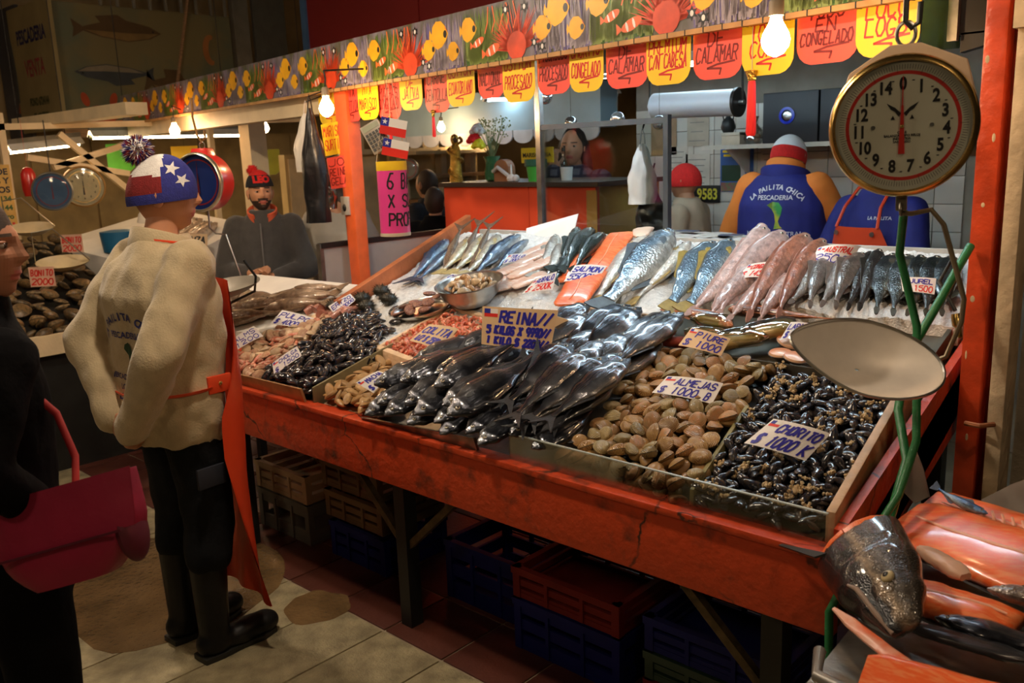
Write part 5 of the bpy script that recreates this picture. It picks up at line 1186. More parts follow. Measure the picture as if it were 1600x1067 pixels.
# ---- steel bowl with shucked oysters
BMt = frame((-1.82, .70, zs(.70) + .022), (1, 0, 0), (0, 1, .20)) @ Matrix.Rotation(.35, 4, 'Z')
t = thing('steel_bowl', 'round stainless steel bowl of shucked mussel meat on the ice', 'bowl', BMt.translation)
MB().lathe([(.004, 0), (.075, .0), (.110, .035), (.132, .088), (.143, .092), (.143, .088), (.134, .083), (.112, .036), (.078, .004), (.004, .004)], 40, BMt).build('bowl', STEEL, t, smooth=True)
om = MB(); om.tube([(-.5, 0, 0), (-.3, .08, .06), (0, .12, .10), (.3, .04, .06), (.5, 0, 0)], [.06, .22, .28, .2, .05], 12, flat=.6)
OY = [om.mesh('shucked_mussel', mat('mussel_meat', (.42, .24, .10), .3, var=.35, scale=7, col2=(.16, .08, .04), rnd=.2, coat=.4), smooth=True), om.mesh('shucked_mussel', mat('mussel_meat_pale', (.55, .40, .24), .3, var=.3, scale=7, rnd=.2, coat=.4), smooth=True)]
for i in range(26):
    a = i * 2.4; q = .10 * math.sqrt((i + .5) / 26); p = BMt @ Vector((q * math.cos(a), q * math.sin(a), .060 + .02 * (1 - q / .1) + .008 * (i % 3)))
    lay('shucked_mussel', OY[i % 2], p, .058, rnd, .4, 'brown shucked mussel meat in the steel bowl', 'mussel meat', 'shucked mussels in the steel bowl')
# ---- foam box of red shrimp tails
PH = [(-2.00, .36), (-1.60, .30), (-1.52, .56), (-1.60, .64), (-1.88, .66)]
t = thing('foam_box', 'cream foam box full of red shrimp tails', 'box', (-1.8, .33, .93))
def wallseg(a, b, z0, z1, th, nm, par, m):
    a = Vector((*a, 0)); b = Vector((*b, 0)); d = (b - a).normalized(); s = Vector((-d.y, d.x, 0)) * th; P = []
    for zz in (z0, z1):
        for q in (a, b, b + s, a + s): P.append((q.x, q.y, zs(q.y) + zz))
    MB().hexa(P).build(nm, m, par, bevel=.004)
wallseg((-2.02, .325), (-1.60, .265), -.055, .030, .022, 'front_wall', t, FOAM); wallseg((-2.02, .325), (-1.92, .66), -.05, .02, -.018, 'side_wall', t, FOAM); wallseg((-1.60, .265), (-1.52, .60), -.05, .012, .018, 'side_wall', t, FOAM)
wallseg((-1.92, .66), (-1.52, .60), -.05, .02, .018, 'back_wall', t, FOAM)
MB().hexa([(-2.0, .33, zs(.33) - .05), (-1.6, .27, zs(.27) - .05), (-1.53, .59, zs(.59) - .05), (-1.91, .65, zs(.65) - .05), (-2.0, .33, zs(.33) - .012), (-1.6, .27, zs(.27) - .012), (-1.53, .59, zs(.59) - .012), (-1.91, .65, zs(.65) - .012)]).build('box_floor', FOAM, t)
sb = MB(); sb.tube([(.5 * math.cos(a), .5 * math.sin(a), 0) for a in [.2 + 2.6 * q / 7 for q in range(8)]], [.05, .14, .19, .20, .18, .15, .10, .06], 10); sb.prism([(-.42, .12), (-.60, .02), (-.50, -.12), (-.36, -.10), (-.40, .05)], -.02, .02)
SH = [sb.mesh('shrimp_tail', mat('shrimp_red', (.62, .085, .035), .3, var=.3, scale=5, col2=(.70, .28, .16), rnd=.25, coat=.5), smooth=True), sb.mesh('shrimp_tail', mat('shrimp_pink', (.68, .17, .09), .3, var=.3, scale=5, col2=(.74, .42, .28), rnd=.25, coat=.5), smooth=True)]
pts, r = scatter([(-1.985, .36), (-1.61, .305), (-1.545, .585), (-1.90, .635)], .0235, 6, .002, 2, .011, lambda x, y: zs(y) + .018 * math.exp(-((x + 1.77) / .13) ** 2 - ((y - .48) / .1) ** 2))
pts.sort(key=lambda p: -p[3])
for p in pts[:300]: lay('shrimp_tail', r.choice(SH), p, .032, r, .7, 'red peeled shrimp tail in the cream foam box', 'shrimp', 'shrimp tails in the foam box')

# ---- fillets
def slab(mb, c, xd, L, W, T, seed=0, taper=.35, nrm=None, sq=0):
    """soft-edged fillet centred on c, long axis xd, lying on the display"""
    x = Vector(xd).normalized(); z = Vector(nrm) if nrm else SLN; z = (z - x * z.dot(x)).normalized(); y = z.cross(x); M = Matrix((x, y, z)).transposed().to_4x4(); M.translation = Vector(c); rings = []
    for i in range(15):
        t = i / 14; w_ = W / 2 * (1 - taper * t) * min(1, .55 + sq + 3 * t, .35 + sq + 3 * (1 - t)) * (1 + .05 * noise.noise((t * 4, seed, 0))); hgt = T * min(1, .5 + 2.5 * t, .4 + 2.5 * (1 - t)); rr = []
        for j in range(20):
            a = 2 * PI * j / 20; rr.append(M @ Vector((L * (.5 - t), w_ * math.copysign(abs(math.cos(a)) ** .6, math.cos(a)) + .06 * W * math.sin(t * 3 + seed), hgt / 2 * math.copysign(abs(math.sin(a)) ** .8, math.sin(a)) + .003 * noise.noise((t * 9, a * 2, seed)))))
        rings.append(rr)
    return mb.loft(rings)
PINKF = mat('white_fish_fillet', (.72, .44, .33), .3, var=.15, scale=20, stretch=(1, 5, 1), col2=(.80, .62, .52), coat=.4)
for i, (c, d, L, W) in enumerate([((-1.76, 1.02, 1.245), (.35, .9, .3), .20, .07), ((-1.80, .90, 1.20), (.5, .85, .3), .22, .075), ((-1.70, .94, 1.215), (.4, .9, .3), .24, .075), ((-1.83, .80, 1.155), (.6, .8, .3), .16, .07), ((-1.72, .82, 1.16), (.6, .8, .3), .17, .08), ((-1.64, .85, 1.175), (.3, .9, .3), .16, .06), ((-1.80, 1.10, 1.27), (.4, .9, .3), .18, .06)]):
    tag(slab(MB(), c, d, L, W * 1.25, .017, i, .3, None, .25).build('fish_fillet', PINKF, loc=c, smooth=True, ang=80), 'raw pinkish white fillet beside the bowl, %s in the heap' % ORD[i], 'fillet', 'white fish fillets')
SALM = mat('salmon_flesh', (.90, .14, .03), .3, var=.18, scale=10, stretch=(3, 14, 3), col2=(.93, .26, .09), coat=.4)
SALS = mat('salmon_line', (.88, .42, .26), .35, var=.1); SKINM = mat('salmon_skin', (.20, .22, .24), .3, .5, var=.3)
def salmon_fillet(c, d, L, W, label, T=.03, nrm=None, skin=True, lines=True):
    t = thing('salmon_fillet', label, 'fillet', c, group='salmon fillets')
    slab(MB(), c, d, L, W, T, 2, .12, nrm, .4).build('flesh', SALM, t, smooth=True, ang=80)
    z = Vector(nrm) if nrm else SLN
    if skin: slab(MB(), Vector(c) - z * T * .45, d, L * 1.02, W * 1.04, T * .35, 2, .25, nrm).build('skin', SKINM, t, smooth=True, ang=80)
    if lines:
        x = Vector(d).normalized(); y = z.cross(x).normalized()
        MB().tube([Vector(c) + x * L * q + y * .012 * math.sin(q * 5) + z * T * .47 for q in (-.42, -.25, -.1, .1, .25, .42)], [.002, .004, .005, .005, .004, .002], 8, flat=.5).build('spine_line', SALS, t, smooth=True)
    return t
salmon_fillet((-1.45, 1.13, 1.27), (-.22, .93, .36), .34, .13, 'bright orange salmon fillet above the 5500 card')
salmon_fillet((-1.37, .83, 1.165), (-.22, .92, .35), .26, .16, 'bright orange salmon fillet below the 5500 card')
salmon_fillet((-1.53, 1.02, 1.23), (-.14, .92, .36), .30, .07, 'narrow orange salmon strip beside the dark fish')
tag(slab(MB(), (-1.40, 1.30, 1.335), (-.3, .9, .3), .10, .10, .02, 7).build('fish_collar', mat('pale_collar', (.70, .52, .40), .4, var=.2), loc=(-1.4, 1.3, 1.33), smooth=True), 'pale fish collar piece at the top of the salmon fillets', 'fish piece')
# red fillets and plastic-wrapped packs on the middle tray
tag(slab(MB(), (-.84, .645, 1.055), (1, .15, 0), .16, .05, .03, 3).build('red_fillet', mat('dark_red_flesh', (.48, .09, .06), .3, var=.25, coat=.4), loc=(-.84, .645, 1.055), smooth=True), 'wrapped dark red fillet at the left of the middle tray', 'fillet')
OL = mat('olive_seafood', (.34, .24, .05), .3, var=.3, scale=12, col2=(.52, .38, .16), coat=.5); OLF = clear('pack_film', (.96, .97, .92), .06, .5)
for i, (c, d, L, W, lab) in enumerate([((-.735, .72, 1.12), (1, .1, 0), .13, .05, 'olive yellow seafood pack lying highest on the middle tray'), ((-.72, .665, 1.085), (1, .1, 0), .14, .05, 'olive yellow seafood pack beside the orange eel'), ((-.60, .65, 1.09), (.8, .5, .2), .17, .09, 'large plastic wrapped olive seafood pack right of the piure card'), ((-.53, .70, 1.115), (.7, .6, .2), .17, .08, 'large plastic wrapped olive seafood pack next to the steel pan')]):
    t = thing('seafood_pack', lab, 'seafood pack', c, group='wrapped seafood packs')
    slab(MB(), c, d, L, W, .04, i).build('seafood', OL, t, smooth=True); slab(MB(), Vector(c) + Vector((0, 0, .002)), d, L * 1.08, W * 1.12, .052, i + 3).build('plastic_wrap', OLF, t, smooth=True)
LP = mat('limpet_meat', (.62, .25, .12), .35, var=.3, scale=10, col2=(.75, .46, .28), coat=.3)
for i, (x, y) in enumerate([(-.45, .64), (-.40, .63), (-.46, .70), (-.38, .69), (-.34, .64)]):
    t = thing('limpet', 'orange limpet on the middle tray under the lapas card, %s from the left' % ORD[sorted([-.45, -.40, -.46, -.38, -.34]).index(x)], 'limpet', (x, y, zs(y) + .02), group='limpets')
    MB().lathe([(.003, .0), (.028, .004), (.034, .010), (.030, .016), (.02, .018), (.003, .02)], 18, Matrix.Translation((x, y, zs(y) + .012)) @ Euler((.3, .2 * i, 0)).to_matrix().to_4x4() @ Matrix.Diagonal((1.1, .8, 1, 1))).build('meat', LP, t, smooth=True)
    MB().lathe([(.036, .010), (.030, .002), (.01, -.006), (.004, -.006), (.028, .0), (.034, .011)], 18, Matrix.Translation((x, y, zs(y) + .012)) @ Euler((.3, .2 * i, 0)).to_matrix().to_4x4() @ Matrix.Diagonal((1.1, .8, 1, 1))).build('shell', mat('limpet_shell', (.10, .07, .05), .5), t, smooth=True)

# ---- bottom right: side bench with salmon heads and trimmings
t = thing('cutting_bench', 'steel topped side bench at the lower right corner with salmon trimmings', 'bench', (.42, .05, 0))
MB().hexa([(.10, -.40, .66), (.95, -.40, .66), (.95, .42, .66), (.05, .42, .66), (.10, -.40, .69), (.95, -.40, .69), (.95, .42, .69), (.05, .42, .69)]).build('bench_top', DSTEEL, t)
MB().tube([(.10, -.30, .735), (.13, -.38, .735), (.30, -.41, .735), (.95, -.41, .735)], .012, 10).build('rim', mat('rim_grey', (.25, .24, .22), .35, .5), t, smooth=True)
MB().bb((.14, -.39, .62), (.94, -.37, .73)).build('front_panel', DSTEEL, t)
MB().bb((.20, -.36, .0), (.26, -.30, .66)).build('leg', WOOD, t); MB().bb((.85, -.36, .0), (.91, -.30, .66)).build('leg', WOOD, t); MB().bb((.85, .32, .0), (.91, .38, .66)).build('leg', WOOD, t); MB().bb((.16, .32, .0), (.22, .38, .66)).build('leg', WOOD, t)
t2 = thing('wooden_crate', 'pale wooden crate under the side bench at the lower right', 'crate', (.30, -.28, .35))
for z in (.45, .53, .61): MB().bb((.13, -.368, z - .032), (.60, -.352, z + .032)).build('slat', mat('crate_wood', (.42, .27, .12), .7, var=.25, scale=6), t2)
for x in (.14, .58): MB().bb((x - .02, -.37, .40), (x + .02, -.33, .65)).build('corner_post', mat('crate_wood', (.42, .27, .12)), t2)
UP = (0, 0, 1)
def head_fish(label, H, T, roll, look='reineta', scale=1.0):
    """severed salmon head: front part of a salmon with a cut face"""
    H = Vector(H); T = Vector(T); x = (H - T).normalized(); z = Vector((0, -.3, 1)); z = (z - x * z.dot(x)).normalized(); y = z.cross(x); M = Matrix((x, y, z)).transposed().to_4x4() @ Matrix.Rotation(roll, 4, 'X'); M.translation = T
    L = (H - T).length; t = thing('cut_salmon', label, 'fish', M=M @ Matrix.Scale(L, 4)); L = 1.0
    TB = [(0, .10, .10, .03), (.08, .16, .16, .09), (.3, .26, .24, .16), (.6, .34, .33, .20), (1, .36, .37, .20)]; rings = []
    for i in range(22):
        q = i / 21; u_, d_, th = interp(TB, q)
        rr = []
        for j in range(24):
            a = 2 * PI * j / 24; cy, cz = math.sin(a), math.cos(a); mo = .72 if q < .42 and -.48 < cy < -.22 else 1; gl_ = .94 if .70 < q < .75 else 1
            rr.append(Vector((L * (1 - q), L * (u_ if cy > 0 else d_) * cy, L * th * cz * mo * gl_)))
        rings.append(rr)
    MB().loft(rings).build('head', LOOKH, t, smooth=True, local=True, ang=60)
    MB().tube([(-.002, L * .30 * math.sin(a), L * .17 * math.cos(a)) for a in [2 * PI * j / 16 for j in range(17)]], L * .045, 8).build('cut_rim', SALM, t, smooth=True, local=True)
    e = MB(); e.ell((L * .66, L * .10, L * .155), (L * .05, L * .05, L * .03), 14, 8); e.build('eye', mat('salmon_eye', (.55, .45, .25), .15), t, smooth=True, local=True)
    MB().ell((L * .66, L * .10, L * .178), (L * .024, L * .024, L * .014), 12, 8).build('pupil', EYE, t, smooth=True, local=True)
    MB().tube([(L * .98, -L * .09, L * .02), (L * .80, -L * .11, L * .10), (L * .58, -L * .13, L * .155), (L * .50, -L * .17, L * .165)], [L * .018, L * .022, L * .02, L * .01], 8).build('lip', mat('salmon_lip', (.30, .22, .17), .35), t, smooth=True, local=True)
    MB().prism([(L * .05, -L * .2), (-L * .45, -L * .52), (-L * .55, -L * .60), (-L * .38, -L * .50), (0, -L * .30)], L * .15, L * .17).build('pectoral_fin', mat('black_fin', (.02, .02, .02), .4), t, local=True)
    return t
LOOKH = fishmat('salmon_head_skin', (.05, .04, .03), (.22, .16, .10), (.012, .013, .016), .3, .25, (.42, .55, .75), .12)
head_fish('large dark salmon head lying at the corner of the stall', (.235, -.235, .80), (.06, -.02, .83), .55)
salmon_fillet((.27, .20, .80), (.93, -.35, .0), .46, .20, 'wide orange salmon side with pale spine lines at the right edge', .045, (-.1, -.35, 1))
salmon_fillet((.30, .32, .81), (.95, -.30, .0), .48, .12, 'salmon side with exposed ribs at the back of the side bench', .03, (0, -.4, 1))
salmon_fillet((.26, -.03, .765), (.95, -.2, 0), .22, .10, 'small orange salmon chunk beside the salmon head', .05, (0, -.2, 1))
salmon_fillet((.40, -.30, .73), (.95, .12, -.05), .42, .14, 'orange salmon belly trimmings at the bottom right', .04, (0, -.5, 1), True, False)
for i in range(16):
    x = .20 + i * .022; MB().tube([(x, .345 - i * .006, .835), (x + .012, .315 - i * .006, .832), (x + .016, .29 - i * .006, .825)], .0035, 6).build('rib_bone', SALS, bpy.data.objects['salmon_fillet.004'], smooth=True)
fish('salmon', 'fan', .05, 'merluza', (.30, .02, .80), (.62, .06, .80), .5, 'grey fish lying across the salmon trimmings at the right edge', scale=1.0)
fish('salmon', 'fan', .05, 'reineta', (.24, -.09, .765), (.52, -.10, .765), .3, 'dark fish frame lying under the grey fish at the right', scale=1.0)
fish('slim', 'fan', .1, 'sierra', (.22, .30, .84), (.08, .36, .86), .3, 'small bluish fish at the back left of the side bench')
tag(slab(MB(), (.19, -.255, .765), (.80, -.40, -.08), .24, .032, .012, 3, .3, (0, -.6, 1)).build('salmon_belly', mat('belly_flap', (.75, .14, .05), .35, var=.3, scale=12, col2=(.80, .42, .30)), loc=(.17, -.25, .775), smooth=True), 'pale pink salmon belly flap under the salmon head', 'fish piece')
tag(slab(MB(), (.30, -.14, .76), (.9, .1, 0), .22, .05, .02, 4, .3, UP).build('fish_skin_strip', mat('skin_strip', (.06, .06, .065), .25, .5, var=.3), loc=(.3, -.14, .76), smooth=True), 'dark glossy strip of fish skin beside the salmon head', 'fish piece')
tag(slab(MB(), (.20, .06, .81), (.8, -.5, .0), .14, .05, .03, 6, .4, UP).build('fish_trimming', mat('trimming_pale', (.60, .36, .24), .4, var=.3), loc=(.2, .06, .81), smooth=True), 'pale pink trimming between salmon head and orange fillets', 'fish piece')
for p, d, s, lab in [((.05, .40, .80), (-.5, .2, .6), .13, 'grey fish tail sticking up behind the salmon sides, the left one'), ((.18, .44, .80), (.75, .1, .35), .15, 'pale grey fan shaped fish tail behind the salmon sides, the right one')]:
    M_ = frame(p, d, (0, .3, 1)); tag(MB().prism([(0, -.02), (s * .4, -.035), (s, -.055), (s * 1.1, -.02), (s * .95, .02), (s, .05), (s * .5, .04), (0, .02)], -.003, .003, M_).build('fish_tail', mat('grey_fin', (.28, .25, .22), .35, var=.3), loc=p), lab, 'fish tail')
# ================================================================= SIGNS, BANNER, SCALES
CARDS = [
 ('REINA', (-1.422, 0.356, 1.15), (-1.232, 0.524, 1.128), (-1.244, 0.488, 0.99), (-1.417, 0.338, 1.024)),
 ('COLITA', (-1.768, 0.409, 1.045), (-1.67, 0.466, 1.029), (-1.689, 0.383, 0.96), (-1.798, 0.335, 0.993)),
 ('ALMEJAS', (-0.663, 0.35, 1.029), (-0.511, 0.407, 1.018), (-0.519, 0.358, 0.966), (-0.685, 0.302, 0.986)),
 ('CHORITO', (-0.275, 0.245, 0.994), (-0.137, 0.276, 0.973), (-0.172, 0.212, 0.912), (-0.322, 0.18, 0.937)),
 ('PULPO', (-2.675, 0.346, 1.038), (-2.555, 0.438, 0.995), (-2.567, 0.388, 0.953), (-2.686, 0.285, 0.983)),
 ('ALM', (-2.739, 0.119, 0.932), (-2.701, 0.214, 0.985), (-2.654, 0.228, 0.942), (-2.705, 0.119, 0.89)),
 ('CHOLGA', (-2.317, 0.055, 0.899), (-2.276, 0.15, 0.957), (-2.25, 0.151, 0.92), (-2.295, 0.045, 0.854)),
 ('ERIZO', (-2.496, 0.467, 1.05), (-2.445, 0.554, 1.099), (-2.418, 0.563, 1.072), (-2.453, 0.478, 1.004)),
 ('MACHA', (-1.762, 0.045, 0.894), (-1.722, 0.114, 0.928), (-1.675, 0.138, 0.915), (-1.695, 0.066, 0.863)),
 ('COJINOVA', (-2.037, 0.794, 1.187), (-1.94, 0.84, 1.163), (-1.967, 0.784, 1.125), (-2.074, 0.736, 1.153)),
 ('TOLLO', (-1.87, 0.978, 1.256), (-1.797, 1.02, 1.258), (-1.81, 0.98, 1.228), (-1.873, 0.935, 1.219)),
 ('ROBALO', (-1.55, 0.778, 1.193), (-1.488, 0.841, 1.224), (-1.479, 0.801, 1.157), (-1.575, 0.728, 1.144)),
 ('SALMON', (-1.446, 0.901, 1.245), (-1.33, 0.954, 1.243), (-1.339, 0.887, 1.186), (-1.453, 0.837, 1.189)),
 ('CONGRIO', (-0.725, 0.949, 1.283), (-0.646, 0.986, 1.292), (-0.66, 0.943, 1.244), (-0.749, 0.905, 1.238)),
 ('AUSTRAL', (-0.533, 1.054, 1.343), (-0.408, 1.103, 1.35), (-0.44, 1.06, 1.273), (-0.543, 1.034, 1.302)),
 ('JUREL', (-0.225, 0.954, 1.271), (-0.13, 0.979, 1.271), (-0.125, 0.955, 1.226), (-0.21, 0.936, 1.232)),
 ('PIURE', (-0.728, 0.588, 1.113), (-0.609, 0.617, 1.087), (-0.617, 0.574, 1.04), (-0.745, 0.54, 1.064)),
 ('LAPAS', (-0.453, 0.703, 1.151), (-0.402, 0.719, 1.15), (-0.386, 0.695, 1.113), (-0.466, 0.66, 1.102))]
INFO = {  # lines (text, ink, height), flag, label
 'REINA': ([('REINA//', 'b', .32), ('5 KILOS X 9990//', 'b', .22), ('1 KILO $ 2200//', 'b', .2)], 1, 'large tan card reading REINA 5 kilos standing in the dark fish pile'),
 'COLITA': ([('COLITA', 'b', .36), ('1/2 $ 2500//', 'b', .32)], 0, 'tan card reading COLITA on the red shrimp tails'),
 'ALMEJAS': ([('ALMEJAS', 'b', .36), ('$ 1000 B', 'b', .40)], 1, 'white card reading ALMEJAS $ 1000 on the clams'),
 'CHORITO': ([('CHORITO', 'b', .34), ('$ 1000 K', 'b', .42)], 1, 'white card reading CHORITO $ 1000 on the right mussels'),
 'PULPO': ([('PULPO', 'b', .36), ('$ 4000 K', 'b', .36)], 0, 'white card reading PULPO above the leftmost bin'),
 'ALM': ([('ALMS', 'b', .36), ('1200', 'b', .36)], 0, 'tilted white card with blue ink on the pale clams'),
 'CHOLGA': ([('CHOLGA', 'b', .32), ('$ 1500', 'b', .36)], 1, 'tilted white card with flag between pale clams and left mussels'),
 'ERIZO': ([('ERIZO', 'b', .34), ('$ 10000', 'b', .34)], 0, 'tilted white card reading ERIZO beside the sea urchins'),
 'MACHA': ([('MACHA', 'b', .34), ('$ 2500', 'b', .34)], 1, 'white card with flag on the small tan clams'),
 'COJINOVA': ([('COJINOVA', 'b', .34), ('$ 1600 K', 'b', .38)], 0, 'white card reading COJINOVA left of the steel bowl'),
 'TOLLO': ([('TOLLO', 'b', .34), ('$ 2000', 'b', .34)], 1, 'small white card with flag on the pale pink fillets'),
 'ROBALO': ([('ROBALO', 'b', .32), ('$ 2500K', 'r', .40)], 1, 'white card reading ROBALO with red price right of the bowl'),
 'SALMON': ([('SALMON', 'b', .34), ('5500K', 'b', .40)], 0, 'white card reading SALMON 5500 on the orange fillets'),
 'CONGRIO': ([('CONGRIO', 'r', .30), ('$ 1450', 'r', .38)], 1, 'white card with red writing on the pink eels'),
 'AUSTRAL': ([('AUSTRAL', 'r', .30), ('2500', 'b', .42)], 1, 'curved white card reading 2500 on the grey hake'),
 'JUREL': ([('JUREL', 'b', .32), ('$ 1500', 'r', .40)], 1, 'white card reading JUREL 1500 on the dark mackerel'),
 'PIURE': ([('PIURE', 'b', .34), ('$ 1000', 'b', .38)], 1, 'tan card reading PIURE on the middle tray'),
 'LAPAS': ([('LAPAS', 'b', .34), ('$ 2000', 'b', .38)], 0, 'white card reading LAPAS beside the hanging steel pan')}
def price_card(nm, TL, TR, BR, BL, lines, flag, label, stock=None, seed=0, curl=.0):
    TL, TR, BR, BL = map(Vector, (TL, TR, BR, BL)); c = (TL + TR + BR + BL) / 4; x = ((TR - TL) + (BR - BL)).normalized(); yy = (TL - BL) + (TR - BR); z = x.cross(yy).normalized(); y = z.cross(x)
    M = Matrix((x, y, z)).transposed().to_4x4(); M.translation = c; I = M.inverted(); q = [I @ p for p in (BL, BR, TR, TL)]
    t = thing('price_card', label, 'price card', M=M, group='handwritten price cards')
    def S_(u, v, dz=0):
        b = q[0].lerp(q[1], u); tpt = q[3].lerp(q[2], u); p = b.lerp(tpt, v); w_ = (q[1] - q[0]).length
        return Vector((p.x, p.y, -curl * w_ * (u - .5) ** 2 * 4 * .25 + dz))
    mb = MB(); n = 9
    top = [[S_(i / (n - 1), v, .0006) for i in range(n)] for v in (0, .5, 1)]; bot = [[S_(i / (n - 1), v, -.0006) for i in range(n)] for v in (0, .5, 1)]
    mb.loft(top, False, False); mb.loft([r_[::-1] for r_ in bot], False, False)
    mb.build('card', stock or CARD, t, local=True, smooth=True)
    rnd = random.Random(seed); H = (q[3] - q[0]).length; W = (q[1] - q[0]).length; yv = 1.0
    tot_ = sum(l[2] for l in lines); gap = (1 - tot_) / (len(lines) + 1)
    groups = {}
    for i, (tx, ink, hh) in enumerate(lines):
        yv -= gap + hh; b = MB(); u0 = .24 if (flag and i == 0) else .07; u1 = .95
        write(b, tx, Matrix.Identity(4), hh * .82, u1 - u0, .0, rnd, .0) if False else None
        tmp = MB(); write(tmp, tx, Matrix.Identity(4), hh * .86 * H, (u1 - u0) * W, H * .062, rnd, .14, .22)
        for k_, p in enumerate(tmp.v): tmp.v[k_] = S_(min(1, max(0, u0 + p.x / W)), min(1, max(0, yv + p.y / H)), .0016)
        tmp.build('handwriting', {'b': INKB, 'r': INKR, 'k': INKK}[ink], t, local=True)
    if flag:
        def rect(u0, u1, v0, v1, m, nm_, dz): MB().add([S_(u0, v0, dz), S_(u1, v0, dz), S_(u1, v1, dz), S_(u0, v1, dz)], [(0, 1, 2, 3)]).build(nm_, m, t, local=True)
        rect(.03, .21, .74, .83, FRED, 'flag_red_band', .0013); rect(.03, .11, .83, .95, FBLUE, 'flag_blue_canton', .0013); rect(.11, .21, .83, .95, WHITE, 'flag_white_band', .0013)
    return t
for i, c in enumerate(CARDS):
    ln, fg, lab = INFO[c[0]]
    sh_ = {'REINA': .13, 'PIURE': .05, 'COLITA': .10, 'MACHA': .06}.get(c[0], 0); cc_ = (Vector((.7256, -1.7865, 1.68)) - Vector(c[1])).normalized() * sh_ + Vector((0, 0, .012 if sh_ else 0)); c = (c[0],) + tuple(Vector(p_) + cc_ for p_ in c[1:])
    price_card(*c, ln, fg, lab, TANCARD if c[0] in ('REINA', 'PIURE', 'COLITA') else CARD, i, 1.2 if c[0] == 'AUSTRAL' else .25)
# paper prop behind the big REINA card
tag(MB().hexa([(-1.235, .50, .99), (-1.18, .62, 1.05), (-1.18, .622, 1.05), (-1.235, .502, .99), (-1.23, .525, 1.12), (-1.165, .63, 1.07), (-1.165, .632, 1.07), (-1.23, .527, 1.12)]).build('card_prop', TANCARD, loc=(-1.2, .56, 1.0)), 'folded tan cardboard prop behind the REINA card', 'cardboard')

# ---- reef banner along the front of the roof
def BP(q, z, off=0):   # q metres from the right end, off in front (-)
    return Vector((-q + .1, .69 + .143 * q + off, z))
bx = (BP(1, 0) - BP(0, 0)).normalized(); by = Vector((-bx.y, bx.x, 0))
BF = frame(BP(7.2, 2.05), BP(0, 0) - BP(1, 0), (0, 0, 1))   # x runs to the right, y up, z towards the aisle
BL_ = (BP(7.2, 0) - BP(.22, 0)).length
bn_ = thing('reef_banner', 'long printed banner of yellow reef fish, coral and sea grass', 'banner', BP(3.6, 2.05))
REEF = mat('reef_print_ground', (.075, .075, .03), .35, var=.6, scale=3, stretch=(6, .8, 1), col2=(.20, .17, .22), c2lo=.35, c2hi=.65)
MB().box((BL_ / 2, .115, -.012), (BL_, .23, .02), BF).build('panel', REEF, bn_)
rnd = random.Random(31)
GRS = [mat('print_grass', (.05, .14, .02), .4, var=.4, scale=9), mat('print_grass_pale', (.20, .26, .05), .4, var=.3)]; PUR = [mat('print_reed_mauve', (.16, .13, .30), .4, var=.3), mat('print_reed_grey', (.32, .27, .30), .4, var=.3)]
CORAL = mat('print_coral', (.66, .06, .015), .4, var=.3, scale=10); YF = mat('print_yellow_fish', (.88, .42, .015), .4, var=.25, scale=6); BLKP = mat('print_black', (.01, .01, .012), .4); WHP = mat('print_white_stripe', (.8, .75, .7), .4); ORP = mat('print_orange', (.80, .14, .03), .4)
per = BL_ / 9.0
def blades(nm, x0, x1, n, mats, hmin, hmax, w_):
    for mi, mm in enumerate(mats):
        b = MB()
        for i in range(n):
            x = rnd.uniform(x0, x1); h_ = rnd.uniform(hmin, hmax); l_ = rnd.uniform(-.02, .02); y0 = rnd.uniform(0, .03); x = min(max(x, .02), BL_ - .02)
            b.add([(x - w_, y0, .0005 + .0002 * mi), (x + w_, y0, .0005 + .0002 * mi), (x + l_ * .5 + w_ * .8, y0 + h_ * .6, .0005 + .0002 * mi), (x + l_, min(.228, y0 + h_), .0005 + .0002 * mi), (x + l_ * .5 - w_ * .8, y0 + h_ * .6, .0005 + .0002 * mi)], [(0, 1, 2, 3, 4)], BF)
        o = b.build(nm, mm, bn_); o['kind'] = 'stuff'
def oval(cx, cy, rx, ry, rot=0, n=18): return [(cx + rx * math.cos(a) * math.cos(rot) - ry * math.sin(a) * math.sin(rot), cy + rx * math.cos(a) * math.sin(rot) + ry * math.sin(a) * math.cos(rot)) for a in [2 * PI * i / n for i in range(n)]]
def flat(poly, z, M): return MB().add([(x, y, z) for x, y in poly], [tuple(range(len(poly)))], M)
def yfish(x, y, s):
    P = [(-.5, .05), (-.42, .30), (-.2, .46), (.12, .44), (.36, .24), (.52, -.02), (.40, -.22), (.15, -.42), (-.15, -.5), (-.40, -.36), (-.5, -.12), (-.62, -.25), (-.66, .0), (-.6, .22)]
    o = flat([(x + a * s, y + b * s) for a, b in P], .0012, BF).build('printed_yellow_fish', YF, bn_)
    flat(oval(x + .34 * s, y - .02 * s, .11 * s, .13 * s), .0016, BF).build('printed_dark_face', BLKP, o); flat([(x + .3 * s, y + .30 * s), (x + .44 * s, y + .12 * s), (x + .5 * s, y + .02 * s), (x + .36 * s, y + .16 * s)], .0016, BF).build('printed_gill', ORP, o)
def clown(x, y, s, rot):
    o = flat(oval(x, y, .5 * s, .2 * s, rot), .0012, BF).build('printed_clownfish', ORP, bn_)
    for q in (-.22, .12): flat(oval(x + q * s * math.cos(rot), y + q * s * math.sin(rot), .06 * s, .18 * s, rot, 10), .0016, BF).build('printed_stripe', WHP, o)
    flat([(x - (.45) * s * math.cos(rot), y - .45 * s * math.sin(rot)), (x - .72 * s, y - .30 * s), (x - .72 * s, y + .10 * s)], .0012, BF).build('printed_tail', ORP, o)
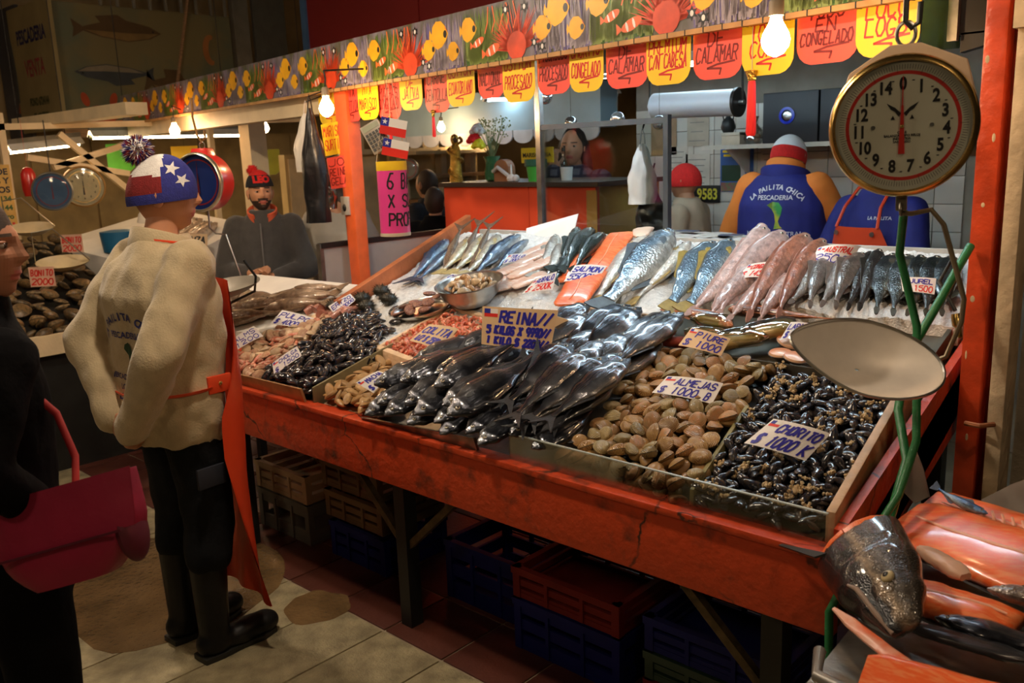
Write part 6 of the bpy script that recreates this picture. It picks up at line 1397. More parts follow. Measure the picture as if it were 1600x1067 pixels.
for i in range(9):
    x0 = i * per
    blades('printed_mauve_reeds', x0 + .02, x0 + per * .45, 80, PUR, .10, .22, .005); blades('printed_green_grass', x0 + per * .42, x0 + per * .80, 110, GRS, .09, .22, .006)
    b = MB(); cx = x0 + per * .88
    for q in range(120):
        a = rnd.uniform(.05, PI - .05); rr_ = rnd.uniform(.09, .20); w_ = .006; ex, ey = cx + rr_ * math.cos(a), .04 + rr_ * math.sin(a); ey = min(ey, .228); ex = min(ex, BL_ - .005)
        b.add([(cx - w_ * math.sin(a), .03 + w_ * math.cos(a), .0009), (cx + w_ * math.sin(a), .03 - w_ * math.cos(a), .0009), (ex, ey, .0009)], [(0, 1, 2)], BF)
    b.add([(p[0], max(.002, p[1]), .0010) for p in oval(cx, .05, .06, .055)], [tuple(range(18))], BF)
    o = b.build('printed_coral', CORAL, bn_)
    for q in range(5):
        xx = x0 + per * (.62 + .06 * q); b2 = MB(); 
        ribbon(b2, [Vector((xx, .12, .0011)), Vector((xx + .02, .16, .0011)), Vector((xx + rnd.uniform(.0, .05), .22, .0011))], .006, BF); b2.build('printed_red_branch', ORP, bn_)
    yfish(x0 + per * .20, .155, .125); yfish(x0 + per * .09, .10, .095); yfish(x0 + per * .33, .075, .085); yfish(x0 + per * .48, .150, .105)
    clown(x0 + per * .56, .090, .08, .35); clown(x0 + per * .68, .05, .10, .3)
    for q in ((.80, .195), (.08, .03), (.02, .05), (.95, .19)):
        o = flat(star(min(BL_ - .03, x0 + per * q[0]), q[1], .026, 6, .5), .0014, BF).build('printed_lionfish', BLKP, bn_); flat(oval(min(BL_ - .03, x0 + per * q[0]), q[1], .008, .01, 0, 8), .0018, BF).build('printed_spot', WHP, o)
MB().box((BL_ * .5, -.008, -.006), (BL_, .016, .03), BF).build('bottom_batten', mat('batten_wood', (.50, .26, .09), .6, var=.25, scale=12), bn_)
for i in range(44): MB().box((BL_ - .04 - i * .075, -.008, -.006), (.004, .018, .032), BF).build('batten_tie', BLACK, bn_)
for q in (.3, 2.4, 4.8, 7.0): MB().box((BL_ - q, .18, -.30), (.04, .04, .56), BF).build('bracket', CREAM, bn_)
# cream lintel beam under the left half of the banner
lt = struct(MB().box((1.9, -.05, -.10), (3.9, .13, .10), BF).build('trim_7', CREAM))
# ---- hanging cards
TAGS = [(-0.324, -0.142, 1.902), (-0.517, -0.319, 1.902), (-0.705, -0.520, 1.886), (-0.905, -0.709, 1.891), (-1.102, -0.908, 1.889), (-1.307, -1.102, 1.894), (-1.492, -1.311, 1.895), (-1.689, -1.495, 1.900), (-1.897, -1.694, 1.884), (-2.081, -1.900, 1.913), (-2.298, -2.092, 1.892), (-2.496, -2.295, 1.876), (-2.695, -2.500, 1.899), (-2.922, -2.706, 1.866), (-3.101, -2.897, 1.875), (-3.294, -3.089, 1.875), (-3.538, -3.296, 1.869)]
TXT = [(['LOCOS', 'LOCO', 'LOGS'], 'LOCOS LOGS'), (['CON', 'TODO', 'EN', 'CONGELADO'], 'TODO EN CONGELADO'), (['TODO', 'TODO', 'CONG'], 'CONG behind the big bulb'), (['VAINA', 'DE', 'CALAMAR'], 'DE CALAMAR nearest the big bulb'), (['CAMARON', 'PREMIUM', 'C/N CABESA'], 'PREMIUM C/N CABESA'), (['ANILLO', 'DE', 'CALAMAR'], 'ANILLO DE CALAMAR'),
 (['CHORITO', 'CONGELADO'], 'CHORITO CONGELADO'), (['PICOROCOS', 'PROCESADO'], 'PICOROCOS PROCESADO'), (['OSTION', 'PROCESADO'], 'OSTION PROCESADO'), (['OSTION', 'NACIONAL'], 'OSTION NACIONAL'), (['OSTION', 'ECUATORIANO'], 'ECUATORIANO'), (['CARNE', 'CENTOLLA'], 'CENTOLLA'), (['CARNE', 'DE', 'JAIVA'], 'DE JAIVA'), (['COLAS', 'MACHAS', 'CONGELADO'], 'MACHAS above the calculator'), (['MIX', 'MARISCO'], 'MARISCO above the post'), (['MIX', 'SURTIDO'], 'SURTIDO beside the post'), (['MIX', 'TODO'], 'half hidden by the bulb at left')]
for i, ((x0, x1, zb), (ls, lb)) in enumerate(zip(TAGS, TXT)):
    red = i % 2 == 1; q0 = .1 - x0; q1 = .1 - x1; a = BP(q0, 0, .035 + .012 * (i % 2)); b = BP(q1, 0, .035 + .012 * (i % 2)); W = (b - a).length; Ht = 2.12 - zb; M = frame((a.x, a.y, zb), b - a, (0, 0, 1))
    t = thing('hanging_card', '%s hanging card reading %s' % ('red' if red else 'yellow', lb), 'hanging card', M=M, group='hanging product cards')
    r = min(.055, W * .28); P = [(r * .9, .0), (W - r * .9, 0)] + [(W - r + r * math.sin(a_), r - r * math.cos(a_)) for a_ in (.5, .9, 1.3, PI / 2)] + [(W * 1.0, Ht), (0, Ht)] + [(r - r * math.sin(a_), r - r * math.cos(a_)) for a_ in (PI / 2, 1.3, .9, .5)]
    MB().prism(P, -.0008, .0008).build('card', RCARD if red else YCARD, t, local=True)
    rr_ = random.Random(50 + i); n = len(ls); top = .20; lh = min(.050, (top - .05) / n * .92)
    for j, tx in enumerate(ls):
        y0 = top - (j + 1) * (top - .055) / n; ww = min(W * .86, .026 * len(tx) + .02); b_ = MB(); write(b_, tx, Matrix.Translation((W * .06 + (W * .86 - ww) * .5, y0, .0014)), lh, ww, .0058, rr_, .10, .25); b_.build('handwriting', INKD if red else INKR, t, local=True)
    b_ = MB(); ribbon(b_, [Vector((W * .85, .052, .0014)), Vector((W * .5, .046, .0014)), Vector((W * .3, .036, .0014)), Vector((W * .58, .032, .0014)), Vector((W * .55, .014, .0014))], .0065, Matrix.Identity(4)); b_.build('flourish', INKD if red else INKR, t, local=True)
# cards on the orange post
for (tx, TLp, w_, h_, m_, ink, lab) in [(['MARISCO', 'SURTIDO'], (-3.40, 1.165, 1.87), .165, .17, YCARD, INKR, 'yellow card reading MARISCO SURTIDO on the orange post'), (['JO', 'REINE', 'GELA'], (-3.37, 1.165, 1.69), .14, .17, RCARD, INKD, 'red card with black writing on the orange post')]:
    M = frame((TLp[0], TLp[1], TLp[2] - h_), (.95, .25, .10), (0, 0, 1)); t = thing('post_card', lab, 'card', M=M); MB().prism([(0, 0), (w_, 0), (w_, h_), (0, h_)], -.001, .001).build('card', m_, t, local=True)
    for j, s_ in enumerate(tx):
        b_ = MB(); write(b_, s_, Matrix.Translation((.008, h_ - (j + 1) * h_ / (len(tx) + .4), .0016)), h_ / (len(tx) + .4) * .75, w_ * .86, .005, random.Random(j), .1, .2); b_.build('handwriting', ink, t, local=True)

# ---- hanging dial scale (front right)
def dial_scale(name, label, Mx, R, depth, rim, drum, face, marks, ring_m, hook_top, numerals=False, hand_m=None, hand_len=.72):
    """Mx: centre of the dial face, z towards the viewer, y up"""
    t = thing(name, label, 'scale', M=Mx)
    MB().lathe([(R * .93, -.012), (R * 1.0, -.006), (R * 1.03, .004), (R * 1.0, .014), (R * .955, .018), (R * .93, .008)], 56, None, False).build('rim', rim, t, smooth=True, local=True, ang=60)
    MB().lathe([(.001, -depth), (R * .90, -depth), (R * .98, -depth * .8), (R * .985, -.008), (.001, -.008)], 48).build('drum', drum, t, smooth=True, local=True)
    f = MB().lathe([(.001, -.006), (R * .94, -.006), (R * .94, -.003), (.001, -.003)], 48).build('dial_face', face, t, local=True)
    rg = MB(); rr = []
    for rad in (.74, .79): rr.append([(R * rad * math.cos(a), R * rad * math.sin(a), -.0022) for a in [2 * PI * j / 64 for j in range(64)]])
    rg.loft(rr, False); rg.build('dial_ring', ring_m, f, local=True)
    tk = MB()
    for i in range(150):
        a = 2 * PI * i / 150; L_ = .12 if i % 10 == 0 else .07; M_ = Matrix.Rotation(a, 4, 'Z'); r0 = .81 if i % 10 else .76
        tk.add([(R * r0, -R * .003, -.0018), (R * (r0 + L_), -R * .003, -.0018), (R * (r0 + L_), R * .003, -.0018), (R * r0, R * .003, -.0018)], [(0, 1, 2, 3)], M_)
    o = tk.build('tick_marks', marks, f, local=True); o['kind'] = 'stuff'
    if numerals:
        for i in range(15):
            a = -2 * PI * i / 15; nb = MB(); typeset(nb, str(i), Matrix.Translation((R * .60 * math.sin(-a), R * .60 * math.cos(a), -.0015)), R * .25, R * .009, sx=.78); nb.build('numeral', marks, f, local=True)
            a2 = a - PI / 15; MB().box((R * .66 * math.sin(-a2), R * .66 * math.cos(a2), -.0015), (R * .035, R * .014, .0005)).build('half_mark', marks, f, local=True)
        for s_ in (-1, 1):
            MB().prism([(s_ * R * x, R * y) for x, y in ((.02, .19), (.10, .27), (.22, .34), (.16, .25), (.10, .21), (.05, .14))][::s_], -.0018, -.0014).build('eagle_emblem', marks, f, local=True)
            MB().lathe([(.001, 0), (R * .03, 0), (R * .03, .003), (.001, .003)], 10, Matrix.Translation((s_ * R * .40, R * .0, -.003))).build('screw', STEEL, f, local=True)
            MB().prism([(s_ * R * x, R * y) for x, y in ((.10, .10), (.16, .10), (.13, .16))][::s_], -.0018, -.0014).build('balance_emblem', marks, f, local=True)
        for j, tx in enumerate(('CHILE', 'BALANZAS TIPO RELOJ', 'INDUSTRIA', 'SANTIAGO')):
            nb = MB(); typeset(nb, tx, Matrix.Translation((0, -R * (.09 + .045 * j), -.0015)), R * .048, .0002); nb.build('maker_text', marks, f, local=True)
    hm_ = hand_m or FRED
    MB().prism([(-R * .012, 0), (R * .012, 0), (R * .004, R * hand_len), (-R * .004, R * hand_len)], .001, .003).build('pointer', hm_, t, local=True); MB().prism([(-R * .045, -R * .40), (R * .045, -R * .40), (R * .015, R * .3), (-R * .015, R * .3)], .0005, .0025).build('pointer_tail', hm_, t, local=True)
    MB().ell((0, 0, .003), (R * .03, R * .03, .004), 12, 8).build('pivot', BRASS, t, local=True)
    MB().lathe([(R * .93, .009), (R * .5, .016), (.001, .018)], 40).build('cover_glass', DGLASS, t, smooth=True, local=True)
    return t
ctr = Vector((.035, .165, 1.705)); tc_ = Vector((.7256, -1.7865, 1.60)) - ctr
zx = (tc_.normalized() + Vector((-.10, 0, .0))).normalized()
xx = Vector((0, 0, 1)).cross(zx).normalized(); yx = zx.cross(xx)
MX = Matrix((xx, yx, zx)).transposed().to_4x4(); MX.translation = ctr; MX = MX @ Matrix.Rotation(.02, 4, 'Z')
sc = dial_scale('dial_scale', 'large hanging dial scale with brass rim and numbered white face', MX, .142, .09, BRASS, mat('scale_drum', (.50, .30, .18), .4, .2, var=.2), mat('dial_cream', (.86, .84, .72), .4, var=.05), INKK, FRED, None, True)
MB().prism([(-.135, .03), (-.11, .115), (-.03, .165), (.03, .165), (.115, .125), (.14, .03)], -.075, -.02).build('top_bracket', mat('bracket_cream', (.66, .47, .30), .4, var=.15), sc, local=True, bevel=.004)
MB().tube([(.018 * math.cos(a), .185 + .024 * math.sin(a), -.03) for a in [2 * PI * j / 16 for j in range(17)]], .004, 8).build('ring', STEEL, sc, smooth=True, local=True)
MB().tube([(0, .40, -.04), (0, .30, -.035), (-.002, .21, -.03), (.010, .195, -.03), (.024, .205, -.03), (.026, .245, -.03)], .006, 8).build('hook', BLACK, sc, smooth=True, local=True)
MB().box((0, -.155, -.03), (.022, .05, .02)).build('pan_link', DSTEEL, sc, local=True, bevel=.004)
MB().tube([(0, -.155 - .012 * math.cos(a) * 0 - .02 + .014 * math.sin(a), -.03 + .014 * math.cos(a)) for a in [2 * PI * j / 14 for j in range(15)]], .004, 6).build('pan_ring', DSTEEL, sc, smooth=True, local=True)
# pan with bail rod hanging under it
pn = thing('scale_pan', 'oval aluminium weighing pan hung from the large dial scale', 'pan', (.03, .05, 1.20))
PMx = frame((.035, .03, 1.235), (.78, .62, -.22), (-.36, .66, .66))
mb = MB(); rr = []; ri = []
for i in range(15):
    t_ = i / 14; rad = .03 + .97 * t_; rr_ = []; 
    for j in range(48):
        a = 2 * PI * j / 48; x = math.cos(a) * rad; y = math.sin(a) * rad; sp = 1.0 if x < 0 else 1.0
        X = .165 * x; Y = .098 * y * (1 - .35 * max(0, -x) ** 1.5); Z = -.048 * (1 - rad * rad) + .016 * max(0, -x) ** 2 * rad
        rr_.append(Vector((X, Y, Z)))
    rr.append(rr_)
mb.loft(rr, False); mb.loft([[p - Vector((0, 0, .003)) for p in r_][::-1] for r_ in rr], False); mb.v = [PMx @ p for p in mb.v]
mb.build('pan', mat('aluminium', (.86, .80, .72), .42, .12, var=.12, scale=10, bump=.05), pn, smooth=True, ang=60)
mb = MB(); mb.tube([PMx @ p for p in rr[-1]] + [PMx @ rr[-1][0]], .0035, 6); mb.build('pan_edge', STEEL, pn, smooth=True)
RODM = mat('rod_brass_grey', (.20, .16, .10), .4, .6, var=.3)
MB().tube([MX @ Vector(p) for p in ((0, -.185, -.03), (.02, -.187, -.03), (.06, -.178, -.02), (.085, -.21, -.02), (.13, -.37, -.02), (.127, -.42, -.02), (.10, -.50, -.02), (.06, -.52, -.02), (-.02, -.515, -.02))], .0055, 8).build('bail_rod', RODM, pn, smooth=True)
MB().tube([MX @ Vector(p) for p in ((-.13, -.50, -.02), (-.02, -.525, -.01), (.06, -.52, -.02))], .008, 8).build('pan_cradle', BLACK, pn, smooth=True)
# green hoses tied to the corner
h1 = thing('green_hose', 'green garden hose hanging from the scale down to the corner of the stall', 'hose', (.05, .2, .78))
MB().tube([MX @ Vector((.0, -.19, -.09)), (-.01, .32, 1.42), (.035, .33, 1.25), (.06, .28, 1.10), (.075, .25, 1.0), (.06, .20, .88), (.02, .06, .755), (-.0, -.02, .66), (.01, -.02, .3), (.02, -.03, .02)], .0095, 10).build('hose', GREEN, h1, smooth=True)
h2 = thing('green_hose', 'second green hose leaning with brass nozzle beside the red column', 'hose', (.04, .5, 1.0))
MB().tube([(.03, .72, 1.40), (-.0, .60, 1.27), (-.03, .47, 1.14), (-.02, .40, 1.02), (.04, .30, .93), (.05, .16, .80)], .011, 10).build('hose', GREEN, h2, smooth=True)
MB().lathe([(.012, 0), (.014, .012), (.014, .03), (.008, .036), (.006, .062), (.003, .064)], 14, align((.035, .62, 1.235), (.25, -.1, -1))).build('nozzle', BRASS, h2, smooth=True)
MB().tube([(.005, .64, 1.26), (.02, .66, 1.33), (-.005, .68, 1.36), (-.02, .65, 1.31), (.03, .63, 1.24)], .005, 8).build('coupling_loop', BLACK, h2, smooth=True)
# red round scale at the left, behind the seller
RD = mat('scale_red', (.62, .025, .02), .3, var=.08, coat=.3); BLF = mat('dial_blue', (.03, .07, .42), .35, var=.15, scale=4)
c_ = Vector((-2.86, .165, 1.605)); zf_ = Vector((.35, -.90, 0)).normalized(); xf = Vector((0, 0, 1)).cross(zf_).normalized()
zf_ = Vector((.42, -.90, .02)).normalized(); xf = Vector((0, 0, 1)).cross(zf_).normalized()
M2 = Matrix((xf, zf_.cross(xf), zf_)).transposed().to_4x4(); M2.translation = c_ + Vector((-.06, -.02, 0))
s2 = dial_scale('dial_scale', 'red drum scale with blue dial hanging behind the beige fleece seller', M2, .125, .10, mat('rim_nickel', (.55, .50, .36), .3, .9), RD, BLF, mat('dial_marks_navy', (.01, .02, .12), .5), mat('dial_ring_red', (.5, .03, .05), .5), None, False, mat('hand_dark', (.25, .02, .04), .5))
MB().prism([(-.05, .10), (-.035, .145), (.035, .145), (.05, .10)], -.08, -.02).build('top_bracket', RD, s2, local=True, bevel=.004)
MB().tube([(-.03, .36, -.05), (-.035, .28, -.05), (-.02, .20, -.05), (0, .17, -.05), (.02, .19, -.05), (.018, .22, -.05)], .005, 8).build('hook', mat('rusty_hook', (.30, .16, .06), .5, .5), s2, smooth=True, local=True)
MB().tube([(.014 * math.cos(a), .158 + .016 * math.sin(a), -.05) for a in [2 * PI * j / 14 for j in range(15)]], .003, 6).build('ring', STEEL, s2, local=True)
MB().tube([(0, -.125, -.05), (.0, -.20, -.05), (.03, -.225, -.05), (.08, -.23, -.05), (.14, -.42, -.05), (.14, -.47, -.05), (.10, -.53, -.05)], .004, 8).build('bail_rod', STEEL, s2, smooth=True, local=True)
p2 = thing('scale_pan', 'shallow grey pan hanging under the red scale beside the hake', 'pan', (-2.80, .12, 1.10))
mb = MB(); rr = []
for i in range(10):
    rad = .03 + .97 * i / 9; rr.append([Vector((.16 * rad * math.cos(a), .10 * rad * math.sin(a), -.05 * (1 - rad * rad))) for a in [2 * PI * j / 36 for j in range(36)]])
PM2 = frame((-2.78, .14, 1.165), (.80, .60, .12), (-.6, .8, .25)); mb.loft(rr, False); mb.loft([[p - Vector((0, 0, .003)) for p in r_][::-1] for r_ in rr], False); mb.v = [PM2 @ p for p in mb.v]; mb.build('pan', mat('pan_grey', (.30, .27, .22), .4, .5), p2, smooth=True)
MB().tube([PM2 @ Vector((-.10, -.02, -.055)), PM2 @ Vector((.0, 0, -.085)), PM2 @ Vector((.12, .01, -.05)), PM2 @ Vector((.15, .0, .02)), PM2 @ Vector((.12, .0, .10))], .006, 8).build('cradle', BLACK, p2, smooth=True)

# ---- pink cylinder sign with calculator and flags hanging from the banner
PK = mat('pink_paper', (.80, .06, .30), .35, var=.08, coat=.5)
cy = thing('cylinder_sign', 'pink cylinder sign with black writing hung by string before the post', 'sign', (-2.16, .60, 1.36))
CM = Matrix.Translation((-2.16, .60, 1.36)); R_ = .062
MB().lathe([(R_, .012), (R_, .268)], 36, CM, False).build('pink_wrap', PK, cy, smooth=True); MB().lathe([(R_, .268), (R_ * 1.01, .27), (R_ * 1.01, .305), (R_ * .9, .305), (R_ * .9, .20)], 36, CM, False).build('yellow_band', YCARD, cy, smooth=True)
MB().lathe([(.001, 0), (R_ * 1.02, 0), (R_ * 1.03, .006), (R_ * 1.01, .014), (R_ * .9, .014)], 36, CM).build('base_rim', mat('tape', (.55, .48, .35), .3), cy, smooth=True)
ang0 = math.atan2(-2.39, 2.89)
for j, (tx, hh) in enumerate([('6 BA', .060), ('X SU', .05), ('PROPI', .05)]):
    tmp = MB(); write(tmp, tx, Matrix.Identity(4), hh, .030 * len(tx), .0075, random.Random(j + 5), .05, .2); b_ = MB()
    tmp = subdiv(tmp, .02)
    for k_, p in enumerate(tmp.v):
        a = ang0 - .35 + p.x / R_; tmp.v[k_] = CM @ Vector(((R_ + .0012) * math.cos(a), (R_ + .0012) * math.sin(a), .195 - j * .075 + p.y))
    tmp.build('handwriting', INKK, cy)
for s_ in (-1, 1): MB().tube([CM @ Vector((s_ * R_ * .7, s_ * R_ * .7, .30)), CM @ Vector((0, 0.02, .68))], .0015, 5).build('string', mat('string', (.6, .5, .35), .7), cy)
cl = thing('calculator', 'grey desk calculator hanging tilted above the pink cylinder sign', 'calculator', M=frame((-2.215, .575, 1.765), (.62, .60, .45), (-.35, -.12, .95)))
MB().box((0, 0, 0), (.085, .125, .016)).build('case', mat('calc_grey', (.42, .36, .27), .4), cl, local=True, bevel=.003)
MB().box((0, .045, .009), (.07, .022, .002)).build('display', mat('lcd', (.35, .38, .26), .2), cl, local=True)
for i in range(5):
    for j in range(5): MB().box((-.030 + i * .015, .018 - j * .016, .010), (.011, .011, .005)).build('key', mat('calc_key', (.03, .028, .025), .4), cl, local=True)
for i, (p, lab) in enumerate([((-2.14, .60, 1.80), 'upper small red white and blue paper flag above the cylinder'), ((-2.135, .60, 1.715), 'lower small red white and blue paper flag above the cylinder')]):
    t = thing('paper_flag', lab, 'flag', M=frame(p, (.72, .62, -.22), (.2, 0, 1)))
    MB().box((-.032, .018, 0), (.034, .034, .002)).build('blue_canton', FBLUE, t, local=True); MB().box((.022, .018, 0), (.074, .034, .002)).build('white_band', WHITE, t, local=True); MB().box((.005, -.016, 0), (.108, .034, .002)).build('red_band', FRED, t, local=True)
    MB().prism(star(-.032, .018, .012), .001, .0016).build('star', WHITE, t, local=True)
# ---- plastic bags hanging by the bulb
def bag(p, w_, h_, m, label, seed=0, d=.05):
    mb = MB(); rr = []
    for i in range(14):
        t_ = i / 13; wd_ = w_ * (.18 + .82 * min(1, (t_ * 1.9)) ** .8) * (1 - .15 * max(0, t_ - .8) * 5 * .3); rr.append([Vector((math.cos(a) * wd_ / 2 * (1 + .24 * noise.noise((math.cos(a) * 2.4 + seed, t_ * 5, math.sin(a) * 2.4))), math.sin(a) * d * (.3 + .7 * min(1, t_ * 2)) * (1 + .5 * noise.noise((math.cos(a) * 2, t_ * 6, math.sin(a) * 2 + seed))), -h_ * t_)) for a in [2 * PI * j / 28 for j in range(28)]])
    mb.loft(rr); t = thing('plastic_bag', label, 'plastic bag', p, math.radians(43)); mb.build('bag', m, t, smooth=True, local=True, ang=70)
    MB().tube([Vector(p) + Vector((0, 0, .06)), Vector(p) + Vector((0, .03 if p[0] > -2 else .16, .11))], .004, 6).build('hook', BLACK, t)
    MB().tube([(-.012, 0, -.01), (-.006, 0, .04), (.0, 0, .07), (.008, 0, .04), (.012, 0, -.01)], .004, 6).build('handle_loop', m, t, local=True); return t
bag((-3.46, 1.10, 1.93), .15, .31, mat('white_plastic', (.72, .66, .56), .4, var=.06, bump=.2, bscale=30), 'white plastic bag hanging under the banner left of the post', 1, .06)
bag((-3.32, 1.03, 1.95), .13, .60, mat('black_plastic', (.008, .008, .009), .3, bump=.3, bscale=30), 'long black plastic bag hanging beside the white one', 2, .05)
bag((-1.62, 1.62, 1.70), .125, .27, mat('grey_white_plastic', (.48, .48, .46), .4, var=.06, bump=.2, bscale=30), 'white plastic bag hanging from the steel frame before the cashier', 3, .04)
bag((-1.60, 1.66, 1.50), .14, .22, mat('black_plastic', (.008, .008, .009)), 'black plastic bag hanging under the white one', 4, .04)
bag((-3.62, 1.30, 1.62), .13, .22, clear('grey_bag_film', (.42, .40, .36), .15, .4), 'clear grey plastic bag below the white bag', 5, .05)
# ================================================================= BEHIND THE DISPLAY
t = thing('cash_counter', 'bright red cash counter behind the fish display', 'counter', (-2.8, 2.2, 0))
MB().bb((-3.36, 2.0, 0), (-2.66, 2.03, 1.49)).build('front_panel', RED2, t); MB().bb((-2.655, 2.0, 0), (-2.18, 2.03, 1.49)).build('front_panel', RED2, t)
MB().bb((-3.36, 2.03, 0), (-3.33, 2.6, 1.49)).build('side_panel', RED2, t); MB().bb((-2.21, 2.03, 0), (-2.18, 2.6, 1.49)).build('side_panel', mat('tan_panel', (.45, .26, .06), .5), t)
MB().bb((-3.39, 1.98, 1.49), (-2.15, 2.62, 1.515)).build('counter_top', mat('dark_formica', (.06, .04, .03), .4), t)
MB().bb((-2.24, 1.995, 1.0), (-2.17, 2.0, 1.47)).build('corner_strip', mat('tan_panel', (.45, .26, .06)), t)
t = thing('glass_screen', 'steel framed glass screen before the cashier', 'screen', (-1.85, 1.6, 1.25))
MB().bb((-2.235, 1.59, 1.22), (-2.205, 1.62, 2.30)).build('post', STEEL, t); MB().bb((-2.21, 1.595, 1.785), (-1.47, 1.615, 1.81)).build('top_bar', mat('bar_dark', (.10, .11, .12), .4, .6), t); MB().bb((-1.49, 1.59, 1.22), (-1.465, 1.62, 1.82)).build('end_post', mat('bar_dark', (.10, .11, .12)), t)
MB().bb((-2.205, 1.602, 1.23), (-1.49, 1.607, 1.785)).build('pane', GLASS, t)
MB().bb((-2.235, 1.585, 1.20), (-1.465, 1.625, 1.23)).build('sill', BLACK, t)
MB().bb((-2.235, 1.59, 0), (-2.20, 1.62, 1.22)).build('foot_post', BLACK, t); MB().bb((-1.50, 1.59, 0), (-1.465, 1.62, 1.22)).build('foot_post', BLACK, t)
MB().bb((-2.2, 1.595, 2.0), (-1.5, 1.615, 2.015)).build('upper_rail', BLACK, t)
# items on the counter
CT = 1.515
v = thing('flower_vase', 'green glass vase with red, white and yellow flowers on the counter', 'vase', (-3.13, 2.2, CT))
MB().lathe([(.03, 0), (.045, .01), (.05, .05), (.04, .10), (.045, .14), (.055, .15), (.05, .14), (.036, .10), (.045, .05), (.03, .012)], 24).build('vase', mat('green_glass', (.10, .35, .16), .1, var=.2, trans=.6), v, smooth=True, local=True)
rnd = random.Random(8)
def flower(p, r, m, nm):
    b = MB()
    for i in range(14):
        a = i * 2.4; rr = r * (.35 + .65 * i / 14); d = Vector((math.cos(a), math.sin(a), .8 - i * .05)).normalized(); b.ell(Vector(p) + Vector((d.x * rr, d.y * rr, (.5 - i / 14) * r * 1.1)) * .75, (r * .40, r * .40, r * .34), 8, 6)
    b.build(nm, m, v, smooth=True, local=True)
flower((-.085, -.06, .26), .05, mat('rose_red', (.85, .02, .03), .5), 'red_rose'); flower((-.055, -.06, .315), .05, mat('flower_white', (.95, .9, .9), .5), 'white_flower'); flower((-.03, -.08, .225), .046, mat('flower_yellow', (.95, .85, .03), .5), 'yellow_flower')
for i in range(26):
    e = Vector((rnd.uniform(-.10, .12), rnd.uniform(-.06, .06), rnd.uniform(.24, .38))); b = MB(); b.tube([(0, 0, .12), e * .6 + Vector((0, 0, .06)), e], [.002, .0016, .001], 4)
    for q in range(5): b.ell(e + Vector((rnd.uniform(-.02, .02), rnd.uniform(-.02, .02), rnd.uniform(-.02, .02))), (.005, .005, .005), 6, 4)
    b.build('sprig', mat('gypsophila', (.22, .30, .14), .6, var=.3), v, local=True)
s = thing('gold_figurine', 'glittering gold robed figurine draped with tinsel on the counter', 'figurine', (-3.35, 2.10, CT)); s.scale = (1.0, 1.0, .9)
GOLD = mat('gold_tinsel', (.80, .45, .08), .2, .9, var=.4, scale=90, bump=.8, bscale=120)
MB().lathe([(.04, 0), (.042, .02), (.036, .10), (.03, .17), (.034, .21), (.03, .24), (.016, .255), (.022, .27), (.026, .29), (.02, .315), (.004, .325)], 22).build('robe', GOLD, s, smooth=True, local=True)
MB().ell((.022, -.016, .285), (.016, .014, .018), 12, 8).build('face', mat('figurine_face', (.08, .04, .02), .5), s, local=True)
MB().tube([(.045 * math.cos(a), .045 * math.sin(a), .30 - a * .022) for a in [q * .5 for q in range(26)]], .010, 6).build('tinsel', GOLD, s, local=True)
t = thing('wooden_box', 'small brown round topped wooden holder beside the vase', 'box', (-2.98, 2.15, CT)); MB().prism([(-.06, 0), (.06, 0), (.06, .07)] + [(.06 * math.cos(a), .07 + .06 * math.sin(a)) for a in [PI * q / 10 for q in range(11)]][1:] , -.03, .03, frame((-2.98, 2.15, CT), (1, 0, 0), (0, 0, 1))).build('body', mat('mid_wood', (.30, .13, .06), .5), t)
MB().tube([(-3.03, 2.10, CT + .06), (-2.98, 2.09, CT + .085), (-2.92, 2.09, CT + .05), (-2.88, 2.10, CT + .02)], .012, 6).build('bead_string', mat('clear_beads', (.6, .6, .6), .1), t)
t = thing('garlic_bulb', 'white garlic bulb on the counter', 'garlic', (-2.86, 2.08, CT)); MB().lathe([(.004, 0), (.025, .004), (.030, .02), (.022, .035), (.006, .045), (.004, .10)], 16).build('bulb', WHITE, t, smooth=True, local=True); MB().ell((.035, 0, .02), (.022, .022, .022), 12, 8).build('clove', WHITE, t, local=True)
t = thing('green_pot', 'bright green plastic pot beside the steel post', 'pot', (-2.72, 2.14, CT)); MB().lathe([(.045, 0), (.06, .11), (.063, .11), (.063, .095), (.064, .12), (.055, .12), (.042, .005)], 24).build('pot', mat('green_plastic', (.06, .38, .05), .35), t, smooth=True, local=True); MB().lathe([(.0615, .085), (.066, .088), (.066, .125), (.0615, .125)], 24, None, False).build('rim_band', mat('dark_green', (.01, .10, .06), .35), t, local=True)
t = thing('white_cup', 'white cup behind the glass on the counter', 'cup', (-2.54, 2.2, CT)); MB().lathe([(.03, 0), (.036, .075), (.034, .075), (.028, .004)], 20).build('cup', WHITE, t, smooth=True, local=True)
t = thing('yellow_sign', 'small yellow sign with dark lettering behind the counter', 'sign', M=frame((-3.24, 2.75, 1.66), (1, 0, 0), (0, 0, 1))); MB().box((0, 0, 0), (.28, .10, .01)).build('board', YCARD, t, local=True); b = MB(); typeset(b, 'MARISQUERIA', Matrix.Translation((0, 0, .006)), .04, .001); b.build('lettering', INKK, t, local=True)
t = thing('bottle', 'clear bottle behind the glass screen', 'bottle', (-2.66, 2.32, CT)); MB().lathe([(.022, 0), (.024, .09), (.010, .13), (.010, .17), (.008, .17)], 16).build('glass', GLASS, t, smooth=True, local=True); MB().lathe([(.011, .165), (.011, .185), (.002, .186)], 12).build('stopper', BLACK, t, local=True)
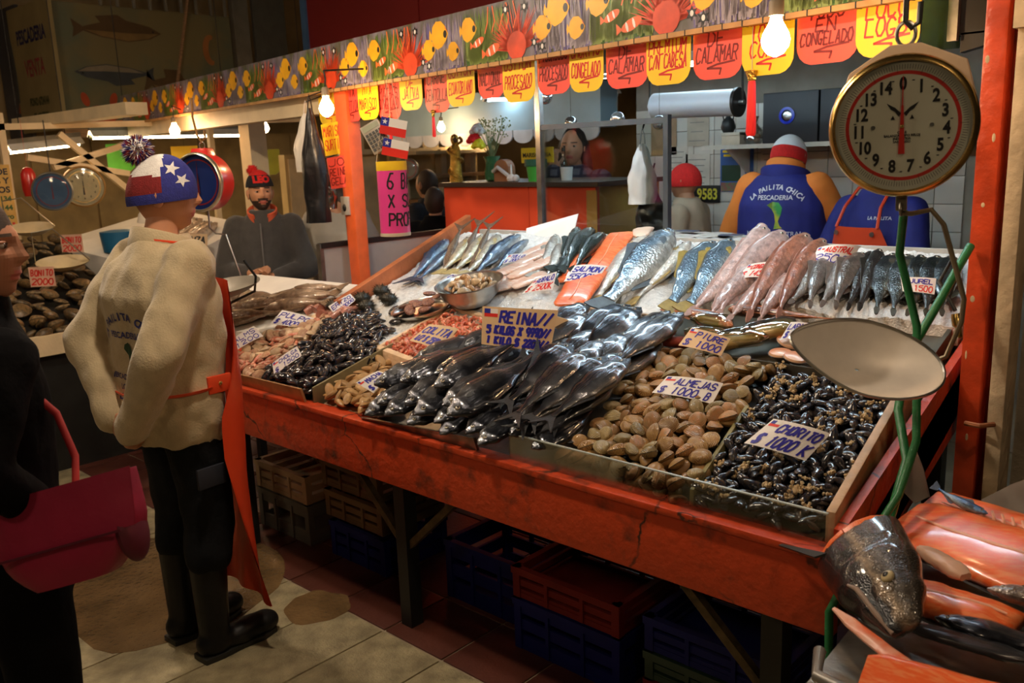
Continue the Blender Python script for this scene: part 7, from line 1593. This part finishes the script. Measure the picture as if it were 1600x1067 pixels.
for i, (x, y, z) in enumerate([(-2.42, 2.1, 1.83), (-2.30, 1.75, 1.95), (-1.85, 1.75, 1.82), (-1.78, 2.0, 1.80)]):
    t = thing('glass_ball', 'clear hanging glass ball near the cashier, %s from the left' % ORD[i], 'ornament', (x, y, z), group='hanging glass balls'); MB().ell((0, 0, 0), (.035, .035, .035), 20, 14).build('ball', mat('shiny_ball', (.55, .57, .58), .08, .85, var=.2), t, smooth=True, local=True); MB().tube([(0, 0, .034), (0, 0, 2.28 - z)], .001, 4).build('thread', BLACK, t, local=True)
# paper roll, tassels, speaker, shelf
t = thing('paper_roll', 'large white paper roll hanging on a rod under the roof', 'roll', (-1.70, 2.2, 1.885)); MB().tube([(-1.94, 2.2, 1.89), (-1.47, 2.2, 1.88)], .064, 28).build('paper', mat('roll_paper', (.60, .66, .72), .5, var=.03), t, smooth=True); MB().tube([(-1.47, 2.2, 1.88), (-1.455, 2.2, 1.88)], .070, 28).build('end_disc', BLACK, t, smooth=True); MB().tube([(-1.98, 2.2, 1.892), (-1.43, 2.2, 1.878)], .012, 10).build('rod', STEEL, t)
for x in (-1.97, -1.44): MB().tube([(x, 2.2, 1.88), (x, 2.2, 2.30)], .006, 6).build('hanger', BLACK, t)
def tassel(p, s, label):
    t = thing('tassel', label, 'tassel', p, group='red tassels'); MB().lathe([(.010 * s, 0), (.012 * s, -.01), (.016 * s, -.16 * s), (.012 * s, -.17 * s), (.002, -.17 * s)], 14).build('threads', mat('tassel_red', (.80, .02, .02), .6, var=.2, scale=20, stretch=(20, 20, 1)), t, smooth=True, local=True)
    MB().lathe([(.013 * s, -.002), (.014 * s, .008), (.022 * s, .028), (.016 * s, .020), (.010 * s, .03), (.002, .03)], 10).build('gold_cap', GOLD, t, local=True); MB().tube([(0, 0, .028), (0, 0, 2.05 - p[2])], .0015, 4).build('cord', mat('string', (.6, .5, .35)), t, local=True)
tassel((-.665, .832, 1.875), 1.0, 'long red tassel with gold cap under the card behind the big bulb'); tassel((-2.42, 1.085, 1.86), .55, 'red tassel hanging under the CENTOLLA card'); tassel((-2.80, 1.14, 1.85), .5, 'small red tassel behind the paper flags')
t = thing('wall_shelf', 'pale wall shelf on the tiled back wall', 'shelf', (-1.7, 3.2, 1.66)); MB().bb((-2.15, 3.02, 1.655), (-.4, 3.325, 1.68)).build('board', mat('shelf_paint', (.50, .46, .38), .5), t)
for x in (-2.0, -1.2, -.5): MB().prism([(3.05, 1.655), (3.325, 1.655), (3.325, 1.50)], x - .01, x + .01, Matrix(((0, 0, 1, 0), (1, 0, 0, 0), (0, 1, 0, 0), (0, 0, 0, 1)))).build('bracket', WHITEP, t)
t = thing('loudspeaker', 'black loudspeaker with blue ring on the wall shelf', 'speaker', (-1.55, 3.15, 1.68)); MB().bb((-1.77, 3.05, 1.68), (-1.44, 3.3, 1.96)).build('cabinet', mat('speaker_black', (.012, .012, .014), .5), t, bevel=.006); MB().bb((-1.43, 3.05, 1.68), (-.9, 3.3, 1.96)).build('cabinet', mat('speaker_black', (.012, .012, .014)), t, bevel=.006)
SM = align((-1.62, 3.048, 1.83), (0, -1, 0)); MB().lathe([(.032, 0), (.045, .0), (.047, .006), (.032, .008)], 28, SM, False).build('blue_ring', mat('ring_blue', (.02, .04, .45), .3), t, smooth=True); MB().lathe([(.001, .004), (.02, .006), (.03, .0), (.032, -.002)], 24, SM).build('cone', STEEL, t, smooth=True)
t = thing('cardboard_box', 'small pale box on the left end of the wall shelf', 'box', (-2.0, 3.12, 1.68)); MB().bb((-2.04, 3.06, 1.68), (-1.92, 3.2, 1.75)).build('carton', mat('carton', (.45, .38, .28), .7), t, bevel=.003); MB().bb((-2.04, 3.055, 1.735), (-1.92, 3.205, 1.752)).build('lid', mat('carton_b', (.50, .44, .34), .7), t)
for i, (x, m_, lab) in enumerate([(-2.03, BLACK, 'black kettle shape on the pale box'), (-1.86, clear('shelf_bag', (.7, .66, .6), .1, .4), 'clear plastic bag of goods on the wall shelf')]):
    t = thing('kettle' if i == 0 else 'goods_bag', lab, 'kettle' if i == 0 else 'bag', (x, 3.12, 1.752 if i == 0 else 1.68)); MB().lathe([(.03, 0), (.045, .03), (.035, .07), (.015, .09), (.012, .10), (.002, .105)] if i == 0 else [(.04, 0), (.06, .03), (.05, .08), (.015, .12), (.03, .16), (.002, .16)], 16).build('body', m_, t, smooth=True, local=True)
    if i: [MB().ell((random.Random(q).uniform(-.03, .03), random.Random(q + 9).uniform(-.03, .03), .02 + .012 * q), (.02, .02, .016), 8, 6).build('goods', mat('onion', (.45, .25, .14), .5), t, local=True) for q in range(5)]
    else: MB().tube([(-.03, 0, .07), (-.04, 0, .12), (0, 0, .14), (.04, 0, .12), (.03, 0, .07)], .004, 6).build('handle', BLACK, t, local=True)
# wall papers
def paper(p, w_, h_, label, m_, nm='paper_sheet', lines=6, cat='paper', y=3.322):
    t = thing(nm, label, cat, M=frame((p[0], y, p[1]), (1, 0, 0), (0, 0, 1))); MB().box((0, 0, 0), (w_, h_, .002)).build('sheet', m_, t, local=True)
    for i in range(lines): MB().box((-.05 * w_, h_ * (.36 - .72 * i / max(1, lines - 1)), .0014), (w_ * (.75 - .2 * (i % 3) / 2), h_ * .02, .0006)).build('print_line', mat('grey_print', (.2, .19, .17), .6), t, local=True)
    return t
PP = mat('notice_paper', (.60, .55, .46), .7)
paper((-2.52, 1.56), .17, .24, 'pinned notice sheet beside the glass screen', PP); paper((-2.36, 1.50), .18, .26, 'printed notice sheet left of the blue poster', PP); paper((-1.84, 1.53), .15, .24, 'white notice sheet right of the blue poster', PP); paper((-2.62, 1.78), .2, .3, 'brownish sheet of paper above the notices', mat('brown_sheet', (.34, .22, .12), .7), lines=0)
paper((-2.36, 1.80), .16, .24, 'shiny plastic sleeve above the notices', mat('sleeve', (.50, .42, .32), .2), lines=4)
t = paper((-2.08, 1.525), .23, .27, 'blue poster of a white statue above flowers', mat('poster_blue', (.04, .12, .38), .5, var=.2, scale=3), 'poster', 0, 'poster')
MB().box((-.03, -.02, .0015), (.15, .10, .0006)).build('print_hill', mat('poster_hill', (.02, .06, .03), .6), t, local=True); MB().prism([(.03, -.08), (.06, -.08), (.058, .0), (.065, .03), (.05, .08), (.048, .10), (.04, .10), (.036, .08), (.022, .03), (.03, .0)], .002, .0026).build('print_statue', mat('poster_white', (.6, .6, .62), .6), t, local=True)
MB().box((0, -.105, .0015), (.22, .055, .0006)).build('print_flowers', mat('poster_flowers', (.25, .10, .08), .6, var=.6, scale=40, col2=(.12, .2, .08)), t, local=True); MB().box((-.05, .115, .0015), (.10, .016, .0006)).build('print_title', YCARD, t, local=True); MB().box((-.05, .09, .0015), (.085, .014, .0006)).build('print_title', YCARD, t, local=True)
t = thing('number_plate', 'black plate with yellow number 9583 on the tiled wall', 'sign', M=frame((-2.31, 3.318, 1.375), (1, 0, 0), (0, 0, 1))); MB().box((0, 0, 0), (.235, .11, .006)).build('plate', mat('plate_black', (.01, .01, .01), .5), t, local=True, bevel=.002); b = MB(); typeset(b, '* 9583', Matrix.Translation((0, -.004, .0045)), .095, .0025, sx=.8); b.build('digits', mat('plate_yellow', (.70, .62, .06), .5), t, local=True)
# newspapers on the back rail
NEWS = mat('newsprint', (.42, .42, .40), .7, var=.25, scale=22)
bk = thing('back_rail', 'dark back rail board behind the upper fish display', 'board', (-1.3, 1.42, 1.2)); MB().bb((-2.44, 1.375, 1.0), (0, 1.40, 1.31)).build('board', mat('rail_white', (.55, .55, .52), .5), bk); MB().bb((-1.75, 1.40, 1.24), (-.9, 1.75, 1.27)).build('ledge', BLACK, bk)
for x in (-2.4, -1.2, -.05): MB().bb((x - .02, 1.38, 0), (x + .02, 1.42, 1.0)).build('leg', BLACK, bk)
for i, (x, y, z, rz, lab) in enumerate([(-1.42, 1.58, 1.285, .1, 'lowest folded newspaper behind the big salmon'), (-1.38, 1.57, 1.30, -.12, 'folded newspaper on top of the pile behind the salmon'), (-1.16, 1.56, 1.29, .3, 'crumpled grey newspaper corner behind the blue grey fish')]):
    t = thing('newspaper', lab, 'newspaper', (x, y, z), rz, 'newspapers'); b = MB(); n = 14; g_ = [[Vector((-.2 + .4 * a / n, -.13 + .26 * c / 8, .012 * noise.noise((a * .5, c * .5, i * 4)) + (.03 * max(0, a / n - .6) if i == 2 else 0) + .006)) for a in range(n + 1)] for c in range(9)]
    b.loft(g_, False, False); b.loft([[p - Vector((0, 0, .012)) for p in r_][::-1] for r_ in g_], False, False); b.build('pages', NEWS, t, smooth=True, local=True); MB().box((.02, .02, .018), (.10, .06, .002)).build('printed_photo', mat('news_photo', (.05, .06, .10), .7), t, local=True)
# white liner under the fish at the top
for i, (a, lab) in enumerate([((-1.95, 1.33), 'sheet of white paper standing behind the dark blue fish')]):
    tag(MB().hexa([(-2.06, 1.30, 1.29), (-1.80, 1.33, 1.30), (-1.80, 1.335, 1.30), (-2.06, 1.305, 1.29), (-2.08, 1.33, 1.33), (-1.80, 1.37, 1.40), (-1.80, 1.375, 1.40), (-2.08, 1.335, 1.33)]).build('paper_liner', WHITE, loc=(-1.95, 1.32, 1.29)), lab, 'paper')

# ---- top right corner: black box, steel bracket, blue poster
t = thing('black_cabinet', 'black hanging box in the top right corner', 'box', (.1, .95, 1.98)); MB().bb((-.10, .86, 1.945), (.45, 1.15, 2.4)).build('case', BLACK, t); MB().bb((-.10, .84, 1.93), (-.075, .86, 2.4)).build('steel_edge', DSTEEL, t); MB().hexa([(-.07, .86, 1.90), (.02, .86, 1.92), (.02, .9, 1.92), (-.07, .9, 1.90), (-.07, .86, 1.95), (.05, .86, 1.95), (.05, .9, 1.95), (-.07, .9, 1.95)]).build('under_tray', BLACK, t)
t = thing('wall_poster', 'dark teal poster corner beside the hanging hook', 'poster', M=frame((-.135, .90, 1.99), (1, .1, 0), (0, 0, 1))); MB().box((0, 0, 0), (.10, .15, .003)).build('sheet', mat('teal_print', (.005, .03, .08), .4, var=.5, scale=8), t, local=True); MB().box((.03, -.045, .002), (.02, .018, .001)).build('red_mark', FRED, t, local=True)

# ---- crates under the stall
def crate(p, dim, m_, label, rz=0, bars=3):
    t = thing('plastic_crate', label, 'crate', p, rz, 'plastic crates under the stall'); x, y, z = dim; MB().box((0, 0, .01), (x, y, .02)).build('floor', m_, t, local=True)
    for s in (-1, 1):
        for i in range(bars):
            zz = z * (.18 + .64 * i / max(1, bars - 1)); b1 = MB().box((0, s * (y / 2 - .008), zz), (x, .012, z / bars * .62)); b1.build('side_slat', m_, t, local=True); MB().box((s * (x / 2 - .008), 0, zz), (.012, y, z / bars * .62)).build('end_slat', m_, t, local=True)
        for q in (-1, 1): MB().box((s * (x / 2 - .012), q * (y / 2 - .012), z / 2), (.03, .03, z)).build('corner_post', m_, t, local=True)
        MB().box((0, s * (y / 2 - .004), z - .012), (x + .012, .024, .024)).build('rim', m_, t, local=True); MB().box((s * (x / 2 - .004), 0, z - .012), (.024, y + .012, .024)).build('rim', m_, t, local=True)
        for q in (-.17, .17): MB().box((q * x, s * (y / 2 - .002), z / 2), (.014, .014, z * .95)).build('rib', m_, t, local=True)
    return t
CW = mat('crate_tan', (.36, .25, .14), .5, var=.2); CG = mat('crate_grey', (.12, .12, .10), .5); CBR = mat('crate_brown', (.14, .08, .03), .5, var=.2); CBL = mat('crate_blue', (.006, .010, .11), .5, spec=.2); CRD = mat('crate_red', (.15, .010, .008), .5, spec=.2); CGN = mat('crate_green', (.02, .05, .03), .4)
crate((-2.66, .42, 0), (.40, .34, .19), CG, 'grey plastic tub under the left end of the stall', bars=2); crate((-2.66, .42, .195), (.40, .34, .13), CW, 'tan plastic crate on top of the grey tub')
crate((-2.14, .44, .0), (.36, .34, .16), CBL, 'blue plastic crate left of the steel leg'); crate((-2.18, .46, .165), (.38, .34, .12), CBR, 'brown plastic crate on the blue crate left of the steel leg'); crate((-2.22, .48, .29), (.38, .34, .12), CBR, 'uppermost brown plastic crate left of the steel leg')
crate((-1.44, .50, 0), (.42, .34, .24), CBL, 'dark blue plastic crate right of the steel leg')
crate((-.98, .40, 0), (.44, .34, .19), CBL, 'blue plastic crate beneath the red crate'); crate((-.98, .40, .195), (.44, .34, .11), CRD, 'red plastic crate on a blue crate under the clams')
crate((-.44, .40, 0), (.44, .34, .10), CRD, 'lowest red plastic crate under the mussels'); crate((-.44, .40, .105), (.44, .34, .09), CGN, 'green plastic crate between red and blue ones'); crate((-.44, .40, .20), (.44, .34, .11), CBL, 'topmost blue plastic crate under the mussels')

# ================================================================= LEFT BACKGROUND
struct(MB().bb((-5.32, 1.78, 0), (-5.18, 1.92, 2.3)).build('trim_8', CREAM)); struct(MB().bb((-7.3, .9, 2.02), (-5.2, 1.05, 2.10)).build('trim_9', CREAM))
for i, (a, b) in enumerate([((-6.5, .95, 1.95), (-6.5, 1.45, 1.48)), ((-6.5, .70, 1.78), (-6.5, 1.45, 1.63)), ((-6.5, .88, 1.70), (-6.5, 1.60, 1.90)), ((-6.5, .5, 2.0), (-6.5, 3.2, 2.06)), ((-6.5, 2.2, 0), (-6.5, 2.2, 2.1)), ((-6.5, .55, 0), (-6.5, .55, 2.1))]):
    tag(MB().bar(a, b, .045).build('timber_beam', CREAM, loc=a), ['steep cream brace behind the two round dials', 'shallow cream brace behind the two round dials', 'rising cream brace behind the pompom', 'long cream cross beam at the far stall', 'cream upright behind the red scale', 'cream upright left of the blue dial'][i], 'beam', 'cream beams of the far stall')
cm_ = frame((-6.45, 1.06, 1.545), (.35, .94, 0), (0, 0, 1))
t = dial_scale('wall_clock', 'round cream faced dial with brown rim at the far left', cm_, .155, .05, mat('clock_rim', (.38, .22, .07), .35, .3), CREAM, mat('clock_face', (.66, .56, .34), .5), INKK, BRASS, None, False, INKK, .5)
for i in range(12):
    nb = MB(); typeset(nb, str(12 if i == 0 else i), Matrix.Translation((.09 * math.sin(PI * i / 6), .09 * math.cos(PI * i / 6), .0)), .022, .0008); nb.build('numeral', INKK, t, local=True)
t['category'] = 'clock'
bm2 = frame((-6.1, .70, 1.53), (.45, .89, 0), (0, 0, 1)); s3 = dial_scale('dial_scale', 'grey rimmed scale with blue dial beside the brown dial', bm2, .135, .08, mat('rim_grey_b', (.22, .22, .20), .4, .5), CG, mat('dial_blue_grey', (.06, .14, .30), .4, var=.2), mat('marks_dark', (.05, .02, .06), .5), mat('ring_plum', (.25, .03, .06), .5), None, False, mat('hand_plum', (.2, .03, .06), .5))
MB().tube([(0, .14, -.03), (0, .5, -.03)], .004, 6).build('hanger', BLACK, s3, local=True)
t = thing('shop_sign', 'yellow wooden sign with phone numbers at the left edge', 'sign', M=frame((-6.2, .26, 1.50), (.35, .94, 0), (0, 0, 1))); MB().box((0, 0, 0), (.40, .46, .015)).build('board', mat('sign_tan', (.72, .42, .10), .6), t, local=True)
for i, (tx, m_) in enumerate([('VENTA DE', INKK), ('MARISCOS Y', INKK), ('FRESCOS', INKK), ('FONO 3 L-134', mat('sign_green', (.05, .12, .03), .6)), ('6724 144', mat('sign_green', (.05, .12, .03))), ('M. Centro', mat('sign_green', (.05, .12, .03))), ('"CENTRAL"', FRED)]):
    nb = MB(); typeset(nb, tx, Matrix.Translation((.185, .18 - i * .062, .009)), .058 if i < 3 else .048, .002, 'RIGHT'); nb.build('lettering', m_, t, local=True)
# neighbour's seafood table
nb_ = thing('seafood_table', 'neighbouring table heaped with dark shellfish at the left', 'table', (-5.1, .2, 0)); MB().hexa([(-5.8, -.7, 0), (-4.45, -.7, 0), (-4.45, .58, 0), (-5.8, .58, 0), (-5.8, -.7, 1.20), (-4.45, -.7, .72), (-4.45, .58, .72), (-5.8, .58, 1.20)]).build('body', BLACK, nb_); MB().bb((-4.45, -.7, .68), (-4.40, .58, .79)).build('front_board', CREAM, nb_)
def nz(x): return .74 + .36 * (-4.45 - x)
r = random.Random(77); DS = [mussel_mesh('dark_shell', mat('dark_shell', (.07, .05, .025), .4, var=.5, scale=5, col2=(.24, .16, .07), rnd=.5)), clam_mesh('dark_shell', mat('brown_shell', (.22, .13, .05), .4, var=.4, rnd=.5, col2=(.10, .07, .03)))]
for i in range(15):
    for j in range(11):
        x = -4.5 - i * .085 + r.uniform(-.03, .03); y = -.55 + j * .105 + r.uniform(-.03, .03); o = child('shellfish', r.choice(DS), None); o.location = (x, y, nz(x) + .03); o.rotation_euler = (r.uniform(-.6, .6), r.uniform(-.6, .6), r.uniform(0, 6)); s_ = r.uniform(.08, .13); o.scale = (s_, s_, s_); tag(o, 'brown black shellfish heaped on the neighbouring table at the left', 'shellfish', 'shellfish on the neighbouring table')
for i, (p, w_, lab) in enumerate([((-5.0, .17, 1.05), .15, 'pink card with red writing on the far left shellfish'), ((-5.4, .52, 1.20), .14, 'pink card beside the cream pan at the far left'), ((-5.2, .0, 1.15), .10, 'small tan card on the far left shellfish')]):
    price_card('x', *[Vector(p) + Vector(((a * .5 * .68), a * .5 * .73, b * .5)) * 1.0 for a, b in ((-w_, .12), (w_, .12), (w_, -.12), (-w_, -.12))], [('BONITO', 'r', .34), ('2000', 'r', .34)], 0, lab, mat('pink_card', (.70, .42, .30), .6), i)
for i, (c, L_, lab) in enumerate([((-5.0, .30, 1.13), .16, 'cream weighing pan lying over the far shellfish'), ((-5.9, .45, 1.30), .16, 'cream weighing pan hanging under the blue dial scale')]):
    t = thing('weighing_pan', lab, 'pan', c); Mq = frame(c, (.65, .75, 0), (-.7, .7, .4)); rr = []
    for k_ in range(9):
        rad = .04 + .96 * k_ / 8; rr.append([Mq @ Vector((L_ * rad * math.cos(a), L_ * .55 * rad * math.sin(a), -.06 * (1 - rad * rad))) for a in [2 * PI * j / 28 for j in range(28)]])
    b = MB(); b.loft(rr, False); b.loft([[p - Vector((0, 0, .003)) for p in r_][::-1] for r_ in rr], False); b.build('pan', mat('cream_enamel', (.72, .58, .34), .35), t, smooth=True); MB().tube([Mq @ Vector((-L_, 0, 0)), Mq @ Vector((-L_ * .8, .0, .2)), Mq @ Vector((0, 0, .22)), Mq @ Vector((L_, 0, .0))], .004, 6).build('bail', STEEL, t)
# far fish counter behind the red scale
fc = thing('far_counter', 'far counter with hake and price card behind the red scale', 'counter', (-5.6, 1.2, 0)); MB().hexa([(-6.2, .66, 0), (-5.0, .9, 0), (-5.0, 1.6, 0), (-6.2, 1.6, 0), (-6.2, .66, 1.15), (-5.0, .9, 1.0), (-5.0, 1.6, 1.25), (-6.2, 1.6, 1.35)]).build('body', WHITEP, fc)
for i in range(9):
    fish('slim', 'fan', 0, 'hake', (-5.75 + .07 * i, 1.42 + .02 * (i % 3), 1.33 - .008 * i), (-5.65 + .07 * i, .98 + .02 * (i % 2), 1.14 - .008 * i), .3, 'brown grey hake on the far counter, %s from the left' % ORD[i], 'hake on the far counter', stretch=1.2)
price_card('y', (-5.02, 1.00, 1.24), (-4.86, 1.20, 1.22), (-4.86, 1.18, 1.08), (-5.0, 1.00, 1.10), [('MERLUZA', 'k', .34), ('$ 2200', 'k', .36)], 0, 'tan card on the far counter under the red scale', TANCARD, 5)
# shelves, slatted window and fan behind the pink sign
sh = thing('shelf_rack', 'cream wooden rack with dark shelves behind the pink cylinder sign', 'shelf', (-6.2, 4.6, 0))
for y in (4.4, 4.95, 5.4): MB().bb((-6.62, y - .04, 0), (-6.52, y + .04, 1.75)).build('upright', CREAM, sh)
for z in (.7, .95, 1.2, 1.45, 1.70): MB().bb((-6.65, 4.4, z), (-6.35, 5.45, z + .035)).build('shelf_board', WOOD if z < 1.6 else CREAM, sh)
MB().bb((-6.70, 4.3, 0), (-6.66, 5.6, 1.75)).build('back_board', mat('rack_back', (.45, .32, .15), .6), sh)
sw = thing('slatted_window', 'cream slatted opening with light behind it under the blue canopy', 'window', (-6.9, 4.2, 1.7))
for i in range(12): MB().bb((-6.60 - .0, 3.7 + i * .17, 1.76), (-6.57, 3.74 + i * .17, 2.0)).build('slat', CREAM, sw)
MB().bb((-6.61, 3.6, 1.99), (-6.56, 5.8, 2.06)).build('top_rail', CREAM, sw); MB().bb((-6.61, 3.6, 1.72), (-6.56, 5.8, 1.77)).build('bottom_rail', CREAM, sw)
struct(MB().bb((-6.8, 3.05, 0), (-6.7, 4.2, 1.74)).build('wall_partition', mat('partition_cream', (.52, .38, .18), .6, var=.2, scale=3)))
for i in range(5): MB().bb((-6.70, 3.08 + i * .22, .1), (-6.68, 3.27 + i * .22, 1.7)).build('partition_plank', CREAM, bpy.data.objects['wall_partition'])
dial_scale('dial_scale', 'small round scale on the cream rack behind the paper flags', frame((-6.2, 4.15, 1.56), (.7, .72, 0), (0, 0, 1)), .11, .06, STEEL, WHITEP, mat('face_grey', (.4, .36, .3), .5), INKK, FRED, None)
MB().tube([(-6.2, 4.15, 1.66), (-6.56, 4.2, 2.02)], .005, 6).build('hanger', BLACK, bpy.data.objects['dial_scale.003'])
for i, (p, m_, lab) in enumerate([((-7.0, 1.62, 1.76), mat('lime_card', (.12, .55, .05), .5), 'bright green card hanging behind the pompom'), ((-6.6, 2.0, 1.72), YCARD, 'yellow card hanging above the red scale'), ((-6.9, 3.0, 1.68), mat('olive_card', (.38, .42, .03), .5), 'yellow green card right of the red scale'), ((-6.9, 3.5, 1.62), mat('olive_card', (.38, .42, .03)), 'yellow green card behind the white bag')]):
    t = thing('hanging_sign', lab, 'card', M=frame(p, (.6, .8, 0), (0, 0, 1))); MB().prism([(-.11, .12), (.11, .12), (.11, -.08), (.06, -.12), (-.06, -.12), (-.11, -.08)][::-1], -.001, .001).build('card', m_, t, local=True); MB().tube([(0, .12, 0), (0, 2.1 - p[2], 0)], .001, 4).build('thread', BLACK, t, local=True)
t = thing('far_cloth', 'white cloth draped over a far stand behind the beige fleece', 'cloth', (-6.0, 1.35, 1.3)); mb = MB(); mb.lathe([(.16, 0), (.13, .1), (.08, .18), (.02, .22)], 20, Matrix.Translation((-6.0, 1.40, 1.22))); mb.build('cloth', WHITEP, t, smooth=True)
t = thing('blue_tub', 'blue round tub behind the shoulder of the beige fleece', 'tub', (-5.6, .92, 1.1)); MB().lathe([(.09, 0), (.12, .14), (.125, .14), (.125, .12), (.11, .0)], 24).build('tub', mat('tub_blue', (.02, .14, .28), .4), t, smooth=True, local=True); MB().lathe([(.001, .13), (.118, .13), (.118, .14), (.06, .15), (.001, .15)], 24).build('lid', mat('tub_lid', (.02, .16, .32), .4), t, local=True)
# ---- mural of fish and painted sign boards
mu = thing('fish_mural', 'weathered mural of painted fish and a crab high on the far wall', 'mural', (-9.2, 3.0, 2.15))
MF = frame((-9.15, 2.0, 2.10), (0, 1, 0), (0, 0, 1)); MB().box((1.03, .62, -.02), (2.06, 1.30, .04), MF).build('panel', mat('mural_ground', (.20, .17, .08), .7, var=.35, scale=1.6, col2=(.13, .15, .10)), mu)
def pf(x, y, L_, h_, m_, belly, nm, rot=0):
    P = [(.5, 0), (.36, .30), (.1, .5), (-.2, .34), (-.40, .10), (-.52, .42), (-.50, 0), (-.52, -.42), (-.40, -.10), (-.2, -.34), (.1, -.5), (.36, -.30)]; M_ = MF @ Matrix.Translation((x, y, 0)) @ Matrix.Rotation(rot, 4, 'Z'); o = MB().prism([(a * L_, b * h_) for a, b in P], .002, .006, M_).build(nm, m_, mu)
    MB().prism([(.46 * L_, -.03 * h_), (.1 * L_, -.08 * h_), (-.38 * L_, -.05 * h_), (-.2 * L_, -.30 * h_), (.1 * L_, -.45 * h_), (.34 * L_, -.28 * h_)][::-1], .006, .008, M_).build('painted_belly', belly, o); MB().prism([(.1 * L_, .5 * h_), (-.2 * L_, .34 * h_), (-.25 * L_, .62 * h_), (.0, .75 * h_)], .002, .006, M_).build('painted_fin', m_, o); MB().ell((.40 * L_, .06 * h_, .008), (.012, .012, .003), 8, 6, M_).build('painted_eye', BLKP, o)
GB = mat('mural_grey', (.05, .06, .07), .6); BB = mat('mural_belly', (.24, .21, .15), .6); BR = mat('mural_brown', (.10, .06, .025), .6); BRL = mat('mural_tan', (.22, .14, .05), .6)
pf(.72, 1.02, .95, .22, BR, BRL, 'painted_fish'); pf(.62, .58, .85, .18, GB, BB, 'painted_fish', PI); pf(1.30, .42, .7, .30, BR, BRL, 'painted_fish', -.25); pf(1.75, .26, .65, .18, mat('mural_navy', (.012, .016, .035), .6), GB, 'painted_fish', .05)
o = MB().prism(oval(.42, .14, .17, .10), .002, .006, MF).build('painted_crab', mat('mural_orange', (.45, .07, .02), .6), mu)
for s_ in (-1, 1):
    MB().prism(oval(.42 + s_ * .15, .30, .04, .075, -s_ * .3), .002, .006, MF).build('painted_claw', mat('mural_orange', (.45, .07, .02)), o)
    for q in range(3): MB().prism([(.42 + s_ * .12, .10 - q * .02), (.42 + s_ * (.26), .16 - q * .07), (.42 + s_ * .27, .14 - q * .07), (.42 + s_ * .12, .08 - q * .02)][::s_], .002, .005, MF).build('painted_leg', mat('mural_orange', (.45, .07, .02)), o)
MB().prism([(1.78 + .10 * math.cos(a), .88 + .17 * math.sin(a)) for a in [1.2 + q * .25 for q in range(16)]] + [(1.80 + .05 * math.cos(a), .88 + .12 * math.sin(a)) for a in [4.9 - q * .25 for q in range(15)]], .002, .006, MF).build('painted_shrimp', mat('mural_shrimp', (.40, .16, .05), .6), mu)
MB().box((1.03, -.05, .02), (2.1, .09, .08), MF).build('bottom_ledge', WOOD, mu)
tag(MB().tube([(-8.9, 3.05, 2.0), (-8.75, 3.42, 3.75)], .018, 8).build('leaning_pole', WOOD, loc=(-8.9, 3.05, 2.0)), 'thin wooden pole leaning in front of the fish mural', 'pole')
ps = thing('painted_sign', 'old painted sign reading PESCADERIA beside the mural', 'sign', (-9.6, 1.98, 2.2)); SF = frame((-10.2, 1.97, 2.12), (1, 0, 0), (0, 0, 1)); MB().box((.60, .62, -.02), (1.15, 1.30, .04), SF).build('board', mat('sign_ochre', (.30, .24, .11), .7, var=.2, scale=2), ps)
for tx, y, sz, m_ in [('PESCADERIA', .95, .20, mat('sign_navy', (.012, .014, .10), .6)), ('VENTA', .62, .24, mat('sign_faded_red', (.32, .05, .06), .6)), ('FONO 6724144', .28, .11, mat('sign_olive', (.05, .06, .02), .6)), ('02-6967080', .12, .12, mat('sign_olive', (.05, .06, .02)))]:
    nb = MB(); typeset(nb, tx, SF @ Matrix.Translation((.62, y, .003)), sz, .006, sx=.72); nb.build('lettering', m_, ps)
ps2 = thing('swordfish_panel', 'dark panel with painted fish at the top left corner', 'panel', (-10.6, 1.4, 2.1)); MB().box((-.30, .62, -.1), (.7, 1.45, .04), SF).build('board', mat('panel_slate', (.05, .055, .08), .6, var=.4, scale=2), ps2); MB().prism([(-.05, 1.15), (.05, .9), (.08, .6), (.06, .3), (.02, .3), (.02, .6), (-.03, .9)], .003, .006, SF).build('painted_swordfish', GB, ps2)
MB().prism([(-.2, .2), (.25, 1.30), (.33, 1.30), (-.1, .2)][::-1], -.07, -.06, SF).build('red_stripe', mat('stripe_red', (.35, .05, .02), .6), ps2)
# red and yellow oddments beside the far dial
tag(MB().lathe([(.04, 0), (.05, .05), (.05, .16), (.03, .20), (.001, .21), (.001, .55)], 16, Matrix.Translation((-6.3, .62, 1.50))).build('red_canister', RD, loc=(-6.3, .62, 1.5), smooth=True), 'small red canister between the yellow sign and blue dial', 'canister')
